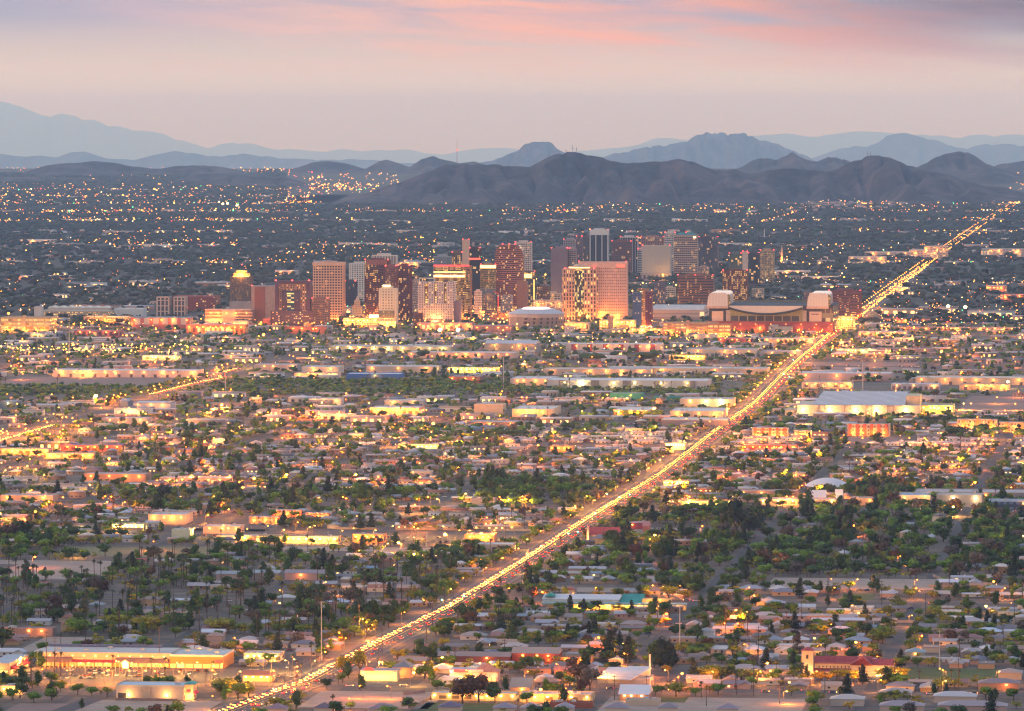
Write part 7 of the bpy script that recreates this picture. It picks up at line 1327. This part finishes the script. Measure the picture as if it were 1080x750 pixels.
CT, OT = Tpl(cars_full), Tpl(on_full); nc_ = [0]; cbat, obat = [], []
def car(x, y, rz, on, where, lab=True):
    px, py = PX(x, y); c, nm = rng.choice(CARC)
    if nc_[0] < 290 and 2 < px < 1078 and py < 747 and lab:
        nc_[0] += 1; o = obj('car', None, None, (x, y, .14), rz); tag(o, None, 'car', 'cars driving on the avenue' if on else 'cars parked in lots and streets'); obj('body', CB, o, color=vary(c, .2)); obj('cabin', CCB, o)
        for wx in (-.84, .82):
            for wy in (-1.45, 1.45): obj('wheel', CW, o, (wx, wy, 0))
        if on:
            for x_ in (-.62, .62): obj('headlight', HLM, o, (x_, 2.42, .7)); obj('tail_light', TLM, o, (x_, -2.42, .8))
        autolabel(o, nm+(' driving with headlights on' if on else ' '+where), px, py)
    else: (obat if on else cbat).append((x, y, .14, rz, 1, 1, 1, [vary(c, .2), (.03, .03, .04), (1, .42, .07, 1), (1, .02, .01, .35)]))
def drive(pts, lanes, gap, dmax=99999, seed=1):
    P_ = densify(pts, 4); acc = {l: rng.uniform(0, gap) for l in lanes}
    for (x0, y0), (x1, y1) in zip(P_, P_[1:]):
        l_ = math.hypot(x1-x0, y1-y0); dx, dy = (x1-x0)/l_, (y1-y0)/l_; ang = math.atan2(-dx, dy)
        for l in lanes:
            acc[l] -= l_
            if acc[l] <= 0 and y0 < dmax:
                acc[l] = gap*rng.uniform(.55, 1.3)*(1+1.6*max(0, mnoise.noise(Vector((y0/90, l, 1)))*2)); car(x0+dy*l, y0-dx*l, ang+(math.pi if l < 0 else 0), True, '')
ti = [p for p in densify(AVW, 50)]
drive([p for p in ti if p[1] < 5300], (-6.6, -3.2), 10); NEARDRIVE = nc_[0]
drive([p for p in ti if p[1] < 5300], (4, 8), 34)
drive([p for p in ti if 5250 < p[1] < 9900], (-6, -3), 10); drive([p for p in ti if 5250 < p[1] < 9900], (4, 8), 34)
drive([G(0, 466), G(28, 458), G(62, 448)], (-6, -3), 12); drive([G(163, 416), G(205, 405), G(236, 399)], (-6, -3, 3), 12); drive([G(236, 399), G(235, 393.5), G(252, 389)], (-6, -3, 3), 14)
ribbon('road', [G(150, 420), G(205, 405.5), G(237, 399), G(236, 393), G(256, 388)], -9, 9, 0, .16, M_ASPH)
def ew_cars(py, x0, x1, n):
    u_ = UV(*G(540, py))[0]
    for _ in range(n):
        v_ = UV(*G(rng.uniform(x0, x1), py))[1]; s = rng.choice((-5, -2, 2, 5)); x, y = XY(u_+s, v_); car(x, y, -TH+(math.pi/2 if s > 0 else -math.pi/2), True, '')
ew_cars(726, 340, 1080, 14); ew_cars(726, 60, 300, 5); ew_cars(384.5, 0, 1080, 60); ew_cars(534, 0, 1080, 20); ew_cars(470, 0, 1080, 20); ew_cars(632, 480, 1080, 7); ew_cars(352, 0, 1080, 60)
def lot(px0, px1, py0, py1, rows, frac, where, lab=True, rz=0):
    for i in range(rows):
        py = py0+(py1-py0)*(i+.5)/rows; a, b_ = G(px0, py), G(px1, py); n_ = int((b_[0]-a[0])/2.9)
        for j in range(n_):
            if rng.random() < frac: car(a[0]+(b_[0]-a[0])*(j+.5)/n_, a[1]-(b_[0]-a[0])*(j+.5)/n_*.122, -TH+rz+rng.choice((0, math.pi)), False, where, lab)
lot(68, 108, 706.5, 717, 4, .5, 'parked before the bright arcade'); lot(92, 150, 707, 714, 3, .7, 'parked before the bright arcade'); lot(160, 230, 706, 713, 2, .35, 'parked before the bright arcade'); lot(20, 70, 709, 718, 2, .35, 'parked before the bright arcade')
lot(258, 325, 702, 716, 3, .25, 'parked by the lot-side shop'); lot(696, 714, 708, 722, 2, .25, 'parked by the fan-roofed church'); lot(90, 145, 593, 595, 1, .22, 'parked along the dirt road')
lot(180, 540, 563, 571, 2, .35, 'in the commercial strip lot'); lot(702, 812, 562, 566, 2, .3, 'in the pink lot'); lot(165, 280, 550, 559, 2, .4, 'in the park-side lot')
lot(700, 775, 448, 462, 4, .5, '', False); lot(560, 690, 445, 459, 4, .5, '', False); lot(500, 700, 411, 414.5, 1, .35, '', False); lot(0, 200, 436, 446, 3, .4, '', False); lot(20, 70, 390, 396, 2, .5, '', False); lot(880, 1080, 374, 381, 3, .35, '', False)
for _ in range(2300):                                            # cars left along the side streets and in yards
    D = math.sqrt(rng.uniform(3480.0**2, 9300.0**2)); X_ = rng.uniform(-1, 1)*D*.095; px, py = PX(X_, D)
    if zone(px, py) in ('river', 'scrub', 'wood'): continue
    uu, vv = UV(X_, D); k = round((uu-40)/76.0); uu = 40+k*76+rng.choice((-3.2, 3.2)); 
    a, b_ = cell(uu, vv)
    if 0 <= a < NU and 0 <= b_ < NV and SPEC_OCC[a, b_]: continue
    X_, D = XY(uu, vv); car(X_, D, -TH+math.pi/2, False, 'parked along a side street', rng.random() < .55)
if cbat or obat: tag(merge('other_cars', [(CT, cbat), (OT, obat)], colattr('car_surfaces', .4, 15)), kind='stuff')
# ================================================================== POLES, MASTS, WALLS
def pole(px, yb, yt, r, colr, label, arms=2):
    x, y = G(px, yb); k = y/F; H = (yb-yt)*k; o = tag(obj('utility_pole', None, None, (x, y, 0), -TH), label, 'utility pole', 'utility poles'); m_ = paint(colr, .7, .08)
    part('pole', Geo().cone((0, 0, 0), (0, 0, H), r, r*.55, 7), m_, o); am2_ = make_mesh('crossarm', Geo().box(-1.8, 1.8, -.12, .12, -.12, .12, bottom=True), m_)
    for i in range(arms): obj('crossarm', am2_, o, (0, 0, H-1-i*2.2))
    if not label: autolabel(o, 'dark wooden utility pole', px, yb)
    return x, y, H
STEEL = (.4, .38, .38)
steel = [(339,697,634,.4,'tall pale steel power pole between palms and the white lot-side shop'),(717,688,636,.55,'tall grey steel pole behind the huge dark pines'),(991,706,664,.5,'tall grey steel pole behind the church lawn'),(346,589,560,.6,'grey steel pole by the bright strip shops'),(450,577,560,.6,'grey steel pole below the glowing brick store'),(531,411,376,.9,'tall steel pole rising from riverbed trees'),(910,414,380,.9,'tall steel pole beside the pink and white warehouse'),(73,375,340,.9,'thin tall pole among yellow lamps'),(238,414,390,.8,'steel pole at the far side of the river road bend')]
for a in steel: pole(a[0], a[1], a[2], a[3], STEEL, a[4], 1)
for px, yb, yt in ((49,706,666),(58,704,672),(168,704,660),(403,690,648),(399,713,676),(357,722,708),(478,634,616),(469,636,617),(456,660,640),(450,676,656),(795,734,700),(800,695,660),(765,668,640),(880,672,650),(1011,730,690),(1058,690,655),(1070,660,630),(930,640,612),(873,646,612),(822,742,722),(648,738,712),(682,735,712),(745,745,722),(620,612,590),(560,640,622),(530,668,652),(607,652,640),(845,655,630),(976,650,625),(1040,625,600),(880,480,462),(600,560,535),(655,560,540),(745,562,545),(722,572,556),(790,690,664),(628,600,580),(500,575,548),(533,572,552),(400,520,505),(250,535,515),(108,478,462),(205,695,668),(12,660,632),(90,675,660),(480,700,682),(532,690,674),(870,732,705),(940,668,648),(1020,560,540),(965,590,572)):
    pole(px, yb, yt, .28, (.07, .05, .045), None, 2)
for (a, b_, hh) in (((49,706),(168,704),16),((168,704),(339,697),17),((339,697),(478,670),17),((795,734),(1011,730),15),((648,738),(795,734),15)):   # sagging wires
    p0, p1 = G(*a), G(*b_); g = Geo()
    for dz in (0, 1.6):
        pr = [(p0[0]+(p1[0]-p0[0])*i/14, p0[1]+(p1[1]-p0[1])*i/14, hh+dz-5*math.sin(math.pi*i/14)*.45) for i in range(15)]
        for q0, q1 in zip(pr, pr[1:]): g.cone(q0, q1, .045, .045, 3, cap=False)
    o = obj('power_line', make_mesh('power_line', g, M_DARK)); tag(o, None, 'power line', 'power lines'); autolabel(o, 'pair of thin sagging dark wires', (a[0]+b_[0])/2, (a[1]+b_[1])/2)
RM = 0
for px, yt, h_, lab in ((482,171,105,'very tall red and white mast on the left hill'),(588.5,162,36,'lattice mast left of the summit cluster'),(597,160,24,'short mast between the summit masts'),(604,159,40,'thick double mast at the summit cluster'),(608,159,30,'thin mast right of the thick summit mast'),(915,162.5,28,'thin mast on the right-hand summit'),(918,162.5,24,'short mast next to the thin right-hand summit mast'),(578,166,22,'small mast down the slope from the summit cluster')):
    D = 22600; x = (px-CX)/F*D; z = HC-(yt-HY)*D/F-12; o = tag(obj('radio_mast', None, None, (x, D, z)), lab, 'radio mast', 'radio masts on the hills'); rr = 1.4 if h_ > 60 else 1.1
    mk = part('mast', Geo().cone((0, 0, 0), (0, 0, h_), rr, rr*.5, 4), paint((.4, .14, .14) if h_ > 60 else (.22, .2, .22), .6, .05), o)
    if h_ < 60: part('antenna_drum', Geo().cone((0, 0, h_*.5), (0, 0, h_*.5+5), rr*2, rr*2, 6), paint((.3, .28, .3)), o)
    red_light(o, 0, 0, h_*.6, 1.6)
# garden walls
for k2, (a, b_) in enumerate((((455,737),(428,752)),((690,726),(631,726)),((425,733),(448,731)),((1010,619),(984,608)))):
    p0, p1 = G(*a), G(*b_); L_ = math.hypot(p1[0]-p0[0], p1[1]-p0[1]); o = obj('block_wall', make_mesh('block_wall', Geo().box(0, L_, -.12, .12, 0, 2), paint((.38, .27, .22))), None, (p0[0], p0[1], 0), math.atan2(p1[1]-p0[1], p1[0]-p0[0])); tag(o, ('brown block wall between the tan lot and the school lawn', 'low wall in front of the fan-roofed church', 'short wall at the tan lot corner', 'wall at the end of the long bare strip')[k2], 'wall', None, 'thing')
nw = 0; WM = [make_mesh('block_wall', Geo().box(-L2/2, L2/2, -.12, .12, 0, 1.9), paint(c)) for L2, c in ((38, (.36, .28, .22)), (52, (.4, .33, .28)), (28, (.3, .22, .18)))]
for _ in range(1500):
    if nw >= 130: break
    k = rng.randrange(0, 26); u_ = 40+76*k+38+rng.uniform(-1, 1); x0, y0 = XY(u_, 0); v_ = rng.uniform(-.098*y0, .098*y0)-OX; x, y = XY(u_, v_); px, py = PX(x, y)
    if not (3 < px < 1077 and py < 745) or not occ_free(u_, v_, 1, 14) or zone(px, py) in ('wood', 'palms'): continue
    q = rng.randrange(3); occ_rect(u_-1, u_+1, v_-20, v_+20); o = tag(obj('block_wall', WM[q], None, (x, y, 0), -TH), None, 'wall', 'garden block walls', 'thing'); autolabel(o, ('tan garden wall', 'long pale garden wall', 'short brown garden wall')[q], px, py); nw += 1
finish_labels()
